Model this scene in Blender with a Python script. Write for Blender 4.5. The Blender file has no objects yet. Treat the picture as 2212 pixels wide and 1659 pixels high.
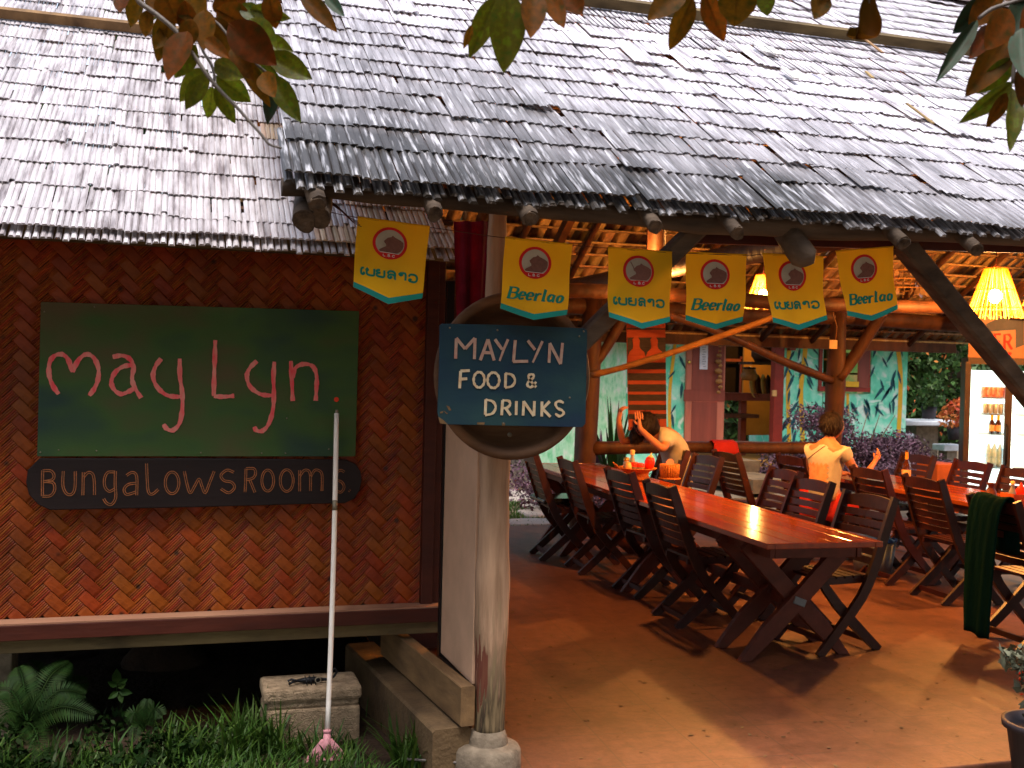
import bpy, bmesh, math, random
import numpy as np
from mathutils import Vector, Matrix, Euler
random.seed(7); rng = np.random.default_rng(7)
scene = bpy.context.scene
COL = scene.collection
R = math.radians
# ------------------------------------------------------------------ camera
FPX, CAMH = 2350.0, 1.7                      # focal length in units of a 2212 px wide picture
YAW, PIT, ROLL = R(17), -math.atan(36/2350), R(1.4)
_f = np.array([math.sin(YAW)*math.cos(PIT), math.cos(YAW)*math.cos(PIT), math.sin(PIT)])
_r = np.array([math.cos(YAW), -math.sin(YAW), 0.0]); _u = np.cross(_r, _f)
_rt = _r*math.cos(ROLL)+_u*math.sin(ROLL); _up = _u*math.cos(ROLL)-_r*math.sin(ROLL)
cd = bpy.data.cameras.new('camera'); cam = bpy.data.objects.new('camera', cd); COL.objects.link(cam)
m = Matrix.Identity(4)
for i in range(3):
    m[i][0], m[i][1], m[i][2] = _rt[i], _up[i], -_f[i]
m[2][3] = CAMH
cam.matrix_world = m
cd.sensor_width = 36; cd.lens = 36*FPX/2212; cd.clip_start = 0.05; cd.clip_end = 500
cd.dof.use_dof = True; cd.dof.focus_distance = 4.2; cd.dof.aperture_fstop = 8.0
scene.camera = cam
# ------------------------------------------------------------------ daylight
world = bpy.data.worlds.new('World'); scene.world = world; world.use_nodes = True
wn = world.node_tree; wn.nodes.clear()
sky = wn.nodes.new('ShaderNodeTexSky'); sky.sky_type = 'NISHITA'; sky.sun_disc = False
SUN_EL, SUN_AZ = R(72), R(195)
sky.sun_elevation = SUN_EL; sky.sun_rotation = SUN_AZ
sky.air_density = 1.0; sky.dust_density = 2.5; sky.ozone_density = .4
bg = wn.nodes.new('ShaderNodeBackground'); bg.inputs[1].default_value = 0.15
wo = wn.nodes.new('ShaderNodeOutputWorld')
hsv = wn.nodes.new('ShaderNodeHueSaturation'); hsv.inputs['Saturation'].default_value = .62   # overcast: pale, nearly colourless sky
wn.links.new(sky.outputs[0], hsv.inputs['Color']); wn.links.new(hsv.outputs[0], bg.inputs[0]); wn.links.new(bg.outputs[0], wo.inputs[0])
sd = bpy.data.lights.new('sun', 'SUN'); sd.energy = 1.5; sd.angle = R(20); sd.color = (1, 0.95, 0.9)
sun = bpy.data.objects.new('sun', sd); COL.objects.link(sun)
sdir = Vector((math.sin(SUN_AZ)*math.cos(SUN_EL), math.cos(SUN_AZ)*math.cos(SUN_EL), math.sin(SUN_EL)))
sun.rotation_euler = sdir.to_track_quat('Z', 'Y').to_euler(); sun.location = (0, -5, 20)
vs = scene.view_settings
vs.view_transform = 'Standard'; vs.look = 'None'; vs.gamma = 1; vs.use_curve_mapping = False
vs.exposure = 1.32
scene.cycles.max_bounces = 6; scene.cycles.diffuse_bounces = 4; scene.cycles.caustics_reflective = False
scene.cycles.caustics_refractive = False; scene.cycles.use_denoising = True
scene.cycles.sample_clamp_indirect = 6
# ------------------------------------------------------------------ helpers: a point of the place seen at (u, v)
def _ray(u, v): return _f*FPX + _rt*(u-1106) - _up*(v-829.5)
_C = np.array([0, 0, CAMH])
def PY(u, v, Y): d = _ray(u, v); return Vector(_C + d*Y/d[1])
def PZ(u, v, z=0.0): d = _ray(u, v); return Vector(_C + d*(z-CAMH)/d[2])
def PD(u, v, D): return Vector(_C + _ray(u, v)*D/FPX)
# ------------------------------------------------------------------ mesh builder
class MB:
    def __init__(s): s.v = []; s.f = []; s.sm = []; s.mi = []; s.cur = 0
    def add(s, vs_, fs, smooth=False):
        o = len(s.v); s.v += [tuple(p) for p in vs_]
        for f in fs: s.f.append(tuple(i+o for i in f)); s.sm.append(smooth); s.mi.append(s.cur)
    def box(s, c, size, rot=None, M=None):
        hx, hy, hz = size[0]/2, size[1]/2, size[2]/2
        P = [Vector((x, y, z)) for x in (-hx, hx) for y in (-hy, hy) for z in (-hz, hz)]
        if rot: P = [Euler(rot).to_matrix() @ p for p in P]
        if M: P = [M @ p for p in P]
        P = [p+Vector(c) for p in P]
        s.add(P, [(0,1,3,2), (4,6,7,5), (0,4,5,1), (2,3,7,6), (0,2,6,4), (1,5,7,3)])
    def beam(s, a, b, w, h, up=(0, 0, 1), bev=0.0):
        a, b = Vector(a), Vector(b); t = (b-a).normalized(); up = Vector(up)
        x = t.cross(up)
        if x.length < 1e-4: x = t.cross(Vector((0, 1, 0)))
        x.normalize(); y = x.cross(t).normalized()
        if bev <= 0: q = [(-w/2, -h/2), (w/2, -h/2), (w/2, h/2), (-w/2, h/2)]
        else:
            k = bev
            q = [(-w/2+k, -h/2), (w/2-k, -h/2), (w/2, -h/2+k), (w/2, h/2-k), (w/2-k, h/2), (-w/2+k, h/2), (-w/2, h/2-k), (-w/2, -h/2+k)]
        n = len(q); P = [a+x*i+y*j for i, j in q]+[b+x*i+y*j for i, j in q]
        s.add(P, [(i, (i+1) % n, (i+1) % n+n, i+n) for i in range(n)]+[tuple(range(n))[::-1], tuple(range(n, 2*n))])
    def tube(s, pts, rad, n=10, caps=True, smooth=True, wob=0.0, seed=0):
        pts = [Vector(p) for p in pts]; K = len(pts)
        if not hasattr(rad, '__len__'): rad = [rad]*K
        rr = random.Random(seed); ph = [rr.uniform(0, 6.28) for _ in range(4)]
        ref = None; P = []
        for i, p in enumerate(pts):
            t = (pts[min(i+1, K-1)]-pts[max(i-1, 0)]).normalized()
            if ref is None:
                ref = Vector((0, 0, 1)) if abs(t.z) < .9 else Vector((0, 1, 0))
            x = t.cross(ref).normalized(); y = x.cross(t).normalized(); ref = y
            for k in range(n):
                a = 2*math.pi*k/n
                r = rad[i]*(1+wob*(math.sin(2*a+ph[0]+i*.6)+.7*math.sin(3*a+ph[1]+i*.35)+.6*math.sin(i*1.7+ph[2])))
                P.append(p+x*math.cos(a)*r+y*math.sin(a)*r)
        F = [(i*n+k, i*n+(k+1) % n, (i+1)*n+(k+1) % n, (i+1)*n+k) for i in range(K-1) for k in range(n)]
        o = len(s.v); s.add(P, F, smooth)
        if caps:
            s.f.append(tuple(o+k for k in range(n))[::-1]); s.sm.append(False); s.mi.append(s.cur)
            s.f.append(tuple(o+(K-1)*n+k for k in range(n))); s.sm.append(False); s.mi.append(s.cur)
    def lathe(s, prof, c=(0, 0, 0), n=20, M=None, smooth=True):
        P = []
        for r, z in prof:
            for k in range(n):
                a = 2*math.pi*k/n; p = Vector((r*math.cos(a), r*math.sin(a), z))
                if M: p = M @ p
                P.append(p+Vector(c))
        K = len(prof)
        F = [(i*n+k, i*n+(k+1) % n, (i+1)*n+(k+1) % n, (i+1)*n+k) for i in range(K-1) for k in range(n)]
        s.add(P, F, smooth)
    def ball(s, c, r, n=12, sc=(1, 1, 1), M=None):
        prof = [(max(1e-4, math.sin(math.pi*i/n))*1, -math.cos(math.pi*i/n)) for i in range(n+1)]
        P = []; m_ = n*2
        for q, z in prof:
            for k in range(m_):
                a = 2*math.pi*k/m_; p = Vector((q*math.cos(a)*sc[0]*r, q*math.sin(a)*sc[1]*r, z*sc[2]*r))
                if M: p = M @ p
                P.append(p+Vector(c))
        F = [(i*m_+k, i*m_+(k+1) % m_, (i+1)*m_+(k+1) % m_, (i+1)*m_+k) for i in range(n) for k in range(m_)]
        s.add(P, F, True)
    def ribbon(s, pts, w, nrm, th=0.002, closed=False):
        """a flat painted stroke of width w along pts lying on a surface with normal nrm"""
        pts = [Vector(p) for p in pts]; nrm = Vector(nrm).normalized(); K = len(pts)
        if K < 2: return
        A = []; 
        for i, p in enumerate(pts):
            if closed: t = pts[(i+1) % K]-pts[(i-1) % K]
            else: t = pts[min(i+1, K-1)]-pts[max(i-1, 0)]
            if t.length < 1e-9: t = Vector((1, 0, 0))
            x = t.normalized().cross(nrm).normalized()
            ww = w if not hasattr(w, '__len__') else w[i]
            A += [p+x*ww/2, p-x*ww/2, p+x*ww/2+nrm*th, p-x*ww/2+nrm*th]
        F = []
        for i in range(K if closed else K-1):
            a, b = i*4, ((i+1) % K)*4
            F += [(a+2, a+3, b+3, b+2), (a, a+2, b+2, b), (a+3, a+1, b+1, b+3)]
        if not closed: F += [(0, 1, 3, 2), ((K-1)*4+1, (K-1)*4, (K-1)*4+2, (K-1)*4+3)]
        s.add(A, F)
    def prism(s, poly, nrm, th):
        poly = [Vector(p) for p in poly]; nrm = Vector(nrm); n = len(poly)
        P = poly+[p+nrm*th for p in poly]
        s.add(P, [tuple(range(n))[::-1], tuple(range(n, 2*n))]+[(i, (i+1) % n, (i+1) % n+n, i+n) for i in range(n)])
    def mesh(s, name, mats, bevel=None):
        me = bpy.data.meshes.new(name); me.from_pydata(s.v, [], s.f)
        for mm in (mats if isinstance(mats, (list, tuple)) else [mats]): me.materials.append(mm)
        me.polygons.foreach_set('use_smooth', s.sm); me.polygons.foreach_set('material_index', s.mi)
        me.update(); return me
    def build(s, name, mats, parent=None, bevel=0.0):
        o = bpy.data.objects.new(name, s.mesh(name, mats)); COL.objects.link(o)
        if bevel:
            b = o.modifiers.new('bevel', 'BEVEL'); b.width = bevel; b.segments = 2; b.limit_method = 'ANGLE'; b.angle_limit = R(40)
        if parent: o.parent = parent
        return o
def link(name, me, parent=None):
    o = bpy.data.objects.new(name, me); COL.objects.link(o)
    if parent: o.parent = parent
    return o
def npmesh(name, V, Fq, mat, parent=None, smooth=False, mi=None):
    """mesh from numpy arrays: V (n,3), Fq (m,k)"""
    me = bpy.data.meshes.new(name); V = np.asarray(V, dtype=np.float32); Fq = np.asarray(Fq, dtype=np.int32)
    k = Fq.shape[1]
    me.vertices.add(len(V)); me.vertices.foreach_set('co', V.ravel())
    me.loops.add(Fq.size); me.loops.foreach_set('vertex_index', Fq.ravel())
    me.polygons.add(len(Fq)); me.polygons.foreach_set('loop_start', np.arange(0, Fq.size, k, dtype=np.int32))
    me.update(calc_edges=True)
    for mm in (mat if isinstance(mat, (list, tuple)) else [mat]): me.materials.append(mm)
    if mi is not None: me.polygons.foreach_set('material_index', np.asarray(mi, dtype=np.int32))
    if smooth: me.polygons.foreach_set('use_smooth', np.ones(len(Fq), dtype=bool))
    me.validate(); return link(name, me, parent)
def thing(name, label, cat, loc=(0, 0, 0), rz=0.0, group=None):
    o = bpy.data.objects.new(name, None); COL.objects.link(o); o.location = loc; o.rotation_euler = (0, 0, rz)
    o.empty_display_size = .1
    o['label'] = label; o['category'] = cat
    if group: o['group'] = group
    return o
def tag(o, label, cat, group=None):
    o['label'] = label; o['category'] = cat
    if group: o['group'] = group
    return o
def kind(o, k): o['kind'] = k; return o
def copy_tree(root, loc, rz, label, group=None):
    r = root.copy(); COL.objects.link(r); r.location = loc; r.rotation_euler = (0, 0, rz); r['label'] = label
    if group: r['group'] = group
    for ch in list(root.children):
        c = ch.copy(); COL.objects.link(c); c.parent = r
        for g in list(ch.children):
            d = g.copy(); COL.objects.link(d); d.parent = c
    return r
def spline(pts, k=5, closed=False):
    """Catmull-Rom through pts (any dimension)"""
    P = [np.array(p, float) for p in pts]; n = len(P)
    if n < 3 and not closed: return [tuple(p) for p in P]
    out = []
    for i in range(n if closed else n-1):
        if closed: a, b, c, d = P[(i-1) % n], P[i], P[(i+1) % n], P[(i+2) % n]
        else: a, b, c, d = P[max(i-1, 0)], P[i], P[i+1], P[min(i+2, n-1)]
        for j in range(k):
            t = j/k; out.append(tuple(.5*((2*b)+(-a+c)*t+(2*a-5*b+4*c-d)*t*t+(-a+3*b-3*c+d)*t**3)))
    if not closed: out.append(tuple(P[-1]))
    return out
# ------------------------------------------------------------------ materials
def mat(name, c1, c2=None, c3=None, scale=8, stretch=(1, 1, 1), rot=(0, 0, 0), rough=.6, bump=0.0, bscale=None, coord='pos', detail=5,
        rand=0.0, spec=.22, trans=0.0, emit=None, es=0.0, metal=0.0, pos=(.3, .7), back=None, coat=0.0, extra=None):
    m_ = bpy.data.materials.new(name); m_.use_nodes = True; nt = m_.node_tree; N = nt.nodes; L = nt.links
    b = N['Principled BSDF']; out = N['Material Output']
    b.inputs['Roughness'].default_value = rough; b.inputs['Specular IOR Level'].default_value = spec
    b.inputs['Metallic'].default_value = metal; b.inputs['Coat Weight'].default_value = coat; b.inputs['Coat Roughness'].default_value = .08
    if emit: b.inputs['Emission Color'].default_value = (*emit, 1); b.inputs['Emission Strength'].default_value = es
    c2 = c2 or tuple(x*.7 for x in c1)
    if coord == 'pos': g = N.new('ShaderNodeNewGeometry'); src = g.outputs['Position']
    else: g = N.new('ShaderNodeTexCoord'); src = g.outputs['Object']
    mp0 = N.new('ShaderNodeMapping'); mp0.inputs['Rotation'].default_value = rot; L.new(src, mp0.inputs[0])
    mp = N.new('ShaderNodeMapping'); mp.inputs['Scale'].default_value = stretch; L.new(mp0.outputs[0], mp.inputs[0])
    no = N.new('ShaderNodeTexNoise'); no.inputs['Scale'].default_value = scale; no.inputs['Detail'].default_value = detail
    no.inputs['Roughness'].default_value = .6
    L.new(mp.outputs[0], no.inputs['Vector'])
    cr = N.new('ShaderNodeValToRGB'); e = cr.color_ramp.elements
    e[0].position = pos[0]; e[0].color = (*c1, 1); e[1].position = pos[1]; e[1].color = (*c2, 1)
    if c3: x = e.new((pos[0]+pos[1])/2); x.color = (*c3, 1)
    L.new(no.outputs['Fac'], cr.inputs[0]); colr = cr.outputs[0]
    if extra: colr = extra(nt, colr)
    if rand:
        oi = N.new('ShaderNodeObjectInfo'); ge = N.new('ShaderNodeNewGeometry')
        ad = N.new('ShaderNodeMath'); ad.operation = 'MULTIPLY_ADD'; ad.inputs[1].default_value = 7.31
        L.new(oi.outputs['Random'], ad.inputs[0]); L.new(ge.outputs['Random Per Island'], ad.inputs[2])
        fr = N.new('ShaderNodeMath'); fr.operation = 'FRACT'; L.new(ad.outputs[0], fr.inputs[0])
        mr = N.new('ShaderNodeMapRange'); mr.inputs['To Min'].default_value = 1-rand; mr.inputs['To Max'].default_value = 1+rand*.8
        L.new(fr.outputs[0], mr.inputs[0])
        hs = N.new('ShaderNodeHueSaturation'); L.new(mr.outputs[0], hs.inputs['Value']); L.new(colr, hs.inputs['Color'])
        f2 = N.new('ShaderNodeMath'); f2.operation = 'MULTIPLY'; f2.inputs[1].default_value = 13.7; L.new(ad.outputs[0], f2.inputs[0])
        f3 = N.new('ShaderNodeMath'); f3.operation = 'FRACT'; L.new(f2.outputs[0], f3.inputs[0])
        m2 = N.new('ShaderNodeMapRange'); m2.inputs['To Min'].default_value = .5-.02*min(1, rand*3); m2.inputs['To Max'].default_value = .5+.02*min(1, rand*3)
        L.new(f3.outputs[0], m2.inputs[0]); L.new(m2.outputs[0], hs.inputs['Hue'])
        colr = hs.outputs[0]
    L.new(colr, b.inputs['Base Color'])
    if bump:
        n2 = N.new('ShaderNodeTexNoise'); n2.inputs['Scale'].default_value = bscale or scale*2.5; n2.inputs['Detail'].default_value = 6
        L.new(mp.outputs[0], n2.inputs['Vector'])
        bu = N.new('ShaderNodeBump'); bu.inputs['Strength'].default_value = bump; bu.inputs['Distance'].default_value = .01
        L.new(n2.outputs['Fac'], bu.inputs['Height']); L.new(bu.outputs[0], b.inputs['Normal'])
    if trans:
        tr = N.new('ShaderNodeBsdfTranslucent'); mx = N.new('ShaderNodeMixShader'); mx.inputs[0].default_value = trans
        L.new(colr, tr.inputs[0]); L.new(b.outputs[0], mx.inputs[1]); L.new(tr.outputs[0], mx.inputs[2]); L.new(mx.outputs[0], out.inputs[0])
    return m_
PITCH = R(33.8)
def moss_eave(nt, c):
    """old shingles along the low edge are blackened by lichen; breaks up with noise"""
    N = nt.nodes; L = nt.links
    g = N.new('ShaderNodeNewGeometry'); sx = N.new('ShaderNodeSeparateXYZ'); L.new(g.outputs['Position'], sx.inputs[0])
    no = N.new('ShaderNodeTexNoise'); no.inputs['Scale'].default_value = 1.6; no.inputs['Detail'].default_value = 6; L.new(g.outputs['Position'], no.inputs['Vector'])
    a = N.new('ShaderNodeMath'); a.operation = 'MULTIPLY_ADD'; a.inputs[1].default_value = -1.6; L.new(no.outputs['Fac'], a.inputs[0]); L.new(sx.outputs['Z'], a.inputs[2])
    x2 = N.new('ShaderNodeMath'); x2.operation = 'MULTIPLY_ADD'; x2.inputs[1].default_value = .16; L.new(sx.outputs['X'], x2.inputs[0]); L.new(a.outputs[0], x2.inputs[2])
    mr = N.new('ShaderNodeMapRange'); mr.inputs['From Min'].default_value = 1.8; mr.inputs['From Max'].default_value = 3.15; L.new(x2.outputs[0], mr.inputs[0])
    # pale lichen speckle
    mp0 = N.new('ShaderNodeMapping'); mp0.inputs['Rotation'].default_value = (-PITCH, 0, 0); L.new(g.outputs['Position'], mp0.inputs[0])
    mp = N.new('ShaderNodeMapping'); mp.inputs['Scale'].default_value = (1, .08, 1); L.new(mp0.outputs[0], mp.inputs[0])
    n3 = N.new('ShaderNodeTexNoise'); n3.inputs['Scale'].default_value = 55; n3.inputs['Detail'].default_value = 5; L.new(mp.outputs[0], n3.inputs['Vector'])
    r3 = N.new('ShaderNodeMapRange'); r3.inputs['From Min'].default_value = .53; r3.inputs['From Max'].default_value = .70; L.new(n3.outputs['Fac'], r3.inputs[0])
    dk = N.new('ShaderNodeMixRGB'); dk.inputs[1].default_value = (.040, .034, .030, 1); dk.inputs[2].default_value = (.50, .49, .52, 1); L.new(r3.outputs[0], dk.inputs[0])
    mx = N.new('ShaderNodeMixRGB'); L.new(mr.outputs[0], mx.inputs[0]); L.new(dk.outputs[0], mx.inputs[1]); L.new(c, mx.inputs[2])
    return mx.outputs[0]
def stained(nt, c):
    """blotches, knots and smoky stains that run across neighbouring strips"""
    N = nt.nodes; L = nt.links
    g = N.new('ShaderNodeNewGeometry'); no = N.new('ShaderNodeTexNoise'); no.inputs['Scale'].default_value = 2.3; no.inputs['Detail'].default_value = 7; L.new(g.outputs['Position'], no.inputs['Vector'])
    mr = N.new('ShaderNodeMapRange'); mr.inputs['From Min'].default_value = .34; mr.inputs['From Max'].default_value = .66; mr.inputs['To Min'].default_value = .62; mr.inputs['To Max'].default_value = 1.2; L.new(no.outputs['Fac'], mr.inputs[0])
    h = N.new('ShaderNodeHueSaturation'); L.new(mr.outputs[0], h.inputs['Value']); L.new(c, h.inputs['Color'])
    vo = N.new('ShaderNodeTexVoronoi'); vo.inputs['Scale'].default_value = 5.5; L.new(g.outputs['Position'], vo.inputs['Vector'])
    m2 = N.new('ShaderNodeMapRange'); m2.inputs['From Min'].default_value = .05; m2.inputs['From Max'].default_value = .10; L.new(vo.outputs['Distance'], m2.inputs[0])
    mx = N.new('ShaderNodeMixRGB'); L.new(m2.outputs[0], mx.inputs[0]); mx.inputs[1].default_value = (.05, .014, .005, 1); L.new(h.outputs[0], mx.inputs[2])
    return mx.outputs[0]
M = {}
M['bam_l'] = mat('weathered bamboo grey', (.58, .545, .57), (.17, .14, .145), (.44, .40, .415), scale=20, stretch=(1, .14, 1), rot=(-PITCH, 0, 0), rough=.42, bump=.5, rand=.16, pos=(.36, .68), spec=.35)
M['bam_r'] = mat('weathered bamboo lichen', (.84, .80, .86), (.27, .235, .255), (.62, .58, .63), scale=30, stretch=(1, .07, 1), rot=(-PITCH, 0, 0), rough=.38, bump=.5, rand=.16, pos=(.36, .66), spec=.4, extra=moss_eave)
M['bam_tan'] = mat('sheltered tan bamboo', (.62, .44, .32), (.34, .23, .16), (.50, .36, .26), scale=22, stretch=(1, .14, 1), rot=(-PITCH, 0, 0), rough=.5, bump=.3, rand=.25)
M['endgrain'] = mat('cracked log end', (.16, .11, .075), (.03, .02, .014), scale=22, rough=.9, bump=1.0, bscale=40)
M['bam_in'] = mat('thatch underside', (.40, .24, .11), (.2, .11, .05), scale=20, stretch=(1, .2, 1), rough=.6, bump=.3, rand=.35)
M['strip'] = mat('varnished bamboo strip', (.31, .056, .0060), (.20, .034, .004), (.26, .046, .005), scale=30, stretch=(.5, 1, .5), rough=.42, bump=.25, rand=.17, coord='obj', extra=stained)
M['strip2'] = mat('varnished bamboo ribs', (.36, .068, .007), (.16, .026, .004), (.27, .048, .0055), scale=24, rough=.45, bump=.2, rand=.2, coord='obj', extra=stained)
M['wallback'] = mat('dark wall backing', (.05, .015, .006), rough=.8)
M['sill'] = mat('red brown painted board', (.085, .018, .009), (.045, .010, .006), scale=14, stretch=(.2, 1, 1), rough=.5, bump=.2)
M['silltop'] = mat('pale board top', (.38, .2, .12), (.28, .13, .08), scale=14, stretch=(.2, 1, 1), rough=.6)
M['joist'] = mat('weathered joist', (.19, .13, .055), (.05, .034, .016), (.13, .088, .04), scale=7, stretch=(.35, 1, 1.4), rough=.8, bump=.5)
M['log'] = mat('weathered dark log', (.17, .12, .085), (.04, .028, .022), (.10, .07, .05), scale=9, stretch=(.2, 1, 1), rough=.75, bump=.7)
M['logr'] = mat('inner brown log', (.10, .036, .013), (.035, .014, .007), scale=9, stretch=(1, 1, .4), rough=.55, bump=.4)
M['pole'] = mat('varnished light pole', (.36, .17, .045), (.2, .08, .02), scale=10, rough=.4, bump=.3)
def post_stain(nt, c):
    N = nt.nodes; L = nt.links
    g = N.new('ShaderNodeNewGeometry'); sx = N.new('ShaderNodeSeparateXYZ'); L.new(g.outputs['Position'], sx.inputs[0])
    mp = N.new('ShaderNodeMapping'); mp.inputs['Scale'].default_value = (1, 1, .1); L.new(g.outputs['Position'], mp.inputs[0])
    no = N.new('ShaderNodeTexNoise'); no.inputs['Scale'].default_value = 60; no.inputs['Detail'].default_value = 6; L.new(mp.outputs[0], no.inputs['Vector'])
    a = N.new('ShaderNodeMath'); a.operation = 'MULTIPLY_ADD'; a.inputs[1].default_value = 1.1; L.new(no.outputs['Fac'], a.inputs[0]); L.new(sx.outputs['Z'], a.inputs[2])
    a.inputs[1].default_value = -1.1
    mr = N.new('ShaderNodeMapRange'); mr.inputs['From Min'].default_value = -.22; mr.inputs['From Max'].default_value = .10; L.new(a.outputs[0], mr.inputs[0])
    mx = N.new('ShaderNodeMixRGB'); L.new(mr.outputs[0], mx.inputs[0]); dr = N.new('ShaderNodeValToRGB'); dr.color_ramp.elements[0].position = .38; dr.color_ramp.elements[0].color = (.030, .022, .014, 1); dr.color_ramp.elements[1].position = .62; dr.color_ramp.elements[1].color = (.24, .17, .09, 1); L.new(no.outputs['Fac'], dr.inputs[0]); L.new(dr.outputs[0], mx.inputs[1]); L.new(c, mx.inputs[2])
    # remains of red paint at knee height
    a2 = N.new('ShaderNodeMath'); a2.operation = 'MULTIPLY_ADD'; a2.inputs[1].default_value = .55; L.new(no.outputs['Fac'], a2.inputs[0]); L.new(sx.outputs['Z'], a2.inputs[2])
    lo = N.new('ShaderNodeMath'); lo.operation = 'GREATER_THAN'; lo.inputs[1].default_value = .60; L.new(a2.outputs[0], lo.inputs[0])
    a3 = N.new('ShaderNodeMath'); a3.operation = 'MULTIPLY_ADD'; a3.inputs[1].default_value = -.5; L.new(no.outputs['Fac'], a3.inputs[0]); L.new(sx.outputs['Z'], a3.inputs[2])
    hi = N.new('ShaderNodeMath'); hi.operation = 'LESS_THAN'; hi.inputs[1].default_value = .26; L.new(a3.outputs[0], hi.inputs[0])
    mu = N.new('ShaderNodeMath'); mu.operation = 'MULTIPLY'; L.new(lo.outputs[0], mu.inputs[0]); L.new(hi.outputs[0], mu.inputs[1])
    xl = N.new('ShaderNodeMath'); xl.operation = 'LESS_THAN'; xl.inputs[1].default_value = 1.262; L.new(sx.outputs['X'], xl.inputs[0])
    m3 = N.new('ShaderNodeMath'); m3.operation = 'MULTIPLY'; L.new(mu.outputs[0], m3.inputs[0]); L.new(xl.outputs[0], m3.inputs[1])
    m4 = N.new('ShaderNodeMath'); m4.operation = 'MULTIPLY'; m4.inputs[1].default_value = .75; L.new(m3.outputs[0], m4.inputs[0])
    mz = N.new('ShaderNodeMixRGB'); L.new(m4.outputs[0], mz.inputs[0]); L.new(mx.outputs[0], mz.inputs[1]); mz.inputs[2].default_value = (.12, .012, .008, 1)
    return mz.outputs[0]
M['post'] = mat('pale barked post', (.54, .335, .205), (.22, .125, .07), (.40, .24, .145), scale=16, stretch=(1, 1, .1), rough=.7, bump=.6, extra=post_stain)
M['concrete'] = mat('old concrete', (.26, .20, .14), (.11, .083, .057), scale=14, rough=.9, bump=.5, bscale=60)
M['curbc'] = mat('earth stained concrete', (.17, .105, .05), (.06, .037, .019), (.12, .073, .036), scale=5, rough=.9, bump=.6, bscale=50)
M['block'] = mat('coarse concrete block', (.40, .285, .18), (.2, .14, .085), scale=30, rough=.95, bump=1.0, bscale=110)
M['beamtan'] = mat('tan timber beam', (.26, .15, .065), (.11, .062, .03), scale=12, stretch=(1, .25, 1), rough=.8, bump=.4)
M['board'] = mat('white partition board', (.68, .42, .27), (.54, .33, .21), scale=5, rough=.5)
def floor_extra(nt, c):
    N = nt.nodes; L = nt.links
    g = N.new('ShaderNodeNewGeometry')
    vo = N.new('ShaderNodeTexNoise'); vo.inputs['Scale'].default_value = 26; vo.inputs['Detail'].default_value = 2; L.new(g.outputs['Position'], vo.inputs['Vector'])
    mr = N.new('ShaderNodeMapRange'); mr.inputs['From Min'].default_value = .68; mr.inputs['From Max'].default_value = .75; L.new(vo.outputs['Fac'], mr.inputs[0])
    mx = N.new('ShaderNodeMixRGB'); L.new(mr.outputs[0], mx.inputs[0]); L.new(c, mx.inputs[1]); mx.inputs[2].default_value = (.07, .04, .025, 1)
    # fine grit and scuffs
    n2 = N.new('ShaderNodeTexNoise'); n2.inputs['Scale'].default_value = 11; n2.inputs['Detail'].default_value = 10; n2.inputs['Roughness'].default_value = .75; L.new(g.outputs['Position'], n2.inputs['Vector'])
    r2 = N.new('ShaderNodeMapRange'); r2.inputs['From Min'].default_value = .3; r2.inputs['From Max'].default_value = .7; r2.inputs['To Min'].default_value = .6; r2.inputs['To Max'].default_value = 1.4; L.new(n2.outputs['Fac'], r2.inputs[0])
    h = N.new('ShaderNodeHueSaturation'); L.new(r2.outputs[0], h.inputs['Value']); L.new(mx.outputs[0], h.inputs['Color'])
    # scored joints of the cement floor
    mp = N.new('ShaderNodeMapping'); mp.inputs['Rotation'].default_value = (0, 0, .06); L.new(g.outputs['Position'], mp.inputs[0])
    br = N.new('ShaderNodeTexBrick'); br.offset = 0; br.inputs['Scale'].default_value = 1.25; br.inputs['Mortar Size'].default_value = .006; br.inputs['Mortar Smooth'].default_value = .3; br.inputs['Brick Width'].default_value = .5; br.inputs['Row Height'].default_value = .5
    L.new(mp.outputs[0], br.inputs['Vector'])
    m5 = N.new('ShaderNodeMath'); m5.operation = 'MULTIPLY'; m5.inputs[1].default_value = .6; L.new(br.outputs['Fac'], m5.inputs[0])
    m6 = N.new('ShaderNodeMixRGB'); L.new(m5.outputs[0], m6.inputs[0]); L.new(h.outputs[0], m6.inputs[1]); m6.inputs[2].default_value = (.06, .03, .02, 1)
    return m6.outputs[0]
M['floor'] = mat('worn terracotta floor', (.135, .051, .029), (.070, .025, .015), (.108, .040, .023), scale=1.3, rough=.5, bump=.08, bscale=40, extra=floor_extra, detail=9)
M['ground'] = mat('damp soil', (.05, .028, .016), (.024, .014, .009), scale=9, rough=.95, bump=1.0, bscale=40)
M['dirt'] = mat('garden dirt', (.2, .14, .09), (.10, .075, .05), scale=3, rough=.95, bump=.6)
M['mahog'] = mat('dark mahogany chair', (.050, .0105, .0055), (.022, .005, .003), scale=12, spec=.4, rough=.38, bump=.1, rand=.25, coord='obj')
M['table'] = mat('varnished table planks', (.40, .075, .012), (.24, .038, .008), (.33, .057, .010), scale=5, stretch=(3, .3, 1), rough=.14, spec=.5, bump=.06, rand=.18, coat=.35)
M['tableleg'] = mat('table trestle wood', (.13, .035, .02), (.07, .02, .012), scale=8, rough=.45, bump=.2)
M['green'] = mat('hand painted green board', (.022, .048, .050), (.10, .075, .035), (.052, .105, .030), scale=1.3, stretch=(1, 1, 1.8), rough=.75, bump=.12, bscale=60, detail=3, pos=(.32, .66))
M['pinkpaint'] = mat('pink brushed paint', (.90, .07, .09), (.80, .30, .24), scale=42, stretch=(1, 1, .35), rough=.5)
M['redpaint'] = mat('red dot paint', (.9, .06, .02), rough=.5)
M['plaque'] = mat('dark carved plaque', (.020, .011, .010), (.012, .007, .007), scale=14, stretch=(.2, 1, 1), rough=.55, bump=.2)
M['carve'] = mat('carved letter edge', (.46, .15, .05), (.2, .085, .035), scale=60, rough=.6)
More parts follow.
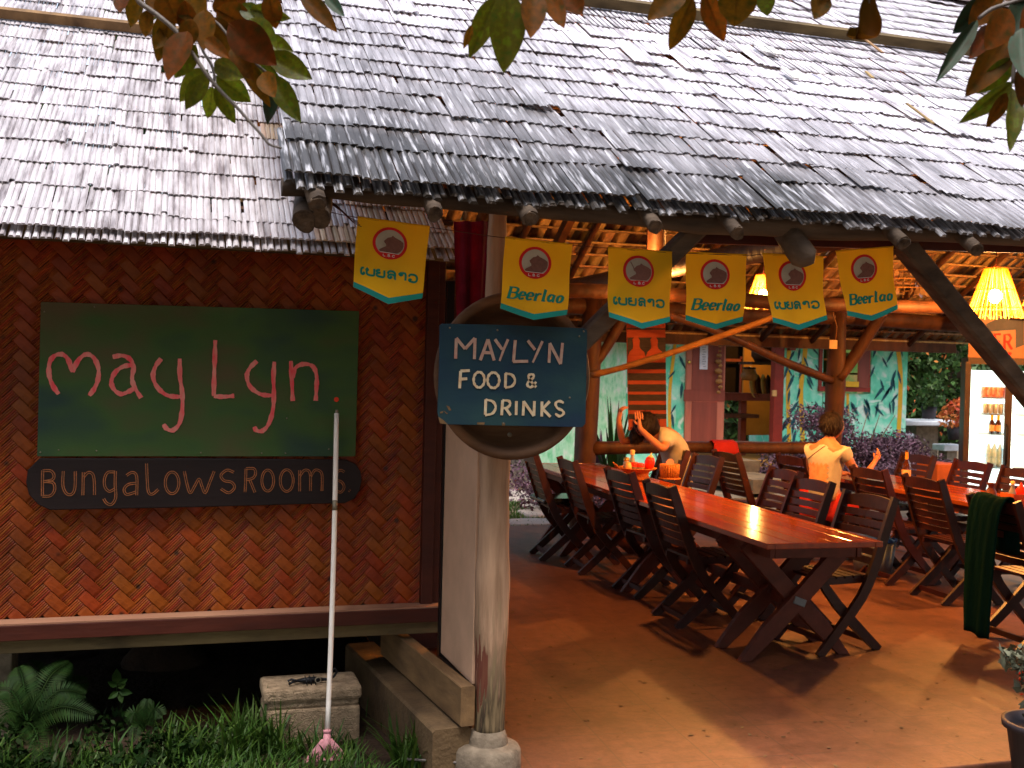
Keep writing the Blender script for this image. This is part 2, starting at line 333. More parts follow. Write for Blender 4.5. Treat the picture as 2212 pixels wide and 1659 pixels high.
M['blue'] = mat('blue green painted board', (.012, .022, .060), (.022, .060, .062), (.012, .038, .058), scale=2.2, stretch=(1, 1, 1.6), rough=.65, bump=.1, bscale=50, detail=3)
M['cream'] = mat('cream brushed lettering', (.72, .62, .42), (.62, .40, .22), scale=50, rough=.5)
M['peach'] = mat('faded pink cream lettering', (.46, .22, .17), (.52, .38, .28), scale=50, rough=.5)
M['nail'] = mat('rusty nail', (.3, .25, .18), rough=.5, metal=.6)
M['disc'] = mat('old wooden basin', (.21, .105, .052), (.06, .028, .014), (.13, .062, .03), scale=9, stretch=(.15, 1, 1), rough=.7, bump=.5)
M['yellow'] = mat('yellow flag cloth', (.95, .52, .010), (.82, .42, .012), scale=2.5, rough=.75, trans=.22, bump=.1)
M['teal'] = mat('teal flag print', (.01, .30, .24), (.02, .26, .24), scale=4, rough=.7)
M['tealtext'] = mat('teal flag lettering', (.01, .24, .16), rough=.7)
M['red'] = mat('red emblem print', (.8, .015, .012), rough=.6)
M['emblem'] = mat('pale emblem print', (.55, .46, .36), rough=.7)
M['tiger'] = mat('brown emblem print', (.24, .10, .075), (.17, .07, .055), scale=90, rough=.7)
M['white'] = mat('white print', (.8, .78, .74), rough=.6)
M['paper'] = mat('white paper', (.78, .78, .8), rough=.7)
M['ink'] = mat('grey ink', (.25, .25, .28), rough=.7)
M['magenta'] = mat('crimson curtain cloth', (.20, .006, .03), (.07, .003, .012), scale=7, rough=.85, trans=.3, bump=.3)
M['black'] = mat('black paint', (.012, .010, .010), rough=.45)
M['broomw'] = mat('white broom handle', (.92, .84, .76), (.85, .75, .66), scale=12, rough=.35)
M['pinkpl'] = mat('pink plastic', (.72, .33, .36), (.62, .25, .28), scale=20, rough=.45)
M['bristle'] = mat('broom bristles', (.12, .05, .03), rough=.8)
M['grass'] = mat('grass blades', (.07, .14, .018), (.025, .06, .010), scale=6, rough=.5, rand=.45, trans=.25)
M['fern'] = mat('fern fronds', (.015, .036, .006), (.007, .018, .003), scale=6, rough=.6, rand=.3, spec=.08, trans=.1)
M['leafg'] = mat('glossy green leaf', (.12, .19, .005), (.045, .09, .004), (.11, .10, .005), scale=9, rough=.4, rand=.3, trans=.45, coord='obj', bump=.05)
M['leafb'] = mat('rust brown leaf underside', (.20, .062, .002), (.055, .038, .003), (.13, .045, .003), scale=6, rough=.6, rand=.35, trans=.42, coord='obj', spec=.1)
M['leafd'] = mat('dark leaf', (.015, .05, .022), (.03, .028, .010), scale=8, rough=.55, rand=.3, trans=.1, coord='obj')
M['twig'] = mat('grey twig', (.2, .17, .15), (.12, .1, .09), scale=30, rough=.6)
def mural_extra(nt, c):
    N = nt.nodes; L = nt.links
    g = N.new('ShaderNodeNewGeometry'); no = N.new('ShaderNodeTexNoise'); no.inputs['Scale'].default_value = 3.3; no.inputs['Detail'].default_value = 3
    no.inputs['Distortion'].default_value = 1.6; L.new(g.outputs['Position'], no.inputs['Vector'])
    mr = N.new('ShaderNodeMapRange'); mr.inputs['From Min'].default_value = .52; mr.inputs['From Max'].default_value = .66; L.new(no.outputs['Fac'], mr.inputs[0])
    mx = N.new('ShaderNodeMixRGB'); L.new(mr.outputs[0], mx.inputs[0]); L.new(c, mx.inputs[1]); mx.inputs[2].default_value = (.66, .80, .70, 1)
    return mx.outputs[0]
M['mural'] = mat('mint mural paint', (.07, .50, .22), (.42, .82, .62), (.16, .68, .46), scale=2.6, rough=.7, detail=4, extra=mural_extra, stretch=(1.2, 1, .8))
M['muralw'] = mat('pale mural paint', (.08, .50, .18), (.75, .74, .66), (.40, .72, .46), scale=7, rough=.7, detail=4, stretch=(1.6, 1, .6))
M['ystem'] = mat('yellow painted stem', (.75, .45, .03), (.6, .33, .02), scale=6, rough=.6)
M['dleaf'] = mat('dark painted leaf', (.01, .06, .08), (.02, .10, .12), scale=8, rough=.6)
M['door'] = mat('red brown door', (.27, .065, .04), (.18, .045, .028), scale=10, stretch=(1, 1, .12), rough=.5, bump=.1)
M['doorf'] = mat('faded salmon frame', (.50, .17, .10), (.38, .12, .07), scale=10, stretch=(1, 1, .12), rough=.5)
M['wframe'] = mat('red window frame', (.30, .035, .02), rough=.4)
M['ochre'] = mat('ochre plaster', (.42, .20, .04), (.3, .14, .03), scale=3, rough=.8)
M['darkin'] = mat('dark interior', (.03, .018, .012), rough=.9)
M['thatch'] = mat('dark thatch', (.09, .055, .035), (.04, .025, .018), scale=16, stretch=(1, .3, 1), rough=.9, bump=1.0)
M['purple'] = mat('purple ground cover', (.07, .028, .045), (.025, .013, .020), (.11, .055, .075), scale=9, rough=.55, rand=.6, trans=.1)
M['hedge'] = mat('hedge leaves', (.07, .13, .03), (.025, .06, .015), scale=3, rough=.5, rand=.5, trans=.2)
M['tree'] = mat('far tree leaves', (.09, .14, .035), (.04, .08, .02), scale=.8, rough=.5, rand=.5, trans=.3)
M['flower'] = mat('small petals', (.7, .28, .05), (.7, .1, .06), scale=1.5, rough=.5, rand=.3)
M['bark'] = mat('bark', (.12, .08, .05), rough=.9, bump=.5)
M['stone'] = mat('pale stepping stone', (.33, .28, .24), (.25, .21, .18), scale=5, rough=.85, bump=.2)
M['skin'] = mat('skin', (.40, .15, .075), (.36, .13, .06), scale=4, rough=.5)
M['hair'] = mat('black hair', (.014, .005, .003), (.007, .003, .002), scale=60, rough=.65, bump=.2, spec=.25)
M['shirt'] = mat('white cotton shirt', (.44, .38, .30), (.34, .28, .21), scale=6, rough=.85, bump=.8, bscale=9)
M['shirtp'] = mat('orange shirt print', (.62, .14, .05), (.6, .3, .14), scale=14, rough=.8)
M['redcloth'] = mat('red cloth', (.45, .02, .015), (.35, .015, .01), scale=8, rough=.85, bump=.2)
M['jeans'] = mat('grey shorts', (.12, .12, .14), rough=.8)
M['basket'] = mat('orange woven basket', (.52, .17, .03), (.36, .10, .02), scale=60, rough=.5, bump=.8, bscale=90)
M['tomato'] = mat('red plastic', (.75, .03, .012), rough=.25)
M['tan'] = mat('tan cap', (.75, .42, .14), rough=.4)
M['gold'] = mat('golden lid', (.8, .5, .12), rough=.2, metal=.9)
M['jar'] = mat('jar glass', (.35, .32, .25), rough=.1, coat=1)
M['napkin'] = mat('pink napkin', (.8, .3, .2), rough=.8)
M['brownglass'] = mat('brown bottle glass', (.06, .014, .005), rough=.08, coat=1)
M['foil'] = mat('orange foil', (.8, .32, .05), rough=.4)
M['label'] = mat('bottle label', (.7, .42, .2), (.6, .3, .12), scale=40, rough=.5)
M['towel'] = mat('dark green towel', (.004, .024, .017), (.003, .016, .012), scale=12, stretch=(1, 1, .3), spec=.02, rough=.95, bump=.8)
M['shade'] = mat('bamboo lampshade sticks', (.95, .62, .2), (.85, .5, .14), scale=20, rough=.5, trans=.75)
M['bulb'] = mat('lit bulb', (1, .8, .5), emit=(1, .66, .26), es=90)
M['wire'] = mat('wire', (.1, .03, .02), rough=.5)
M['fridge'] = mat('brown fridge frame', (.06, .035, .028), rough=.4)
M['fwhite'] = mat('self glowing fridge interior', (.8, .85, .8), emit=(.80, 1, .92), es=.8)  # panels given a glow of their own, standing for the tubes' light
M['fstrip'] = mat('fridge light tube', (.9, 1, .9), emit=(.88, 1, .86), es=3.0)
M['fshelf'] = mat('white wire shelf', (.7, .75, .72), rough=.4)
M['canred'] = mat('red drink can', (.6, .03, .03), (.7, .5, .4), scale=30, rough=.3, metal=.3)
M['cansil'] = mat('silver drink can', (.7, .7, .68), (.45, .45, .42), scale=30, rough=.3, metal=.6)
M['waterb'] = mat('blue water bottle', (.25, .5, .68), (.5, .7, .8), scale=30, rough=.15)
M['header'] = mat('orange brown header panel', (.30, .12, .06), (.2, .09, .05), scale=5, rough=.4)
M['navy'] = mat('navy printed paint', (.04, .04, .07), rough=.5)
M['picnic'] = mat('white picnic table', (.72, .74, .78), rough=.5)
M['tap1'] = mat('tapestry terracotta', (.42, .08, .03), (.3, .05, .02), scale=40, rough=.9, stretch=(.2, 1, 3), bump=.3)
M['tap2'] = mat('tapestry black bands', (.03, .02, .016), (.07, .05, .04), scale=60, rough=.9, stretch=(.2, 1, 3), bump=.3)
M['capiz'] = mat('shell discs', (.6, .4, .22), rough=.15, trans=.5, coat=1)
M['pot'] = mat('dark plastic pot', (.045, .035, .04), (.03, .025, .03), scale=12, rough=.55, bump=.1)
M['euph'] = mat('grey green spiny stem', (.16, .17, .11), (.09, .09, .06), scale=30, rough=.7, rand=.3)
M['iron'] = mat('black iron', (.012, .012, .014), rough=.35, metal=.3)
M['bin'] = mat('grey plastic bin', (.2, .22, .22), rough=.5)
M['binlid'] = mat('blue lid', (.03, .10, .4), rough=.4)
M['leather'] = mat('black shiny cushion', (.012, .012, .016), rough=.2, coat=.6)
M['ridge'] = mat('ridge metal', (.5, .42, .40), (.4, .32, .3), scale=4, rough=.5)
M['ridgered'] = mat('red ridge sheet', (.5, .12, .08), rough=.5)
M['orangec'] = mat('orange cabinet', (.5, .12, .02), rough=.4)
# ================================================================== SETTING: ground
def sheet(name, x0, x1, y0, y1, z, mt, nx=2, ny=2, bump=0.0, seed=0):
    rr = np.random.default_rng(seed); xs = np.linspace(x0, x1, nx); ys = np.linspace(y0, y1, ny)
    X, Y = np.meshgrid(xs, ys); Z = z + bump*(np.sin(X*3.1+1)*np.cos(Y*2.7)+rr.normal(0, .5, X.shape))
    V = np.stack([X.ravel(), Y.ravel(), Z.ravel()], 1)
    i = np.arange(nx*ny).reshape(ny, nx)
    Fq = np.stack([i[:-1, :-1].ravel(), i[:-1, 1:].ravel(), i[1:, 1:].ravel(), i[1:, :-1].ravel()], 1)
    return kind(npmesh(name, V, Fq, mt, smooth=True), 'structure')
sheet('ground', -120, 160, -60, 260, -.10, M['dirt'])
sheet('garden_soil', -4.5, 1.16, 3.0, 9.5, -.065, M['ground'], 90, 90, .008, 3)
b = MB(); b.box((5.78, 7.55, -.05), (8.85, 7.2, .10)); fl = kind(b.build('floor', M['floor'], bevel=.008), 'structure')
# ================================================================== shingles
def strips_geo(n, w, L, rr, arch=.0034, up=.0125):
    V = []; Q = []; x = 0
    for k in range(n):
        ww = w*rr.uniform(.85, 1.15); y0 = rr.uniform(-.0028, .0028); lift = up+rr.uniform(-.0008, .0015); g = .0007
        if rr.random() < .04: y0 += rr.uniform(.01, .04)
        o = len(V)
        for (yy, zz) in ((y0, lift), (L, 0)):
            V += [(x+g, yy, zz-.002), (x+ww*.28, yy, zz+arch*.8), (x+ww*.72, yy, zz+arch*.8), (x+ww-g, yy, zz-.002)]
        Q += [(o, o+1, o+5, o+4), (o+1, o+2, o+6, o+5), (o+2, o+3, o+7, o+6), (o+3, o, o+4, o+7), (o+3, o+2, o+1, o), (o+4, o+5, o+6, o+7)]
        x += ww
    V = np.array(V); V[:, 0] -= x/2
    return V, np.array(Q)
QMI = [0, 0, 0, 1, 0, 0]
def shingle_roof(root, mt, x0, x1, ylen, expo, first, sw, ns, frame, seed, cap=298, extra=None, stray=0.0, tan=None):
    """lay bamboo shingles in courses on a plane; frame(x,y,z) -> world; returns the roof pieces"""
    rr = np.random.default_rng(seed); L = expo*1.75
    var = [strips_geo(ns, sw, L if i < 8 else L+.1, rr) for i in range(10)]
    var1 = [strips_geo(ns, sw*1.05, first*1.5, rr, arch=.008, up=.016) for i in range(5)]
    mes = []
    for V, Q in var+var1:
        me = bpy.data.meshes.new('shingle'); me.from_pydata(V.tolist(), [], Q.tolist()); me.materials.append(mt); me.materials.append(M['bam_in'])
        me.polygons.foreach_set('material_index', QMI*(len(Q)//6)); me.polygons.foreach_set('use_smooth', [False]*len(Q)); me.update(); mes.append(me)
    mes2 = []
    if tan:
        for me in mes: m2 = me.copy(); m2.materials[0] = M['bam_tan']; mes2.append(m2)
    W = sw*ns; items = []; y = 0; row = 0
    ph = rr.uniform(0, 6.28, 50)
    while y < ylen:
        nx = int((x1-x0)/W)+1; off = rr.uniform(-.5, .5)*W
        for c in range(nx):
            x = x0+W*(c+.5)+(off if row else 0)
            if x < x0+W*.4 or x > x1-W*.3: continue
            wav = .009*math.sin(x*5.3+ph[row % 50])+.007*math.sin(x*11.7+ph[(row+7) % 50])+.004*math.sin(x*23+ph[(row+3) % 50])
            slip = -abs(rr.normal(0, .03)) if rr.random() < .02+stray*.5 else 0
            vi = (10+int(rr.integers(0, 5))) if row == 0 else int(rr.integers(0, 10))
            tilt = -abs(rr.normal(0, .012))*(2.5 if rr.random() < .06 else 1)
            items.append((x+rr.normal(0, .003), y+wav+slip, rr.uniform(0, .003)+(.012 if slip else 0), tilt, rr.normal(0, .005 if rr.random() < .95 else .03), vi))
        y += first if row == 0 else expo*rr.uniform(.95, 1.05); row += 1
    def score(it):
        p = frame(it[0], it[1], 0); q = np.array(p)-_C; d = q@_f
        if d < .5: return 0
        u, v = 1106+FPX*(q@_rt)/d, 829.5-FPX*(q@_up)/d
        return (1 if -30 < u < 2240 and -30 < v < 1690 else .01)/d**2
    items.sort(key=score, reverse=True)
    for it in items[:cap]:
        o = link('shingle', (mes2 if tan and it[0] > tan+.22*math.sin(it[1]*9+it[0]*17) else mes)[it[5]], root); o.location = it[:3]; o.rotation_euler = (it[3], 0, it[4])
    allg = var+var1; Vs = []; Qs = []; n = 0; MI = []
    for it in items[cap:]:
        V, Q = allg[it[5]]; E_ = np.array(Euler((it[3], 0, it[4])).to_matrix())
        Vs.append(V@E_.T+np.array(it[:3])); Qs.append(Q+n); n += len(V); MI += [2 if (tan and it[0] > tan+.22*math.sin(it[1]*9+it[0]*17) and q_ == 0) else q_ for q_ in QMI]*(len(Q)//6)
    if extra is not None: 
        V, Q = extra; Vs.append(V); Qs.append(Q+n); MI += [1]*len(Q)
    if Vs: kind(npmesh('shingle', np.concatenate(Vs), np.concatenate(Qs), [mt, M['bam_in'], M['bam_tan']], root, mi=MI), 'stuff')
def roof_part(name, batt, mt, parent, loc):
    o = batt.build(name, mt, parent); o.location = loc; o.rotation_euler = (PITCH, 0, 0); return o
cp, sp = math.cos(PITCH), math.sin(PITCH)
# ================================================================== BUNGALOW (left)
bun = thing('bungalow', 'bungalow on stilts with woven bamboo wall and pale weathered bamboo shingle roof', 'bungalow')
LE = (0, 4.85, 2.221); LL = 4.3
bt = MB(); y = .1
while y < LL: bt.box((-.6, y, -.018), (3.7, .03, .018)); y += .235
for x in (-2.2, -1.5, -.75, 0, .7): bt.box((x, LL/2+.05, -.05), (.05, LL, .045))
lroof = roof_part('roof', bt, M['logr'], bun, LE)
shingle_roof(lroof, M['bam_l'], -2.35, 1.21, LL, .235, .16, .0265, 5, lambda x, y, z: (x, LE[1]+y*cp, LE[2]+y*sp), 11, tan=.58)
# purlin laid over the shingles
b = MB(); pz = PY(0, 52, 6.9); yy = (6.98-4.85)/cp
b.beam((-2.4, yy, .05), (.72, yy-.01, .05), .05, .055); pu = b.build('batten', M['beamtan'], lroof)
b = MB(); b.box((-.5, 5.255, 2.275), (3.9, .07, .12)); b.build('wall_plate', M['joist'], bun)
# loose tips of lower layer below the eave
rr = random.Random(5)
b = MB()
for i in range(118):
    x = -2.3+i*.0297+rr.uniform(-.004, .004); yb = -.05+rr.uniform(-.014, .012); zz = -.012-rr.random()*.010
    for k in range(1):
        b.cur = 0; a = Vector((x, yb, zz)); c = Vector((x, yb+.3, zz))
        r_ = .0125
        P = [(x-r_, yb, zz), (x-r_*.5, yb, zz+.010), (x+r_*.5, yb, zz+.010), (x+r_, yb, zz), (x-r_, yb+.3, zz), (x-r_*.5, yb+.3, zz+.010), (x+r_*.5, yb+.3, zz+.010), (x+r_, yb+.3, zz)]
        b.add(P, [(0,1,5,4), (1,2,6,5), (2,3,7,6), (3,0,4,7), (3,2,1,0)])
kind(b.build('under_shingle', M['bam_l'], lroof), 'stuff')
WY = 5.30; xr = PY(913, 1000, WY).x; zs = PY(500, 1330, WY-.06).z
b = MB(); b.box(((xr-3.2)/2, WY+.035, 1.45), (xr+3.2, .05, 2.0)); wall = b.build('wall', M['wallback'], bun)
b = MB(); b.box((1.235, 7.2, 1.45), (.05, 3.7, 2.0)); b.build('side_wall', M['joist'], bun)
b = MB(); b.box((1.22, 7.6, .2), (.05, 3.3, .55)); b.box((-.9, 7.2, .46), (4.2, 3.7, .08)); b.box((-.9, 9.1, 1.2), (4.2, .06, 2.5)); b.build('deck_and_light_skirt', M['darkin'], bun)  # low thin box added to block lamp light leaking under the bungalow
# bottom sill, its paler top, joist, corner trims
z1 = PY(0, 1352, WY-.1).z; z0 = PY(0, 1385, WY-.1).z; zj = PY(0, 1412, WY-.08).z
b = MB(); b.box(((xr+.10-3.2)/2, WY-.06, (z0+z1)/2-.001), (xr+.10+3.2, .10, z1-z0)); s_ = b.build('sill', M['sill'], bun, bevel=.003)
b = MB(); b.box(((xr+.10-3.2)/2, WY-.055, z1+.0035), (xr+.095+3.2, .10, .007)); b.build('pale_top', M['silltop'], s_)  # thin paler strip on the upper face of the sill
b = MB(); b.box(((xr+.14-3.2)/2, WY-.03, (z0+zj)/2-.004), (xr+.14+3.2, .09, z0-zj)); b.build('joist', M['joist'], bun, bevel=.004)
b = MB(); b.box((xr+.026, WY-.02, (z1+2.36)/2), (.058, .05, 2.36-z1)); b.build('corner_trim', M['sill'], bun, bevel=.003)
b = MB(); b.box((xr+.074, WY+.0, (z1+2.36)/2), (.034, .05, 2.36-z1)); b.build('corner_trim', M['sill'], bun, bevel=.003)
b = MB(); b.box((-.83, 5.52, .16), (.24, .22, .44)); b.build('stilt', M['concrete'], bun, bevel=.006)
b = MB(); b.box((.95, 8.6, .16), (.2, .2, .44)); b.build('stilt', M['concrete'], bun)
# woven strips : 2/2 herringbone twill at 45 degrees
w = .0515; q = 1/math.sqrt(2)
def float_mesh(ribs, rr):
    Lh = w*1.07; b = MB(); xs = [-Lh, -Lh*.72, 0, Lh*.72, Lh]; hz = [-.0025, .0022, .0042, .0022, -.0025]
    if ribs == 1:
        ys = [(-.48, -.0005), (-.43, .0016), (.43, .0016), (.48, -.0005)]
        P = [(x, yy*w, h+z) for x, h in zip(xs, hz) for yy, z in ys]; n = 4
        b.add(P, [(i*n+k, i*n+k+1, (i+1)*n+k+1, (i+1)*n+k) for i in range(4) for k in range(3)])
    else:
        for r_ in range(ribs):
            cy = (-.5+(r_+.5)/ribs)*w*.95; hw = w*.95/ribs*.46; dz = rr.uniform(-.0012, .0012)
            P = [(x, cy+t*hw, h+dz+z) for x, h in zip(xs, hz) for t, z in ((-1, -.0008), (0, .0016), (1, -.0008))]
            b.add(P, [(i*3+k, i*3+k+1, (i+1)*3+k+1, (i+1)*3+k) for i in range(4) for k in range(2)])
    return b
rr = random.Random(3)
fa = [float_mesh(5, rr) for _ in range(5)]; fb = [float_mesh(1, rr) for _ in range(3)]
fam = [x.mesh('bamboo_strip', M['strip2']) for x in fa]; fbm = [x.mesh('bamboo_strip', M['strip']) for x in fb]
cells = []
for i in range(-80, 80):
    for j in range(-80, 80):
        s_4 = (i+j) % 4
        # warp floats (along a = up-right) start where s==0 ; weft floats (along b = down-right) start where s==2
        if s_4 == 0: ci, cj, typ = i+1.0, j+.5, 0
        elif s_4 == 2: ci, cj, typ = i+.5, j+1.0, 1
        else: continue
        x = (ci+cj)*w*q-.5; z = (ci-cj)*w*q+1.4
        if -2.2 < x < xr+.02 and z1-.03 < z < 2.28: cells.append((x, z, typ))
def sc(c):
    q_ = np.array((c[0], WY, c[1]))-_C; d = q_@_f; u = 1106+FPX*(q_@_rt)/d; v = 829.5-FPX*(q_@_up)/d
    vis = -20 < u and not (95 < u < 755 and 675 < v < 1080)
    return (1 if vis and v > 600 else (.5 if vis else .01))/d**2
cells.sort(key=sc, reverse=True)
MA = Matrix(((q, q, 0), (0, 0, -1), (q, -q, 0))); 
def basis(ax): 
    Z = Vector((0, -1, 0)); Xv = Vector(ax); Yv = Z.cross(Xv); return Matrix((Xv, Yv, Z)).transposed()
BA, BB = basis((q, 0, q)), basis((q, 0, -q))
stV = {0: MB(), 1: MB()}
for n, (x, z, typ) in enumerate(cells):
    B_ = BA if typ == 0 else BB; y = WY+.002+rr.uniform(-.001, .001)
    if n < 296:
        o = link('bamboo_strip', (fam if typ == 0 else fbm)[rr.randrange(5 if typ == 0 else 3)], wall)
        mm = B_.to_4x4(); mm.translation = (x, y, z); o.matrix_local = mm
    else:
        src = (fa if typ == 0 else fb)[rr.randrange(5 if typ == 0 else 3)]
        stV[typ].add([B_ @ Vector(p)+Vector((x, y, z)) for p in src.v], src.f)
bb = MB(); bb.v = stV[0].v; bb.f = stV[0].f; bb.sm = stV[0].sm; bb.mi = [0]*len(bb.f); bb.cur = 1; bb.add(stV[1].v, stV[1].f)
kind(bb.build('bamboo_strip', [M['strip2'], M['strip']], wall), 'stuff')
# ================================================================== RESTAURANT PAVILION (right)
pav = thing('restaurant_pavilion', 'open restaurant pavilion on log posts with large lichen darkened bamboo shingle roof', 'pavilion')
RE = (0, 3.85, 2.341); RX0, RX1 = .335, 10.6; RL = (7.4-3.85)/cp
bt = MB(); y = .12
while y < RL: bt.box(((RX0+RX1)/2+.02, y, -.014), (RX1-RX0-.08, .028, .016)); y += .2
rroof = roof_part('roof', bt, M['logr'], pav, RE)
# back slope of the roof, seen from below only
BYA, BZA, BYB, BZB = 7.45, 4.74, 11.7, 2.16
bl = math.hypot(BYB-BYA, BZB-BZA); ba = math.atan2(BZB-BZA, BYB-BYA)
rb = np.random.default_rng(5); Vs = []; Qs = []; n = 0
Minv = np.array(Euler((PITCH, 0, 0)).to_matrix()).T
yb = 0
while yb < bl:
    x = RX0
    while x < RX1:
        V, Q = strips_geo(2, .15, .36, rb, arch=.008)
        V = V.copy(); V[:, 1] = -V[:, 1]; Q = Q[:, ::-1]
        x += .295
        a = ba; lo = bl-yb
        P = np.stack([V[:, 0]+x, BYA+(lo+V[:, 1])*math.cos(a)-V[:, 2]*math.sin(a), BZA+(lo+V[:, 1])*math.sin(a)+V[:, 2]*math.cos(a)+rb.normal(0, .006)], 1)
        P = (P-np.array(RE))@Minv.T
        Vs.append(P); Qs.append(Q+n); n += len(P)
    yb += .2
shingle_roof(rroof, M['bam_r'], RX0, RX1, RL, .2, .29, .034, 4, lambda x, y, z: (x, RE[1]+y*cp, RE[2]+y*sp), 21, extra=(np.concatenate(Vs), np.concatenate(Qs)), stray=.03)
# under-layer tips along the eave
rr = random.Random(8); b = MB()
for i in range(250):
    x = RX0+.02+i*.0345+rr.uniform(-.006, .006); yb = -.02+rr.uniform(-.025, .03); zz = -.022-rr.random()*.014; r_ = .017
    P = [(x-r_, yb, zz), (x-r_*.5, yb, zz+.012), (x+r_*.5, yb, zz+.012), (x+r_, yb, zz)]; P += [(p[0], yb+.32, p[2]+.008) for p in P]
    b.add(P, [(0,1,5,4), (1,2,6,5), (2,3,7,6), (3,0,4,7), (3,2,1,0)])
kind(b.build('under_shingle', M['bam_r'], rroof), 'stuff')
# lath laid over the shingles, slipped and bright loose pieces
yl = (6.04-3.85)/cp
b = MB(); b.beam((1.6, yl+.03, .055), (RX1, yl, .055), .06, .06); b.build('batten', M['joist'], rroof)
for (u, v, l, w_, rz_) in ((1760, 168, .12, .035, .1), (1872, 178, .10, .018, -.1), (1640, 120, .14, .05, .0), (1665, 126, .12, .05, .03), (1870, 105, .4, .022, -.04), (1560, 130, .14, .04, .05), (1700, 175, .16, .04, .02), (2170, 262, .22, .03, .02), (2060, 178, .2, .03, 0), (1980, 262, .26, .016, .03)):
    d_ = _ray(u, v); t_ = (RE[2]-CAMH-sp/cp*RE[1])/(d_[2]-sp/cp*d_[1]); p = _C+d_*t_
    x, y = p[0], (p[1]-RE[1])/cp
    b = MB(); b.box((0, 0, 0), (w_, l, .008)); o = b.build('loose_strip', M['bam_in'] if w_ < .025 else M['white'], rroof); o.location = (x, y, .045); o.rotation_euler = (.02, .05, rz_)
b = MB(); b.box((5.5, RL+.03, .06), (10.3, .26, .02)); b.build('ridge_cap', M['ridge'], rroof)
b = MB(); b.box((5.5, RL+.24, .08), (10.3, .16, .03)); b.build('ridge_cap', M['ridgered'], rroof)
# rafters
def world_to_roof(y, x, dz): return (x, RE[1]+y*cp-dz*-sp*0, RE[2]+y*sp+dz)
fx = [PY(u, v, 3.83).x for u, v in ((680, 410), (940, 412), (1140, 422), (1415, 442), (1590, 452), (1950, 480), (2110, 490))]
xs_r = sorted(fx+[3.9, 4.6, 5.3, 6.0, 6.7, 7.4, 8.1, 8.8])
rr = random.Random(2)
for x in xs_r:
    y0 = -.045 if x in fx else .05
    pts = [(x+rr.uniform(-.01, .01), RE[1]+t*cp, RE[2]+t*sp-.072+rr.uniform(-.006, .006)) for t in np.linspace(y0, RL-.05, 9)]
    b = MB(); b.tube(pts, .032, 8, wob=.08, seed=int(x*100)); ro = b.build('rafter', M['log'], pav)
    if x in fx:
        b = MB(); p = Vector(pts[0]); d_ = (Vector(pts[1])-p).normalized(); b.tube([p-d_*.003, p+d_*.001], [.026, .029], 10, wob=.15, seed=int(x*31)); b.build('rafter_end', M['endgrain'], ro)
    pts = [(x, BYA+t*math.cos(ba), BZA+t*math.sin(ba)-.06) for t in np.linspace(0, bl, 6)]
    b = MB(); b.tube(pts, .035, 8, wob=.08, seed=int(x*77)); b.build('rafter', M['logr'], pav)
b = MB(); t = .15
while t < bl:
    b.box(((RX0+RX1)/2, BYA+t*math.cos(ba), BZA+t*math.sin(ba)-.022), (RX1-RX0, .035, .02)); t += .2
b.build('rear_battens', M['bam_in'], pav)
b = MB(); b.tube([(x, 7.42, 4.63+.01*math.sin(x*3)) for x in np.linspace(RX0, RX1, 12)], .06, 10, wob=.06); b.build('ridge_pole', M['logr'], pav)
# the long eave log
A0, A1 = PY(608, 401, 3.97), PY(2212, 497, 3.97); dirv = (A1-A0).normalized()
pts = []; 
for i, t in enumerate(np.linspace(0, 1, 26)):
    u = 608+t*(2212-608); v = np.interp(u, [608, 860, 1100, 1300, 1500, 1800, 2212], [403, 421, 444, 463, 480, 494, 508]); p = PY(u, v, 3.97); pts.append((p.x, p.y, p.z+.003*math.sin(t*31)))
last = Vector(pts[-1])+dirv*4.5; pts.append(tuple(last))
b = MB(); b.tube(pts, [.034+.014*t for t in np.linspace(0, 1, 26)]+[.048], 14, wob=.07, seed=4); b.build('eave_beam', M['log'], pav)
# inner reddish plank behind the beam on the right half
b = MB(); P0, P1 = PY(1480, 512, 4.12), PY(2212, 535, 4.12); b.beam(P0, P1+(P1-P0)*.8, .03, .05); b.build('eave_beam', M['sill'], pav)
# post A with the round sign
def post(pts, rad, mt, n=14, wob=.05, seed=1, name='post'):
    b = MB(); b.tube(pts, rad, n, wob=wob, seed=seed); return b.build(name, mt, pav)
pa = [PY(u, v, 4.44) for u, v in ((1056, 1588), (1058, 1500), (1060, 1400), (1064, 1300), (1066, 1200), (1067, 1100), (1068, 1000), (1069, 900), (1070, 800), (1071, 700), (1073, 600), (1074, 520), (1075, 450), (1076, 395))]
kk = spline(pa, 3); post(kk, list(np.interp(np.linspace(0, 1, len(kk)), [0, .1, .25, .5, .75, 1], [.064, .069, .072, .062, .044, .036])), M['post'], 18, .045, 3)
bx = PZ(1041, 1640, 0.02); bc = (pa[0].x-.005, 4.44, 0)
b = MB(); b.lathe([(0, .10), (.10, .10), (.115, .095), (.135, .085), (.143, .07), (.146, .02), (.145, -.1)], c=bc, n=28); b.build('post_base', M['concrete'], pav)
b = MB(); b.lathe([(.0, .155), (.072, .155), (.082, .13), (.088, .10)], c=bc, n=24); b.build('post_base', M['concrete'], pav)
# brace from post A up to the eave log
b = MB(); b.beam(PY(1090, 900, 4.3), PY(1512, 488, 4.08), .075, .085, up=(0, -1, 0), bev=.01); b.build('brace', M['log'], pav)
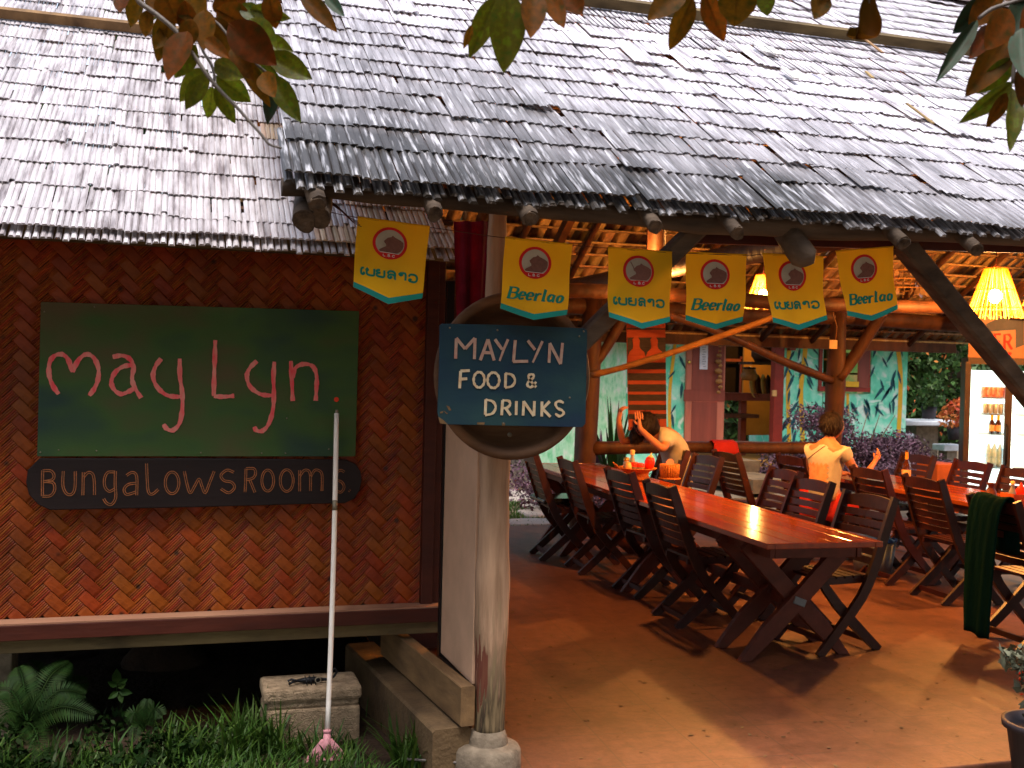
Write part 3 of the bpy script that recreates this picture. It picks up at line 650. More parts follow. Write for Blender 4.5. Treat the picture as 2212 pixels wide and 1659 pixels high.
# big squared brace on the right, stub ends hanging at the log
b = MB(); e0, e1 = PY(1938, 512, 4.1), PY(2215, 848, 4.55); b.beam(e0, e1+(e1-e0)*.45, .088, .088, up=(0, -1, 0), bev=.012); b.build('brace', M['log'], pav)
b = MB(); b.tube([PY(1690, 488, 4.0), PY(1712, 520, 3.97), PY(1738, 556, 3.95), PY(1744, 573, 3.95)], [.05, .056, .058, .03], 12, wob=.05); b.build('stub_end', M['log'], pav)
for (u, v) in ((657, 478), (692, 472)):
    p = PY(u, v, 3.90); q_ = PY(u+2, v-52, 4.10); d_ = (q_-p).normalized(); b = MB(); b.tube([p, p.lerp(q_, .5), q_, q_+d_*.5], [.040, .043, .041, .040], 16, wob=.09, seed=u); pl_ = b.build('plate_log', M['log'], pav)
    b = MB(); b.tube([p-d_*.003, p+d_*.001], [.036, .038], 16, wob=.09, seed=u); b.build('log_end', M['endgrain'], pl_)
# far posts, braces and rail
def pole(uv, Ys, rad, mt, name='brace', n=10, wob=.06, seed=0):
    pts = spline([PY(u, v, Y) for (u, v), Y in zip(uv, Ys)], 3)
    b = MB(); b.tube(pts, list(np.interp(np.linspace(0, 1, len(pts)), np.linspace(0, 1, len(rad)), rad)), n, wob=wob, seed=seed); return b.build(name, mt, pav)
z0p = PY(1262, 1000, 10.9)
post([(z0p.x-.03, 10.9, -.02), (z0p.x, 10.9, .5), (z0p.x+.02, 10.9, 1.2), (z0p.x+.05, 10.9, 1.9), (z0p.x+.05, 10.9, 2.5)], [.13, .12, .12, .11, .10], M['logr'], 14, .06, 5)
z1p = PY(1805, 850, 10.9)
post([(z1p.x-.05, 10.9, -.02), (z1p.x-.02, 10.9, .8), (z1p.x, 10.9, 1.6), (z1p.x+.01, 10.9, 2.1), (z1p.x+.02, 10.9, 2.6)], [.11, .10, .11, .085, .08], M['logr'], 14, .06, 6)
pole([(1275, 800), (1310, 750), (1345, 690), (1375, 640)], [10.85]*4, [.05, .055, .05], M['logr'], seed=1)
pole([(1278, 810), (1340, 795), (1440, 765), (1540, 732), (1640, 697), (1700, 672)], [10.8, 10.6, 10.3, 10.0, 9.7, 9.5], [.036, .033, .031, .027], M['pole'], seed=2)
pole([(1795, 822), (1740, 800), (1680, 775), (1600, 738), (1520, 706), (1440, 680), (1395, 655)], [10.85, 10.75, 10.6, 10.4, 10.2, 10.0, 9.9], [.048, .045, .04, .033], M['logr'], seed=3)
pole([(1810, 820), (1850, 765), (1885, 710), (1910, 672)], [10.85, 10.8, 10.7, 10.6], [.07, .065, .06], M['logr'], seed=4)
pole([(1395, 683), (1450, 684), (1500, 690), (1560, 700)], [10.6]*4, [.035, .03], M['pole'], seed=5)
pole([(1276, 968), (1400, 966), (1560, 966), (1700, 968), (1800, 966)], [10.85]*5, [.075, .07, .065], M['logr'], 'railing', seed=6)
# tie beams, plates, king posts
for (Y, z, r_) in ((7.45, 2.26, .052), (10.95, 2.36, .09)):
    b = MB(); b.tube([(x, Y, z+.015*math.sin(x*2.1+Y)) for x in np.linspace(RX0+.2, RX1, 14)], r_, 12, wob=.06, seed=int(Y)); b.build('tie_beam', M['logr'], pav)
for X in (3.35, 8.9):
    b = MB(); b.tube([(X+.02*math.sin(y), y, 2.44) for y in np.linspace(4.45, 11.2, 10)], .07, 12, wob=.06, seed=int(X*9)); b.build('tie_beam', M['logr'], pav)
    b = MB(); b.tube([(X, 7.4, 2.45), (X, 7.4, 3.5), (X, 7.4, 4.6)], .07, 10, wob=.05); b.build('king_post', M['logr'], pav)
    b = MB(); b.beam((X, 4.6, 2.5), (X, 6.9, 3.9), .07, .09); b.build('brace', M['logr'], pav)
    b = MB(); b.beam((X, 10.2, 2.5), (X, 8.0, 3.85), .07, .09); b.build('brace', M['logr'], pav)
b = MB(); b.tube([(9.6, 4.4, -.02), (9.6, 4.4, 2.4)], .1, 12, wob=.05); b.build('post', M['logr'], pav)
b = MB(); b.tube([(10.4, 10.9, -.02), (10.4, 10.9, 2.4)], .1, 12, wob=.05); b.build('post', M['logr'], pav)
b = MB(); b.box((5.2, 11.75, 2.1), (8.6, .16, .16)); b.build('rear_eave_beam', M['logr'], pav)
# curb and timber beam beside the post, and white partition board
b = MB(); fa_, na_ = Vector((1.06, 5.6, 0)), Vector((1.185, 4.40, 0))
b.beam(fa_+Vector((0, 0, .27)), na_+Vector((0, 0, .27)), .062, .168, bev=.004); tag(b.build('timber_beam', M['beamtan']), 'tan timber beam on the curb left of the sign post', 'beam')
b = MB(); b.beam(Vector((.975, 5.9, .04)), Vector((1.125, 4.42, .04)), .17, .27, bev=.012); tag(b.build('curb', M['curbc']), 'low concrete curb running back under the bungalow from the post base', 'curb')
t1, t2 = PZ(1017, 1480, .33), PZ(957, 1400, .33)
t1 = Vector((1.235, 4.47, 0)); t2 = Vector((1.222, 5.0, 0))
b = MB(); b.beam(t1+Vector((0, 0, .93)), t2+Vector((0, 0, .93)), .03, 1.18)
tag(b.build('partition_board', M['board'], bevel=.003), 'cream white partition board behind the left side of the sign post', 'board')
b = MB(); b.beam(t1+Vector((-.002, 0, .315)), t2+Vector((-.002, 0, .315)), .05, .03); b.beam(t2+Vector((-.005, .02, .3)), t2+Vector((-.005, .02, 2.1)), .035, .04, up=(0, 1, 0))
tag(b.build('black_frame', M['black']), 'black upright and bottom rail edging the white partition board', 'frame')
b = MB(); b.box((1.62, 6.4, 1.05), (.62, .04, 2.1)); b.box((1.62, 6.37, .95), (.5, .02, 1.6)); tag(b.build('wooden_screen', M['sill']), 'dark red wooden screen seen in the gap beside the bungalow corner', 'screen')
# crimson curtain
b = MB(); p0, p1, p2, p3 = PY(980, 478, 4.75), PY(1056, 478, 4.75), PY(1052, 760, 4.75), PY(992, 760, 4.75)
nx, ny = 14, 16; P = []
for j in range(ny+1):
    for i in range(nx+1):
        s_, t_ = i/nx, j/ny; p = (p0.lerp(p1, s_)).lerp(p3.lerp(p2, s_), t_); P.append(p+Vector((0, .02*math.sin(s_*14+t_*2), 0)))
b.add(P, [(j*(nx+1)+i, j*(nx+1)+i+1, (j+1)*(nx+1)+i+1, (j+1)*(nx+1)+i) for j in range(ny) for i in range(nx)], True)
tag(b.build('curtain', M['magenta']), 'crimson cloth hanging between bungalow roof and the sign post', 'curtain')
# ================================================================== SIGNS
def z4(x, y): return (x/3, 553+y/3)
def z5(x, y): return (737.3+x/3, 553+y/3)
NF = (0, -1, 0); _lift = 0
def loop(cx, cy, rx, ry, n=14): return [(cx+rx*math.cos(2*math.pi*k/n), cy+ry*math.sin(2*math.pi*k/n)) for k in range(n)]
def stroke(b, pts, conv, Y, w, smooth=True, closed=False, rr=None, th=.002):
    if smooth and len(pts) > 2: pts = spline(pts, 5, closed)
    global _lift
    _lift = (_lift+1) % 9
    P = [PY(*conv(*p), Y-.00025*_lift) for p in pts]
    ws = [w*(1+.18*math.sin(i*.9+len(pts))+.1*math.sin(i*2.3)) for i in range(len(P))]
    b.ribbon(P, ws, NF, th, closed)
# --- big green hand lettered board
c0 = [PY(u, v, WY-.05) for u, v in ((88, 652), (776, 672), (768, 986), (80, 986))]
sg = thing('hand_painted_sign', 'large dark green board with hand painted pink letters on the woven wall', 'sign')
b = MB(); b.prism([c0[3], c0[2], c0[1], c0[0]], Vector((0, 1, 0)), .014); b.build('board', M['green'], sg, bevel=.002)
b = MB(); YL = WY-.0515
for s_ in ([(380,895),(340,835),(318,765),(322,690),(352,648),(400,637),(440,668),(470,752)], [(470,752),(508,675),(560,637),(608,660),(638,728),(635,800),(612,858),(578,905)],
           [(730,655),(790,645),(842,668),(866,720),(856,790),(872,850),(915,920)], [(860,706),(800,716),(748,752),(722,810),(737,862),(782,894),(830,880),(868,858)],
           [(1045,665),(1008,715),(992,780),(1018,848),(1078,900),(1150,912),(1180,906)], [(1165,665),(1166,780),(1180,880),(1182,980),(1165,1080),(1122,1128),(1082,1120),(1060,1090)],
           [(1395,545),(1392,660),(1388,780),(1385,908)], [(1385,908),(1450,912),(1518,906)],
           [(1665,680),(1618,728),(1600,780),(1620,845),(1680,892),(1740,903),(1775,900)], [(1778,685),(1772,790),(1775,900),(1768,1000),(1740,1090),(1700,1133),(1662,1130),(1648,1106)],
           [(1885,680),(1891,800),(1897,940)], [(1895,790),(1915,725),(1970,700),(2028,716),(2052,780),(2050,860),(2046,938)]):
    stroke(b, s_, z4, YL, .0195)
b.build('lettering', M['pinkpaint'], sg)
b = MB(); p = PY(*z4(2180, 930), YL); b.prism([p+Vector((.012*math.cos(a), 0, .012*math.sin(a))) for a in np.linspace(0, 5.9, 14)], Vector((0, -1, 0)), .002); b.build('dot', M['redpaint'], sg)
for (x, y) in ((288, 360), (613, 330), (380, 1258), (625, 1262), (262, 1272), (1302, 1275), (1695, 1278), (1850, 1278), (2130, 1252), (1858, 1052)):
    b = MB(); p = PY(*z4(x, y), YL); b.ball(p, .004, 5); b.build('nail', M['nail'], sg)
# --- carved plaque
pq = thing('carved_plaque', 'dark rounded wooden plaque with carved letters below the green board', 'sign')
YP = WY-.055
pts = [(85, 990), (420, 990), (748, 993), (768, 1002), (779, 1018), (782, 1037), (777, 1060), (765, 1078), (745, 1087), (420, 1096), (108, 1102), (82, 1090), (62, 1068), (56, 1042), (60, 1015)]
b = MB(); b.prism([PY(u, v, YP) for u, v in pts][::-1], Vector((0, 1, 0)), .022); b.build('board', M['plaque'], pq, bevel=.004)
def carve(b, pts, closed=False, smooth=True):
    if smooth and len(pts) > 2: pts = spline(pts, 4, closed)
    P = [PY(*z4(*p), YP-.001) for p in pts]; n = len(P)
    # raised rims on both sides of a groove
    if n < 2: return
    for sgn in (1, -1):
        Q = []
        for i in range(n):
            t = (P[(i+1) % n]-P[(i-1) % n]) if closed else (P[min(i+1, n-1)]-P[max(i-1, 0)])
            if t.length < 1e-9: t = Vector((1, 0, 0))
            x = t.normalized().cross(Vector((0, -1, 0))); Q.append(P[i]+x*.0042*sgn)
        b.ribbon([q_+Vector((0, -.0002*(len(b.v) % 5), 0)) for q_ in Q], .0034, NF, .002, closed)
b = MB()
for s_ in ([(277,1390),(275,1470),(275,1555)], [(277,1392),(328,1392),(350,1420),(338,1450),(280,1462)], [(280,1462),(342,1468),(355,1512),(328,1553),(275,1556)],
           [(410,1395),(408,1490),(432,1540),(466,1543),(486,1500),(488,1395)], [(540,1402),(537,1550)], [(540,1435),(572,1402),(603,1418),(612,1480),(612,1548)],
           [(745,1400),(700,1402),(678,1440),(680,1495),(708,1525),(745,1508)], [(748,1395),(746,1480),(750,1565),(722,1610),(690,1600),(672,1572)],
           [(820,1422),(858,1402),(886,1430),(886,1550)], [(884,1472),(832,1480),(804,1512),(822,1545),(882,1528)], [(950,1345),(954,1450),(962,1528),(988,1543),(1026,1512)],
           [(1195,1395),(1210,1470),(1232,1535),(1262,1490),(1290,1445),(1308,1490),(1330,1535),(1360,1465),(1388,1395)],
           [(1515,1402),(1472,1387),(1432,1420),(1452,1455),(1500,1466),(1520,1500),(1482,1535),(1432,1508)],
           [(1594,1378),(1592,1455),(1588,1530)], [(1594,1378),(1645,1378),(1656,1410),(1638,1440),(1594,1450)], [(1618,1450),(1635,1490),(1652,1532)],
           [(1942,1388),(1942,1525)], [(1944,1425),(1970,1390),(2000,1392),(2012,1430),(2012,1522)], [(2014,1430),(2040,1388),(2075,1395),(2088,1430),(2086,1522)],
           [(2232,1400),(2205,1388),(2172,1415),(2182,1450),(2215,1465),(2230,1500),(2205,1532),(2165,1505)], [(2262,1518),(2268,1524)]):
    carve(b, s_)
for (cx, cy, rx, ry) in ((1115, 1470, 44, 70), (1735, 1455, 38, 68), (1858, 1455, 42, 70)): carve(b, loop(cx, cy, rx, ry), True)
b.build('lettering', M['carve'], pq)
# --- round wooden basin with the blue board, on post A
dc = PY(1101, 812, 4.27); dr = .333
basin = thing('wooden_basin', 'big round old wooden basin hung on the post behind the blue board', 'basin')
Rm = Matrix.Rotation(R(90), 3, 'X'); Rz = Matrix.Rotation(R(-6), 3, 'Z'); MM = Rz @ Rm
sxy = Matrix.Diagonal((.965, 1.0, 1.02))
prof = [(0, -.03), (.6*dr, -.03), (.70*dr, -.018), (.80*dr, .015), (.865*dr, .055), (.885*dr, .072), (.93*dr, .080), (.975*dr, .078), (dr, .066), (dr*.985, .03), (dr*.9, -.02), (dr*.6, -.055), (0, -.06)]
b = MB(); b.lathe(prof, c=dc, n=56, M=sxy @ MM); b.build('bowl', M['disc'], basin)
b = MB(); p = PY(1101, 939, 4.2); b.lathe([(0, .0), (.006, .0), (.009, -.003), (.009, .004), (.005, .006)], c=p, n=12, M=Rm); b.build('nail', M['nail'], basin)
fs = thing('food_and_drinks_sign', 'small blue green board with cream hand lettering on the round wooden basin', 'sign')
YB = 4.14
cc = [(951, 703), (956, 699), (1100, 702), (1262, 709), (1269, 714), (1267, 820), (1265, 915), (1258, 923), (1100, 920), (962, 917), (948, 903), (946, 890), (949, 800)]
b = MB(); b.prism([PY(u, v, YB) for u, v in cc][::-1], Vector((0, 1, 0)), .014); b.build('board', M['blue'], fs, bevel=.002)
def letters(nm, strokes, mt, w, hs=()):
    b = MB()
    for s_ in strokes:
        sm = len(s_) > 4
        stroke(b, s_, z5, YB-.0012, w, smooth=sm)
    for l in hs: stroke(b, loop(*l), z5, YB-.0012, w, True, True)
    b.build(nm, mt, fs)
letters('lettering', [[(740,665),(745,535)], [(745,532),(802,602)], [(802,602),(865,532)], [(866,532),(862,668)], [(900,675),(950,540)], [(950,540),(990,677)], [(915,625),(978,627)],
    [(995,540),(1042,605)], [(1080,540),(1052,605),(1025,680)], [(1127,545),(1115,685)], [(1112,684),(1210,682)], [(1208,548),(1255,608)], [(1303,552),(1270,625),(1240,690)],
    [(1352,565),(1345,692)], [(1350,565),(1420,700)], [(1420,700),(1433,563)]], M['peach'], .0105)
letters('lettering', [[(773,745),(766,857)], [(772,745),(832,742)], [(770,798),(815,795)], [(1065,760),(1062,852)], [(1063,762),(1105,770),(1125,808),(1105,843),(1062,852)]], M['cream'], .0098, hs=((892, 802, 35, 50), (985, 805, 38, 50)))
letters('lettering', [[(1262,850),(1235,820),(1212,785),(1222,768),(1242,770),(1244,788),(1212,815),(1206,838),(1230,850),(1262,815)]], M['cream'], .0098)
letters('lettering', [[(936,930),(932,1028)], [(935,932),(980,942),(1000,980),(978,1020),(932,1030)],
    [(1045,935),(1038,1032)], [(1045,936),(1082,938),(1094,960),(1075,982),(1043,986)], [(1065,986),(1097,1032)], [(1134,940),(1132,1030)], [(1182,940),(1177,1034)], [(1181,942),(1247,1036)],
    [(1247,1036),(1251,940)], [(1300,943),(1298,1040)], [(1350,942),(1302,992)], [(1304,990),(1355,1042)], [(1440,952),(1412,940),(1388,956),(1400,985),(1430,1000),(1440,1020),(1415,1038),(1386,1022)]], M['cream'], .0098)
for (x, y) in ((703, 465), (1012, 480), (1570, 488), (1542, 520), (1480, 918), (1050, 1085)):
    b = MB(); b.ball(PY(*z5(x, y), YB-.001), .0042, 5); b.build('nail', M['nail'], fs)
b = MB(); 
for poly in ([(640,1010),(660,1005),(656,1018),(640,1020)], [(680,968),(700,975),(712,1000),(698,1002)], [(660,1000),(690,1020),(684,1026)], [(628,1040),(660,1062),(690,1090),(640,1085)], [(880,1078),(930,1078),(925,1094),(880,1092)], [(1040,1080),(1062,1082),(1060,1100),(1042,1098)]):
    b.prism([PY(*z5(*p), YB-.0008) for p in poly][::-1], Vector((0, -1, 0)), .001)
b.build('chipped_paint', M['beamtan'], fs)
# ================================================================== FLAGS
FY = 4.07
def tri(poly):
    """ear clipping is left to blender: one n-gon"""
    return [tuple(range(len(poly)))]
def flag(n, TL, TR, BR, BL, TIP, lao, label, mark=False, seed=0, Y=FY):
    t = thing('pennant_flag', label, 'flag', group=None)
    tl, tr, br, bl_ = [PY(*p, Y) for p in (TL, TR, BR, BL)]; tip = PY(*TIP, Y)
    mid = bl_.lerp(br, .5); drop = (mid-tip).length/((tl-bl_).length); rr = random.Random(seed); a1, a2, a3 = rr.uniform(0, 6), rr.uniform(0, 6), rr.uniform(.6, 1.3)
    down = (bl_-tl+br-tr).normalized()
    def f(s, q_, off=0.0):      # s 0..1 across, q_ 0..1 down the side, tip point hangs lower
        e = q_*(1+drop*(1-abs(2*s-1))) if q_ > 0 else 0
        p = tl.lerp(tr, s).lerp(bl_.lerp(br, s), q_); p = p+down*(e-q_)*(tl-bl_).length
        rip = .012*math.sin(s*5+a1+q_*1.5)*q_+.007*math.sin(q_*7+a2)*(.3+q_)+.014*a3*q_*math.sin(s*2+a2)+.003*math.sin(s*13+a2+q_*4)
        return p+Vector((0, rip-off, 0))
    N1, N2 = 16, 14
    b = MB(); P = [f(i/N1, j/N2) for j in range(N2+1) for i in range(N1+1)]
    b.add(P, [(j*(N1+1)+i, (j+1)*(N1+1)+i, (j+1)*(N1+1)+i+1, j*(N1+1)+i+1) for j in range(N2) for i in range(N1)], True); b.build('cloth', M['yellow'], t)
    def uv(x, y):   # flat print coordinates: x 0..1, y 0..1 (0 top) measured without the point
        return x, y/(1+drop*(1-abs(2*x-1)))
    def patch(pts, mt, name, off, par=t):
        b = MB(); c = np.mean(np.array(pts), 0); rings = 5; P = []; n = len(pts)
        for k in range(1, rings+1):
            for (x, y) in pts: P.append(f(*uv(c[0]+(x-c[0])*k/rings, c[1]+(y-c[1])*k/rings), off))
        P.append(f(*uv(*c), off)); F = [(len(P)-1, i, (i+1) % n) for i in range(n)]
        for k in range(rings-1): F += [(k*n+i, (k+1)*n+i, (k+1)*n+(i+1) % n, k*n+(i+1) % n) for i in range(n)]
        b.add(P, F, True); return b.build(name, mt, par)
    # lower band
    b = MB(); P = []
    for i in range(N1+1):
        s = i/N1
        for q_ in (.925, .965, 1.0): P.append(f(s, q_, .0015))
    b.add(P, [(i*3+k, i*3+k+1, i*3+k+4, i*3+k+3) for i in range(N1) for k in range(2)], True); b.build('hem_band', M['teal'], t)
    asp = .8   # width/height of the side panel
    ex, ey, er = .47, .305, .242
    C_ = lambda r_, n=28: [(ex+r_*math.cos(a), ey+r_*asp*1.18*math.sin(a)) for a in np.linspace(0, 2*math.pi, n, endpoint=False)]
    em = patch(C_(er), M['red'], 'emblem', .0015)
    k = .83
    disc_ = [(ex+er*k*math.cos(a), min(ey+er*k*asp*1.18*math.sin(a), ey+er*.60*asp*1.18)) for a in np.linspace(0, 2*math.pi, 32, endpoint=False)]
    patch(disc_, M['emblem'], 'emblem_disc', .0028, em)
    # crouching cat outline, facing left
    T = [(-.37,-.10),(-.28,-.2),(-.16,-.33),(.03,-.39),(.11,-.50),(.24,-.40),(.57,-.27),(.76,-.14),(.78,.06),(.74,.26),(.62,.44),(.44,.58),(-.55,.56),(-.62,.47),(-.55,.41),(-.41,.45),(-.16,.42),(.06,.43),(.12,.34),(.04,.25),(-.08,.19),(-.15,.26),(-.22,.20),(-.24,.08),(-.33,0)]
    me = bpy.data.meshes.new('emblem_cat'); bm = bmesh.new(); vs_ = [bm.verts.new((x, y, 0)) for x, y in T]; fc = bm.faces.new(vs_)
    bmesh.ops.triangulate(bm, faces=[fc]); bmesh.ops.subdivide_edges(bm, edges=bm.edges[:], cuts=4, use_grid_fill=True)
    for v_ in bm.verts: v_.co = f(*uv(ex+v_.co.x*er, ey+v_.co.y*er*asp*1.18), .0046)
    bmesh.ops.triangulate(bm, faces=bm.faces[:]); bm.to_mesh(me); bm.free(); me.materials.append(M['tiger']); link('emblem_cat', me, em)
    def prn(strokes, x0, y0, sx, sy, w, name, mt, off, par, sm=True, slant=0.0, rot=0.0):
        b = MB()
        for si_, st in enumerate(strokes):
            cl = st[0] == 'c'; st = st[1:] if cl else st
            pts = spline(st, 4, cl) if (sm and len(st) > 2) else st
            P = []
            for (x, y) in pts:
                X = x0+(x+slant*(1-y))*sx; Yq = y0+y*sy+rot*(X-.5)
                P.append(f(*uv(X, Yq), off+.0002*(si_ % 7)))
            ws = []
            for i_ in range(len(P)):
                d_ = P[min(i_+1, len(P)-1)]-P[max(i_-1, 0)]; ws.append(w*(1.0 if not slant else .5+.75*abs(d_.z)/max(d_.length, 1e-6)))
            b.ribbon(P, ws, (0, -1, 0), .0008, cl)
        return b.build(name, mt, par)
    LBC = [[(0,0),(0,1),(.5,1)], [(.75,1),(.77,1)], [(1.1,0),(1.1,1),(1.5,1),(1.6,.75),(1.5,.5),(1.1,.5)], [(1.1,0),(1.45,0),(1.5,.25),(1.4,.5)], [(1.85,1),(1.87,1)], [(2.7,.2),(2.4,0),(2.15,.3),(2.15,.7),(2.4,1),(2.7,.8)]]
    prn(LBC, ex-.085, ey+er*.70*asp*1.18, .060, .030, .0023, 'emblem_letters', M['white'], .0035, em, sm=False)
    prn([[(0, 0), (1, 0)]], ex-er*.55, ey+er*.60*asp*1.18, er*1.1, 1, .002, 'emblem_line', M['white'], .0044, em)
    if lao:
        S = [[(.30,.1),(.12,.12),(.05,.35),(.05,.8),(.2,1),(.35,.85),(.22,.7)], [(.62,.15),(.72,.3),(.6,.4),(.55,.25),(.7,.05)], [(.6,.4),(.6,.8),(.8,1),(1.25,1),(1.35,.8),(1.35,.05)],
             [(1.95,.1),(1.65,.15),(1.6,.35),(1.85,.5),(1.62,.62),(1.65,.9),(1.9,1),(2.3,1),(2.4,.8),(2.4,.05)], [(1.85,.5),(2.0,.45)],
             [(2.75,.45),(2.9,.08),(3.3,.05),(3.5,.3),(3.5,.95),(3.62,1.0)], [(3.5,.55),(3.1,.45),(2.85,.62),(2.82,.9),(3.0,1.0),(3.15,.85),(3.02,.7)],
             [(3.9,.35),(4.05,.1),(4.25,.3),(4.08,.42),(3.95,.25)], [(4.05,.1),(4.45,.05),(4.6,.25),(4.6,1.02)],
             [(4.95,.4),(5.1,.1),(5.6,.05),(5.85,.3),(5.85,.75),(5.6,1),(5.15,1),(4.98,.85),(5.12,.7),(5.25,.85)]]
        prn(S, .09, .695, .136, .105, .0080, 'lettering', M['tealtext'], .002, t)
    else:
        S = [[(.15,0),(.15,1)], [(0,0),(.5,0),(.78,.12),(.72,.42),(.2,.48)], [(.2,.48),(.7,.5),(.85,.75),(.6,1),(0,1)],
             [(1.08,.68),(1.5,.62),(1.45,.38),(1.2,.36),(1.05,.7),(1.2,1),(1.5,.9)], [(1.8,.68),(2.2,.62),(2.15,.38),(1.9,.36),(1.75,.7),(1.9,1),(2.2,.9)],
             [(2.5,.38),(2.5,1)], [(2.52,.55),(2.7,.38),(2.9,.42)], [(3.15,-.05),(3.15,.9),(3.3,1)],
             [(3.98,.42),(3.7,.38),(3.55,.7),(3.68,.98),(3.9,.85)], [(4.02,.36),(4.0,.9),(4.15,1)], ['c', (4.6,.38),(4.4,.55),(4.4,.85),(4.55,1),(4.8,.85),(4.82,.5)]]
        S += [[(0,1),(.3,1)], [(-.02,0),(.3,0)], [(2.38,.4),(2.5,.38)], [(2.38,1),(2.64,1)], [(3.02,-.03),(3.15,-.05)], [(3.02,1),(3.34,1)]]
        prn(S, .075, .685, .168, .155, .0098, 'lettering', M['tealtext'], .002, t, slant=.22)
    if mark: prn([[(0, 0), (.4, .6), (.5, 1)]], ex-.13, ey-.13, .1, .13, .003, 'crease_mark', M['tiger'], .005, em)
    # top hem fold
    b = MB(); b.tube([f(i/8, 0)+Vector((0, 0, .002)) for i in range(9)], .004, 6); b.build('hem_fold', M['yellow'], t)
    return t
L_ = 'yellow pennant flag with '
flag(1, (772, 470), (928, 491), (914, 644), (762, 620), (828, 655), True, L_+'Lao lettering, leftmost, over the bungalow corner', seed=1)
flag(2, (1091, 514), (1236, 530), (1225, 680), (1081, 666), (1156, 691), False, L_+'Latin lettering, hanging just above the blue sign board', seed=2)
flag(3, (1313, 536), (1451, 546), (1447, 695), (1315, 685), (1372, 708), True, L_+'Lao lettering, third from left, above the tapestry', mark=True, seed=3)
flag(4, (1483, 546), (1614, 552), (1610, 694), (1484, 691), (1553, 711), False, L_+'Latin lettering, fourth from left, above the brown door', seed=4)
flag(5, (1646, 549), (1777, 556), (1783, 691), (1661, 697), (1713, 710), True, L_+'Lao lettering, partly covered by a dark log end', seed=5)
flag(6, (1804, 544), (1928, 534), (1936, 668), (1825, 682), (1886, 692), False, L_+'Latin lettering, rightmost, swung askew beside the big brace', seed=6)
b = MB(); sp_ = spline([PY(u, v, FY) for u, v in ((700, 455), (772, 470), (928, 491), (1010, 503), (1091, 514), (1236, 530), (1313, 536), (1451, 546), (1483, 547), (1614, 552), (1646, 550), (1777, 553), (1804, 542), (1928, 533), (1990, 520))], 3)
b.tube(sp_, .0016, 5); tag(b.build('flag_string', M['wire']), 'thin dark string carrying the yellow pennant flags along the eave', 'string')
b = MB()
for k in range(4): b.tube([PY(u+k*3, v+k*4, 4.0) for u, v in ((706, 428), (730, 446), (755, 470), (772, 478))], .0014, 5)
tag(b.build('wire_twist', M['wire']), 'twisted wires tied to the log end left of the first flag', 'wire')
# ================================================================== YARD THINGS
GZ = -.06
blk = thing('concrete_block', 'coarse concrete block with moulded upper edge standing in the grass under the wall', 'block')
p0, p1 = PZ(567, 1612, GZ), PZ(786, 1606, GZ); cx, cy = (p0.x+p1.x)/2, 5.06; bw = p1.x-p0.x
top = PY(600, 1492, cy).z
b = MB(); h = top-GZ
b.box((cx, cy+.13, GZ-.04+(h*.62)/2), (bw*.97, .25, h*.62+.08)); b.build('block_body', M['block'], blk, bevel=.012)
b = MB(); b.box((cx, cy+.13, GZ+h*.70), (bw*.945, .235, h*.17)); b.build('moulding', M['block'], blk, bevel=.012)
b = MB(); b.box((cx, cy+.13, GZ+h*.87), (bw, .26, h*.26)); b.build('cap', M['block'], blk, bevel=.018)
# little black iron scorpion like ornament lying on the block
orn = thing('iron_ornament', 'small black wrought scorpion shaped ornament lying on the concrete block', 'ornament')
tz = top+.005
b = MB(); pp = [PY(u, v, cy+.08) for u, v in ((640, 1470), (660, 1466), (680, 1463), (696, 1462))]
b.tube([Vector((p.x, p.y, tz+.012)) for p in pp], [.006, .014, .015, .009], 10); b.build('body', M['iron'], orn)
b = MB(); xs0 = pp[-1].x; b.tube([Vector((xs0+dx, cy+.08, tz+dz)) for dx, dz in ((0, .012), (.03, .010), (.055, .022), (.07, .045), (.06, .062), (.045, .055), (.05, .045))], [.008, .007, .006, .006, .005, .005, .003], 8); b.build('tail', M['iron'], orn)
for s_ in (-1, 1):
    b = MB(); x_ = pp[0].x; b.tube([Vector((x_+.01, cy+.08, tz+.010)), Vector((x_-.02, cy+.08+s_*.022, tz+.014)), Vector((x_-.035, cy+.08+s_*.028, tz+.006)), Vector((x_-.03, cy+.08+s_*.014, tz+.001))], [.005, .006, .006, .002], 8); b.build('claw', M['iron'], orn)
    for k in range(3):
        b = MB(); x_ = pp[1].x+k*.02; b.tube([Vector((x_, cy+.08, tz+.012)), Vector((x_, cy+.08+s_*.022, tz+.026)), Vector((x_+.004, cy+.08+s_*.036, tz-.002))], .0028, 6); b.build('leg', M['iron'], orn)
b = MB(); b.lathe([(.012, -.002), (.016, 0), (.012, .002), (.010, 0), (.012, -.002)], c=(pp[2].x+.012, cy+.05, tz+.018), n=14, M=Matrix.Rotation(R(80), 3, 'X')); b.build('ring', M['nail'], orn)
# broom leaning on the wall
br = thing('broom', 'upturned white handled broom with pink plastic head leaning against the wall', 'broom')
bp = PZ(705, 1640, GZ); tp = PY(727, 893, WY-.11)
hp = [bp.lerp(tp, t) + Vector((.006*math.sin(t*3.1), 0, 0)) for t in np.linspace(.075, 1, 14)]
b = MB(); b.tube(hp, [.0118]*13+[.0112], 12); b.build('handle', M['broomw'], br)
b = MB(); b.tube([tp+Vector((0, 0, -.005)), tp+Vector((.001, 0.001, .018))], [.0078, .0074], 10); b.build('handle_tip', M['nail'], br)
b = MB(); q1 = bp.lerp(tp, .365); q2 = bp.lerp(tp, .385); 
for a_, c_ in ((.705, .735),):
    b.tube([bp.lerp(tp, a_)+Vector((.006*math.sin(a_*3.1), 0, 0)), bp.lerp(tp, c_)+Vector((.006*math.sin(c_*3.1), 0, 0))], .0119, 12)
b.build('worn_mark', M['nail'], br)
up_ = (tp-bp).normalized()
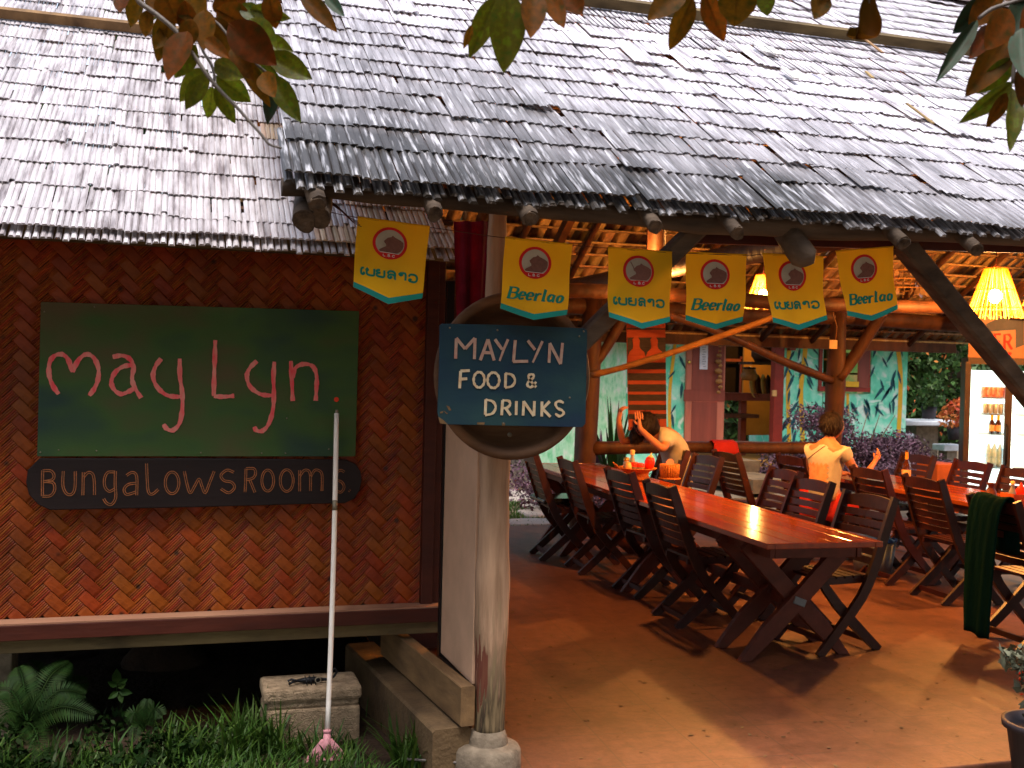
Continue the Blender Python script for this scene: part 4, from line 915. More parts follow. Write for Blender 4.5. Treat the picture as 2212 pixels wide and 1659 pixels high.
b = MB(); b.tube([bp+up_*.02, bp+up_*.118], [.0215, .0155], 14); b.tube([bp+up_*.112, bp+up_*.125], [.0185, .0185], 14)
b.build('socket', M['pinkpl'], br)
xd = Vector((1, 0, 0)); yd = up_.cross(xd).normalized()
b = MB(); 
tri_ = [bp+xd*-.092, bp+xd*.092, bp+xd*.088+up_*.012, bp+xd*.024+up_*.085, bp-xd*.024+up_*.085, bp-xd*.088+up_*.012]
b.prism([p-Vector((0, .009, 0)) for p in tri_], Vector((0, 1, 0)), .018); b.build('head_web', M['pinkpl'], br, bevel=.003)
b = MB(); b.box(bp+Vector((0, 0, -.006)), (.195, .035, .022)); b.build('head', M['pinkpl'], br, bevel=.004)
# ================================================================== FURNITURE
def bars(segs, w, h, up=(1, 0, 0)):
    b = MB()
    for a, c in zip(segs[:-1], segs[1:]): b.beam(a, c, w, h, up=up, bev=.004)
    return b
CW = .47
def chair_parts():
    out = []
    stile = [(0, -.345, .945), (0, -.30, .82), (0, -.245, .66), (0, -.185, .50), (0, -.10, .34), (0, .06, .16), (0, .21, 0)]
    leg = [(0, .19, .455), (0, .06, .30), (0, -.12, .13), (0, -.27, 0)]
    def sweep(pts, wx, th):
        P = []; F = []; n = len(pts)
        for i, p in enumerate(pts):
            a, c = Vector(pts[max(i-1, 0)]), Vector(pts[min(i+1, n-1)]); t = (c-a).normalized(); nn = Vector((0, -t.z, t.y))
            hh = th*(.5+.14*math.sin(math.pi*i/(n-1)))
            for sx in (-1, 1):
                for sn in (-1, 1): P.append(Vector(p)+Vector((sx*wx/2, 0, 0))+nn*sn*hh)
        for i in range(n-1):
            o = i*4; F += [(o, o+1, o+5, o+4), (o+2, o+6, o+7, o+3), (o, o+4, o+6, o+2), (o+1, o+3, o+7, o+5)]
        F += [(0, 2, 3, 1), ((n-1)*4, (n-1)*4+1, (n-1)*4+3, (n-1)*4+2)]
        b = MB(); b.add(P, F); return b
    for sx in (-1, 1):
        b = sweep(spline(stile, 2), .026, .052); me = b.mesh('stile', M['mahog']); out.append(('stile', me, (sx*(CW/2-.013), 0, 0)))
    for sx in (-1, 1):
        b = sweep(spline(leg, 2), .026, .050); me = b.mesh('leg', M['mahog']); out.append(('leg', me, (sx*(CW/2-.043), 0, 0)))
    w_ = CW-.052
    b = MB(); N_ = 10; P = []
    for i in range(N_+1):
        x = -w_/2+w_*i/N_; e = .018*(1-(2*x/w_)**2); yb_ = -.018*(1-(2*x/w_)**2)
        for dy in (-.010, .010):
            P += [(x, yb_+dy, -.048), (x, yb_+dy-.008, .018+e)]
    b.add(P, [f for i in range(N_) for o in [i*4] for f in ((o, o+4, o+5, o+1), (o+2, o+3, o+7, o+6), (o+1, o+5, o+7, o+3), (o, o+2, o+6, o+4))]+[(0, 1, 3, 2), (N_*4, N_*4+2, N_*4+3, N_*4+1)])
    out.append(('top_rail', b.mesh('top_rail', M['mahog']), (0, -.335, .905)))
    b = MB(); P = []
    for i in range(7):
        x = -w_/2+w_*i/6; yb_ = -.018*(1-(2*x/w_)**2)
        for dy in (-.007, .007): P += [(x, yb_+dy, -.021), (x, yb_+dy-.006, .021)]
    b.add(P, [f for i in range(6) for o in [i*4] for f in ((o, o+4, o+5, o+1), (o+2, o+3, o+7, o+6), (o+1, o+5, o+7, o+3), (o, o+2, o+6, o+4))])
    sl = b.mesh('back_slat', M['mahog'])
    for k in range(6): z = .822-k*.0545; y = np.interp(z, [.50, .66, .82, .945], [-.185, -.245, -.30, -.345]); out.append(('back_slat', sl, (0, y, z)))
    b = MB(); b.box((0, 0, 0), (CW-.09, .052, .016)); ss = b.mesh('seat_slat', M['mahog'])
    for k in range(6): out.append(('seat_slat', ss, (0, -.16+k*.066, .462)))
    b = MB(); b.box((0, 0, 0), (.022, .40, .035)); sr = b.mesh('seat_rail', M['mahog'])
    for sx in (-1, 1): out.append(('seat_rail', sr, (sx*(CW/2-.07), .0, .436)))
    b = MB(); b.box((0, 0, 0), (CW-.09, .022, .036)); cb = b.mesh('cross_bar', M['mahog'])
    out.append(('cross_bar', cb, (0, -.205, .062))); out.append(('cross_bar', cb, (0, .14, .09)))
    return out
cps = chair_parts()
proto = None
def chair(x, y, ang, label, group):
    """x, y: where the top rail is; ang: facing direction (degrees clockwise from +Y)"""
    global proto
    f = Vector((math.sin(R(ang)), math.cos(R(ang)), 0)); p = Vector((x, y, 0))+f*.335; rz = -R(ang)
    if proto is None:
        t = thing('slatted_chair', label, 'chair', p, rz, group)
        for nm, me, lc in cps: o = link(nm, me, t); o.location = lc
        proto = t; return t
    return copy_tree(proto, p, rz, label, group)
G1, G2 = 'dark slatted folding chairs round the long table', 'dark slatted folding chairs round the second table'
chair(3.115, 6.72, 91, 'dark slatted chair nearest the camera on the left side of the long table', G1)
chair(3.20, 7.62, 88, 'second dark slatted chair back along the left side of the long table', G1)
chair(3.13, 8.58, 93, 'third dark slatted chair on the left side, behind it a lawn with stones', G1)
chair(3.02, 9.25, 95, 'farthest dark slatted chair on the left side, showing beside the round basin', G1)
chair(4.24, 5.98, -96, 'dark slatted chair on the right of the long table nearest its front corner', G1)
chair(4.40, 6.88, -92, 'dark slatted chair on the right of the long table in front of the seated woman', G1)
chair(4.62, 7.62, -88, 'dark slatted chair on the right of the long table left of the woman', G1)
chair(4.62, 8.95, -95, 'tall looking dark slatted chair right of the napkin holder on the long table', G1)
chair(4.66, 9.65, -88, 'dark slatted chair between the napkin holder and the tapestry person', G1)
chair(4.80, 10.05, -90, 'dark slatted chair carrying the bent over man at the far table end', G1)
chair(5.02, 9.35, 88, 'dark slatted chair facing right behind the long table, light showing through its slats', G2)
chair(5.42, 6.98, 92, 'dark slatted chair with warm lit slats left of the towel chair', G2)
chair(5.46, 7.72, 90, 'dark slatted chair in front of the beer bottle on the second table', G2)
chair(4.98, 5.72, 93, 'dark slatted chair with the green towel hung over its back', G2)
chair(5.30, 5.15, 98, 'dark slatted chair cut by the right picture edge behind the spiny plant', G2)
chair(5.46, 8.90, 88, 'dark slatted chair back directly left of the seated woman', G2)
chair(6.94, 9.02, -92, 'dark red slatted chair across the second table, right of the beer bottle', G2)
chair(6.96, 8.28, -89, 'dark slatted chair with the bright fridge shining through its slats', G2)
chair(6.93, 7.62, -92, 'dark slatted chair at the right picture edge before the fridge handle', G2)
# --- tables
def table(name, label, x0, x1, y0, y1, rz, trestles, planks=5):
    t = thing(name, label, 'table', ((x0+x1)/2, (y0+y1)/2, 0), rz); W, L = x1-x0, y1-y0
    pw = (W-.10)/planks
    for k in range(planks):
        b = MB(); b.box((0, 0, 0), (pw-.004, L-.10, .030)); o = b.build('plank', M['table'], t, bevel=.003); o.location = (-W/2+.05+pw*(k+.5), 0, .725)
    for sx in (-1, 1): b = MB(); b.box((sx*(W/2-.0255), 0, .7255), (.05, L, .034)); b.build('edge_board', M['table'], t, bevel=.004)
    for sy in (-1, 1): b = MB(); b.box((0, sy*(L/2-.0255), .7253), (W-.1025, .05, .0335)); b.build('edge_board', M['table'], t, bevel=.004)
    for sx in (-1, 1): b = MB(); b.box((sx*(W/2-.09), 0, .672), (.03, L-.2, .07)); b.build('apron', M['tableleg'], t, bevel=.003)
    b = MB(); b.box((0, -L/2+.12, .672), (W-.22, .03, .07)); b.build('apron', M['tableleg'], t, bevel=.003)
    for yy in trestles:
        for s_ in (-1, 1):
            b = MB(); a = (s_*W*.46, yy+s_*.024, .0); c = (-s_*W*.44, yy+s_*.024, .69); d = Vector(c)-Vector(a)
            P = [Vector(a), Vector(a)+d*.25+Vector((s_*.012, 0, 0)), Vector(a)+d*.5, Vector(a)+d*.75, Vector(c)]
            hw = .052; Q = []
            for p in P:
                n_ = Vector((d.z, 0, -d.x)).normalized()
                z_ = p.z
                for si in (-1, 1):
                    for dy in (-.022, .022): Q.append(p+n_*si*hw+Vector((0, dy, 0)))
            for i_ in range(4): Q[i_] = Vector((Q[i_].x, Q[i_].y, 0.0))
            F = []
            for i in range(4):
                o = i*4; F += [(o, o+1, o+5, o+4), (o+2, o+6, o+7, o+3), (o, o+4, o+6, o+2), (o+1, o+3, o+7, o+5)]
            F += [(0, 2, 3, 1), (16, 17, 19, 18)]
            b.add(Q, F); b.build('leg', M['tableleg'], t, bevel=.004)
        b = MB(); b.box((0, yy, .345), (.08, .11, .045), rot=(0, R(20), 0)); b.build('wedge', M['bin'] if yy < -L/2+.4 else M['tableleg'], t, bevel=.004)
    b = MB(); b.box((0, (trestles[0]+trestles[-1])/2+.05, .33), (.05, trestles[-1]-trestles[0]-.14, .07)); b.build('stretcher', M['tableleg'], t)
    return t
table('long_table', 'long glossy orange brown plank table on crossed legs in the middle of the floor', 3.275, 4.02, 5.40, 10.4, R(-2.2), [-2.18, -1.86, -.2, 1.4, 2.1])
table('second_table', 'glossy orange table in the second row beside the fridge', 5.86, 6.62, 5.6, 9.4, R(-1.5), [-1.6, 0, 1.6])
# --- things on the long table
TZ = .743
bk = PZ(1374, 1036, TZ); bk = Vector((bk.x, bk.y, TZ))
ba_ = thing('condiment_basket', 'orange woven basket of sauces and jars on the long table', 'basket', bk)
b = MB(); b.lathe([(.0, .003), (.115, .003), (.12, .01), (.105, .045), (.118, .075), (.175, .10), (.182, .106), (.172, .108), (.11, .085), (.0, .08)], n=32); b.build('woven_bowl', M['basket'], ba_)
b = MB()
for k in range(5): b.tube([(-.17-.004*k, -.02+k*.01, .10), (-.19-.003*k, -.02+k*.01, .125+.003*k), (-.21, -.02+k*.012, .14+.003*k)], .005, 6)
b.build('loose_cane', M['basket'], ba_)
def lathe_thing(name, label, cat, loc, parts, tilt=(0, 0, 0), group=None, n=18):
    t = thing(name, label, cat, loc, 0, group); t.rotation_euler = tilt
    for nm, mt, prof in parts: b = MB(); b.lathe(prof, n=n); b.build(nm, mt, t)
    return t
lathe_thing('sauce_bottle', 'round red squeeze bottle with pale pointed cap at the right of the basket', 'bottle', bk+Vector((.115, 0, .09)), [('body', M['tomato'], [(0, 0), (.03, 0), (.042, .03), (.045, .07), (.036, .10), (.02, .112), (0, .112)]), ('cap', M['tan'], [(.026, .108), (.02, .118), (.007, .124), (.004, .145), (0, .147)])], (0, R(10), 0))
lathe_thing('spice_jar', 'clear jar with rounded golden lid at the back left of the basket', 'jar', bk+Vector((-.075, .05, .085)), [('glass', M['jar'], [(0, 0), (.026, 0), (.026, .065), (.02, .075)]), ('lid', M['gold'], [(.024, .072), (.027, .085), (.024, .102), (0, .11)])])
lathe_thing('tall_bottle', 'tall pale bottle with tan cap standing in the basket', 'bottle', bk+Vector((-.02, .05, .085)), [('glass', M['jar'], [(0, 0), (.024, 0), (.024, .08), (.013, .11), (.013, .14)]), ('cap', M['tan'], [(.02, .128), (.021, .165), (.016, .172), (0, .173)])])
lathe_thing('yellow_jar', 'small yellow ribbed jar at the front left of the basket', 'jar', bk+Vector((-.09, -.03, .085)), [('body', M['tan'], [(0, 0), (.026, 0), (.03, .03), (.024, .06), (.014, .065)]), ('lid', M['ochre'], [(.022, .055), (.018, .07), (0, .072)])])
lathe_thing('red_lidded_jar', 'squat jar with bright red lid in the middle of the basket', 'jar', bk+Vector((.025, -.01, .085)), [('glass', M['jar'], [(0, 0), (.036, 0), (.037, .03)]), ('lid', M['tomato'], [(.04, .028), (.042, .055), (.034, .06), (0, .06)])])
lathe_thing('red_lidded_jar', 'smaller red topped pot behind the red lidded jar in the basket', 'jar', bk+Vector((-.02, .0, .085)), [('glass', M['jar'], [(0, 0), (.026, 0), (.028, .035)]), ('lid', M['tomato'], [(.03, .03), (.03, .068), (0, .07)])])
nk = PZ(1446, 1034, TZ); nk = Vector((nk.x, nk.y, TZ))
nh = thing('napkin_holder', 'tall ribbed orange woven napkin holder beside the condiment basket', 'holder', nk)
b = MB()
for k in range(24):
    a = 2*math.pi*k/24; b.tube([(.073*math.cos(a), .073*math.sin(a), .0), (.079*math.cos(a), .079*math.sin(a), .07), (.081*math.cos(a), .081*math.sin(a), .13)], .0105, 6)
b.build('rib', M['basket'], nh)
b = MB(); b.lathe([(0, .01), (.07, .01), (.074, .125), (.066, .125), (.062, .09), (0, .09)], n=24); b.build('liner', M['basket'], nh)
b = MB(); b.lathe([(.098, 0), (.1, .008), (.076, .012)], n=24); b.build('foot', M['basket'], nh)
b = MB(); b.prism([(-.035, 0, .08), (.03, 0, .08), (.04, 0, .155), (.02, 0, .175), (-.015, 0, .172), (-.035, 0, .15)], Vector((0, 1, 0)), .012); b.build('napkin', M['napkin'], nh)
# --- things on the second table
def beer(loc, label):
    return lathe_thing('beer_bottle', label, 'bottle', loc, [('glass', M['brownglass'], [(0, 0), (.036, 0), (.038, .01), (.038, .155), (.03, .185), (.016, .215), (.0135, .235)]), ('foil', M['foil'], [(.0145, .225), (.0145, .285), (.016, .288), (.016, .298), (0, .3)]), ('label', M['label'], [(.0388, .05), (.0388, .135)]), ('cap', M['brownglass'], [(.0165, .29), (.0165, .303), (0, .305)])])
q = PZ(1957, 1047, TZ); beer(Vector((q.x, q.y, TZ)), 'brown beer bottle with orange foil neck on the second table edge')
q = PY(1824, 1000, 9.3); beer(Vector((6.05, 9.15, TZ)), 'brown beer bottle half hidden behind the shoulder of the seated woman')
q = PZ(2140, 1080, TZ); vz = lathe_thing('pepper_mill', 'dark red wooden vase shaped mill on the second table', 'mill', Vector((q.x, q.y, TZ)), [('body', M['tableleg'], [(0, 0), (.04, 0), (.046, .03), (.04, .07), (.022, .10), (.026, .12), (.036, .135), (0, .14)])])
q = PZ(2200, 1090, TZ); q = Vector((q.x, q.y, TZ))
hb = thing('condiment_box', 'orange wooden condiment box on the second table at the right edge', 'box', q)
b = MB(); b.box((0, 0, .004), (.22, .14, .008)); b.box((-.107, 0, .045), (.006, .14, .09)); b.box((.107, 0, .045), (.006, .14, .09)); b.box((0, -.067, .045), (.208, .006, .08)); b.box((0, .067, .045), (.208, .006, .08)); b.build('crate', M['orangec'], hb)
lathe_thing('sauce_bottle', 'clear sauce bottle with tan cap in the orange condiment box', 'bottle', q+Vector((-.06, 0, .01)), [('glass', M['jar'], [(0, 0), (.025, 0), (.027, .09), (.013, .125), (.013, .15)]), ('cap', M['tan'], [(.016, .145), (.016, .17), (0, .172)])])
lathe_thing('sauce_bottle', 'red ketchup squeeze bottle in the orange condiment box', 'bottle', q+Vector((.02, 0, .01)), [('body', M['tomato'], [(0, 0), (.035, 0), (.042, .05), (.04, .1), (.018, .13), (.008, .15), (0, .165)])])
# green towel over the chair back
tw = MB(); f = Vector((math.sin(R(93)), math.cos(R(93)), 0)); sd_ = Vector((f.y, -f.x, 0)); pr_ = Vector((4.98, 5.72, 0))
P = []; nx, ny = 16, 22
path = [(.06, .60), (.045, .75), (.02, .90), (0, .955), (-.035, .945), (-.07, .85), (-.09, .6), (-.10, .4), (-.11, .2), (-.115, .08)]
path = spline(path, 2)
for j, (dx, dz) in enumerate(path):
    for i in range(nx+1):
        s_ = i/nx; wv = .005*math.sin(s_*17+j*.15)+.008*math.sin(s_*7+j*.2); wdt = .30-.07*max(0, (j-7)/12)
        P.append(pr_+f*(dx-abs(wv)*(.3+j/18))+sd_*((s_-.5)*wdt+.02+.012*math.sin(j*.4))+Vector((0, 0, dz+.006*math.sin(s_*7))))
tw.add(P, [(j*(nx+1)+i, j*(nx+1)+i+1, (j+1)*(nx+1)+i+1, (j+1)*(nx+1)+i) for j in range(len(path)-1) for i in range(nx)], True)
o = tw.build('towel', M['towel']); o.modifiers.new('thick', 'SOLIDIFY').thickness = .008; tag(o, 'long dark green towel hanging over a chair back almost to the floor', 'towel')
# red cloth on the railing and on the chair by the wall
rl = PY(1560, 958, 10.78)
b = MB(); P = []; path = [(.09, -.02), (.08, .05), (.0, .085), (-.08, .05), (-.095, -.02), (-.10, -.06), (-.105, -.10)]
for j, (dy, dz) in enumerate(path):
    for i in range(9): P.append(rl+Vector(((i/8-.5)*(.24+.015*j), dy+.008*math.sin(i*1.7), (dz-.04)*.8)))
b.add(P, [(j*9+i, j*9+i+1, (j+1)*9+i+1, (j+1)*9+i) for j in range(len(path)-1) for i in range(8)], True); o = b.build('red_cloth', M['redcloth']); o.modifiers.new('thick', 'SOLIDIFY').thickness = .006
tag(o, 'red cloth folded over the log railing below the brown door', 'cloth')
q = Vector((4.62, 9.25, 0))
b = MB(); b.box((3.36, 9.45, .50), (.42, .42, .05)); tag(b.build('seat_cushion', M['leather'], bevel=.02), 'shiny black cushion on the farthest left chair', 'cushion')
bn = PZ(1905, 1250, 0); bi = thing('plastic_bin', 'grey plastic bin with blue lid on the floor under the second table', 'bin', bn+Vector((.05, .2, 0)))
b = MB(); b.lathe([(0, 0), (.15, 0), (.19, .30), (.185, .30), (.15, .02)], n=20); b.build('tub', M['bin'], bi); b = MB(); b.lathe([(.195, .295), (.2, .315), (.1, .335), (0, .34)], n=20); b.build('lid', M['binlid'], bi)
# ================================================================== LAMPS
def lamp(u, v, D, label, energy, scale=1.0, style=0):
    c = PD(u, v, D); t = thing('pendant_lamp', label, 'lamp', c)
    rt_, rb_, h_ = .08*scale, .205*scale, .36*scale
    b = MB(); n = 58; rr = random.Random(int(u))
    for k in range(n):
        a = 2*math.pi*k/n+rr.uniform(-.03, .03)
        b.tube([(rt_*math.cos(a), rt_*math.sin(a), h_*.55), (rb_*math.cos(a+rr.uniform(-.05, .05)), rb_*math.sin(a), -h_*.45-rr.uniform(0, .015))], .0038*scale, 5, caps=False)
    for (z_, r_) in ((h_*.55, rt_), (h_*.1, np.interp(.45, [0, 1], [rt_, rb_])), (-h_*.28, np.interp(.83, [0, 1], [rt_, rb_]))):
        b.tube([(r_*math.cos(a), r_*math.sin(a), z_) for a in np.linspace(0, 2*math.pi, 25)], .004*scale, 5, caps=False)
    kind(b.build('shade_sticks', M['shade'], t), 'stuff')
    b = MB(); b.ball((0, 0, -.01), .046*scale, 8, sc=(1, 1, 1.15)); b.build('bulb', M['bulb'], t)
    b = MB(); b.tube([(0, 0, 0), (0, 0, h_*.55), (0, 0, .48)], .0035, 6); b.tube([(0, 0, .0), (0, 0, .05)], .016, 8); b.build('cord', M['wire'], t)
    b = MB(); b.lathe([(0, .5), (.05, .5), (.055, .485), (0, .475)], n=14); b.build('ceiling_rose', M['pole'], t)
    ld = bpy.data.lights.new('bulb_light', 'POINT'); ld.energy = energy; ld.color = (1, .40, .085); ld.shadow_soft_size = .055
    lo = bpy.data.objects.new('bulb_light', ld); COL.objects.link(lo); lo.parent = t; lo.location = (0, 0, -.098*scale)
    l2 = bpy.data.lights.new('bulb_light', 'POINT'); l2.energy = energy*.35; l2.color = (1, .40, .085); l2.shadow_soft_size = .03
    lo = bpy.data.objects.new('bulb_light', l2); COL.objects.link(lo); lo.parent = t; lo.location = (0, 0, .085*scale)
    return t
LE_ = 80
lamp(2150, 637, 8.2, 'glowing conical bamboo lamp beside the big brace over the second table', LE_*1.6)
lamp(1648, 632, 9.2, 'glowing bamboo lamp seen between the fourth and fifth flags', LE_*1.3, .75)
lamp(1395, 622, 8.0, 'glowing bamboo lamp hidden behind the third flag', LE_*.9, .8)
lamp(2250, 645, 11.0, 'glowing striped bamboo lamp at the right picture edge', LE_*1.2)
# shell chandelier
c = PD(1952, 610, 9.6); ch = thing('shell_chandelier', 'round hanging chandelier of glassy shell discs behind the rightmost flag', 'chandelier', c)
for (r_, z_, n) in ((.23, -.06, 26), (.19, 0.02, 20), (.13, .10, 14)):
    b = MB(); b.tube([(r_*math.cos(a), r_*math.sin(a), z_) for a in np.linspace(0, 2*math.pi, 25)], .006, 6, caps=False); b.build('ring', M['pole'], ch)
    b = MB()
    for k in range(n):
        a = 2*math.pi*k/n; M3 = Matrix.Rotation(a+.3*math.sin(k*7), 3, 'Z') @ Matrix.Rotation(R(80), 3, 'X')
        b.lathe([(0, 0), (.032, 0), (.032, .002), (0, .002)], c=(r_*math.cos(a), r_*math.sin(a), z_-.035), n=9, M=M3, smooth=False)
    kind(b.build('shell_disc', M['capiz'], ch), 'stuff')
b = MB(); b.tube([(0, 0, .1), (0, 0, .5)], .004, 6); b.build('cord', M['wire'], ch)
# note on the far post
b = MB(); p = PY(1800, 744, 10.75); b.box(p, (.10, .006, .10)); n_ = b.build('note_card', M['tan']); tag(n_, 'small square yellowish card tied to the far brown post', 'card')
b = MB(); b.tube([PY(1805, 735, 10.76), PY(1808, 705, 10.76), PY(1800, 680, 10.76), PY(1803, 655, 10.76)], .005, 5); b.build('card_string', M['pole'], n_)
# ================================================================== FRIDGE
fr0 = PY(2082, 1060, 10.3); fx0 = fr0.x; fy0 = 10.3; FA = R(-33)
fg = thing('drinks_fridge', 'tall glass door drinks fridge with lit white interior and brown frame', 'fridge', (fx0, fy0, 0), FA)
FR = Matrix.Rotation(FA, 3, 'Z')
def FL(u, v, off=0.0):
    """where (u, v) falls on the front of the fridge, in its own coordinates"""
    n_ = FR @ Vector((0, -1, 0)); p0_ = Vector((fx0, fy0, 0))+n_*off; d = Vector(_ray(u, v)); c = Vector(_C); t = (p0_-c).dot(n_)/d.dot(n_)
    return FR.transposed() @ (c+d*t-Vector((fx0, fy0, 0)))
tp_ = FL(2092, 772).z; W_ = (FL(2177, 900).x)*2; D_ = .62; hd = FL(2092, 672).z
b = MB(); b.box((.02, D_/2, tp_/2), (.04, D_, tp_)); b.box((W_-.02, D_/2, tp_/2), (.04, D_, tp_)); b.box((W_/2, D_/2, tp_-.03), (W_-.084, D_, .06)); b.box((W_/2, D_/2, .1), (W_-.084, D_, .2)); b.build('cabinet', M['fridge'], fg)
b = MB(); b.box((W_/2, D_-.02, tp_/2), (W_-.09, .02, tp_-.28)); b.build('back_panel', M['fwhite'], fg)
b = MB(); b.box((.05, D_/2+.05, tp_/2+.05), (.012, D_-.12, tp_-.36)); b.build('side_panel', M['fwhite'], fg)
b = MB(); b.box((.082, .06, tp_/2+.03), (.03, .03, tp_-.36)); b.build('light_tube', M['fstrip'], fg)
b = MB(); b.box((W_/2+.06, .06, tp_/2+.03), (.03, .03, tp_-.36)); b.build('light_tube', M['fstrip'], fg)
ZS = [FL(2150, v).z for v in (866, 901, 946, 1003)]
ZS = [ZS[0]-.0, ZS[1], ZS[2], .42]
shz = [FL(2150, 859).z-.0, FL(2150, 895).z, FL(2150, 938).z, FL(2150, 1000).z-.06]
for z_ in shz:
    b = MB(); b.box((W_/2, D_/2+.04, z_-.0085), (W_-.1, D_-.16, .015)); b.build('shelf', M['fshelf'], fg)
b = MB(); 
b.box((.0, -.02, tp_/2+.06), (.05, .04, tp_-.22)); b.box((W_/2, -.02, tp_/2+.06), (.075, .04, tp_-.22)); b.box((W_/2, -.02, tp_-.04), (W_, .038, .07)); b.box((W_/2, -.02, .2), (W_, .038, .08)); b.build('door_frame', M['fridge'], fg)
b = MB(); b.tube([(W_/2-.02, -.05, .75), (W_/2-.02, -.09, .79), (W_/2-.02, -.09, 1.15), (W_/2-.02, -.05, 1.19)], .016, 8); b.build('handle', M['black'], fg)
b = MB(); b.box((W_/2+.02, -.01, tp_+(hd-tp_)/2), (W_+.04, .04, hd-tp_)); b.build('header_panel', M['header'], fg)
def hz(u, v): return FL(u, v, .034)
b = MB()
for st in ([(2162, 722), (2149, 722), (2149, 738), (2149, 754), (2162, 754)], [(2149, 738), (2160, 738)], [(2170, 755), (2170, 723), (2180, 723), (2184, 730), (2180, 738), (2170, 738)], [(2176, 738), (2186, 755)], [(2166, 764), (2172, 766)], [(2178, 762), (2185, 765)]):
    b.ribbon([hz(*p) for p in st], .026, NF, .003)
b.build('lettering', M['red'], fg)
b = MB(); b.prism([hz(*p) for p in ((2115, 768), (2138, 745), (2130, 700), (2160, 686), (2212, 690), (2212, 745), (2194, 752), (2194, 712), (2140, 716), (2140, 768))][::-1], Vector((0, -1, 0)), .002); b.build('printed_shape', M['navy'], fg)
def FW(x, y, z): return FR @ Vector((x, y, z))+Vector((fx0, fy0, 0))
ORD = ['first', 'second', 'third', 'fourth', 'fifth']
def fx_(u): return FL(u, 900).x
def can(u, z, label, mt, g): return lathe_thing('drink_can', label, 'can', FW(fx_(u), .1, z), [('can_body', mt, [(0, 0), (.027, 0), (.031, .008), (.031, .108), (.026, .12), (0, .12)])], group=g, n=12)
for k in range(5): can(2126+k*10.5, shz[0], ORD[k]+' red drink can from the left on the upper fridge shelf', M['canred'], 'red cans on the upper fridge shelf')
for k in range(4): can(2129+k*12.5, shz[1], ORD[k]+' silver drink can from the left on the second fridge shelf', M['cansil'], 'silver cans on the second fridge shelf')
for k in range(2): lathe_thing('beer_bottle', ['left', 'right'][k]+' of two brown beer bottles standing on the third fridge shelf', 'bottle', FW(fx_(2146+k*14), .1, shz[2]), [('glass', M['brownglass'], [(0, 0), (.033, 0), (.034, .12), (.015, .16), (.014, .21), (0, .21)]), ('label', M['label'], [(.0345, .03), (.0345, .10)]), ('foil', M['ystem'], [(.0165, .15), (.0155, .212), (0, .214)])], group='beer bottles on the third fridge shelf', n=12)
for k in range(3): lathe_thing('water_bottle', ORD[k]+' clear blue water bottle from the left on the lower fridge shelf', 'bottle', FW(fx_(2140+k*13), .1, shz[3]), [('bottle_body', M['waterb'], [(0, 0), (.034, 0), (.036, .08), (.03, .1), (.036, .12), (.036, .2), (.016, .25), (.015, .27), (0, .27)])], group='blue water bottles on the lower fridge shelf', n=12)
b = MB(); q = PY(2052, 1040, 9.9); b.box((q.x, 10.1, (PY(2052, 1003, 9.9).z)/2), (.3, .35, PY(2052, 1003, 9.9).z)); tag(b.build('cabinet', M['orangec'], bevel=.01), 'plain orange cabinet between two chairs left of the fridge', 'cabinet')
# ================================================================== KITCHEN BUILDING with the bamboo mural
KY = 16.0
def K(u, v, dy=0.0): return PY(u, v, KY+dy)
kb = thing('kitchen_building', 'kitchen building with mint green bamboo mural, brown door and red framed window behind the pavilion', 'building')
def kpanel(u0, v0, u1, v1, mt, name, dy=0.0, th=.12, par=kb, bev=0.0):
    a, c = K((u0+u1)/2, v0, dy), K((u0+u1)/2, v1, dy); l, r_ = K(u0, (v0+v1)/2, dy), K(u1, (v0+v1)/2, dy)
    b = MB(); b.box(((l.x+r_.x)/2, KY+dy+th/2, (a.z+c.z)/2), (r_.x-l.x, th, abs(a.z-c.z))); return b.build(name, mt, par, bevel=bev)
GB = 1045
kpanel(1150, 690, 1352, GB, M['muralw'], 'wall'); kpanel(1352, 690, 1479, GB, M['mural'], 'wall', .002)
kpanel(1692, 690, 1776, GB, M['mural'], 'wall'); kpanel(1776, 850, 1880, GB, M['mural'], 'wall', .002); kpanel(1880, 690, 1958, GB, M['mural'], 'wall')
kpanel(1776, 690, 1880, 733, M['mural'], 'wall', .003)
b = MB(); p = K(1955, 800); b.box((p.x-.06, KY+2.6, 1.4), (.12, 5.0, 2.9)); b.build('side_wall', M['mural'], kb)
# door leaf : frame, panels, note, lock
dr_ = kpanel(1482, 705, 1566, 975, M['doorf'], 'door', -.06, .05, bev=.01)
kpanel(1496, 722, 1550, 842, M['door'], 'upper_panel', -.072, .02, dr_); kpanel(1494, 868, 1548, 962, M['door'], 'lower_panel', -.072, .02, dr_)
kpanel(1478, 842, 1566, 867, M['door'], 'mid_rail', -.066, .02, dr_); kpanel(1550, 722, 1564, 842, M['door'], 'stile', -.066, .01, dr_)
o = kpanel(1512, 744, 1529, 798, M['paper'], 'notice', -.085, .008); o.parent = None; tag(o, 'white printed notice pinned on the brown door', 'notice')
b = MB()
for k in range(9):
    y_ = 750+k*5.2; b.ribbon([K(1516+(k % 3), y_, -.087), K(1525-(k*2 % 4), y_, -.087)], .009, NF, .001)
b.build('text_lines', M['ink'], o)
b = MB(); b.ball(K(1489, 782, -.09), .03, 6); b.build('door_knob', M['gold'], dr_)
ga = thing('shell_garland', 'string of orange shells hanging along the right edge of the brown door', 'garland')
rr = random.Random(4)
for k, (u, v, s_) in enumerate(((1556, 740, .035), (1555, 748, .03), (1555, 758, .03), (1553, 768, .05), (1552, 781, .06), (1556, 790, .04), (1552, 802, .07), (1555, 814, .04), (1553, 824, .065), (1556, 836, .045), (1552, 847, .04))):
    b = MB(); b.ball(K(u, v, -.14), s_, 6, sc=(1, .5, .7)); b.build('shell', M['pole'], ga)
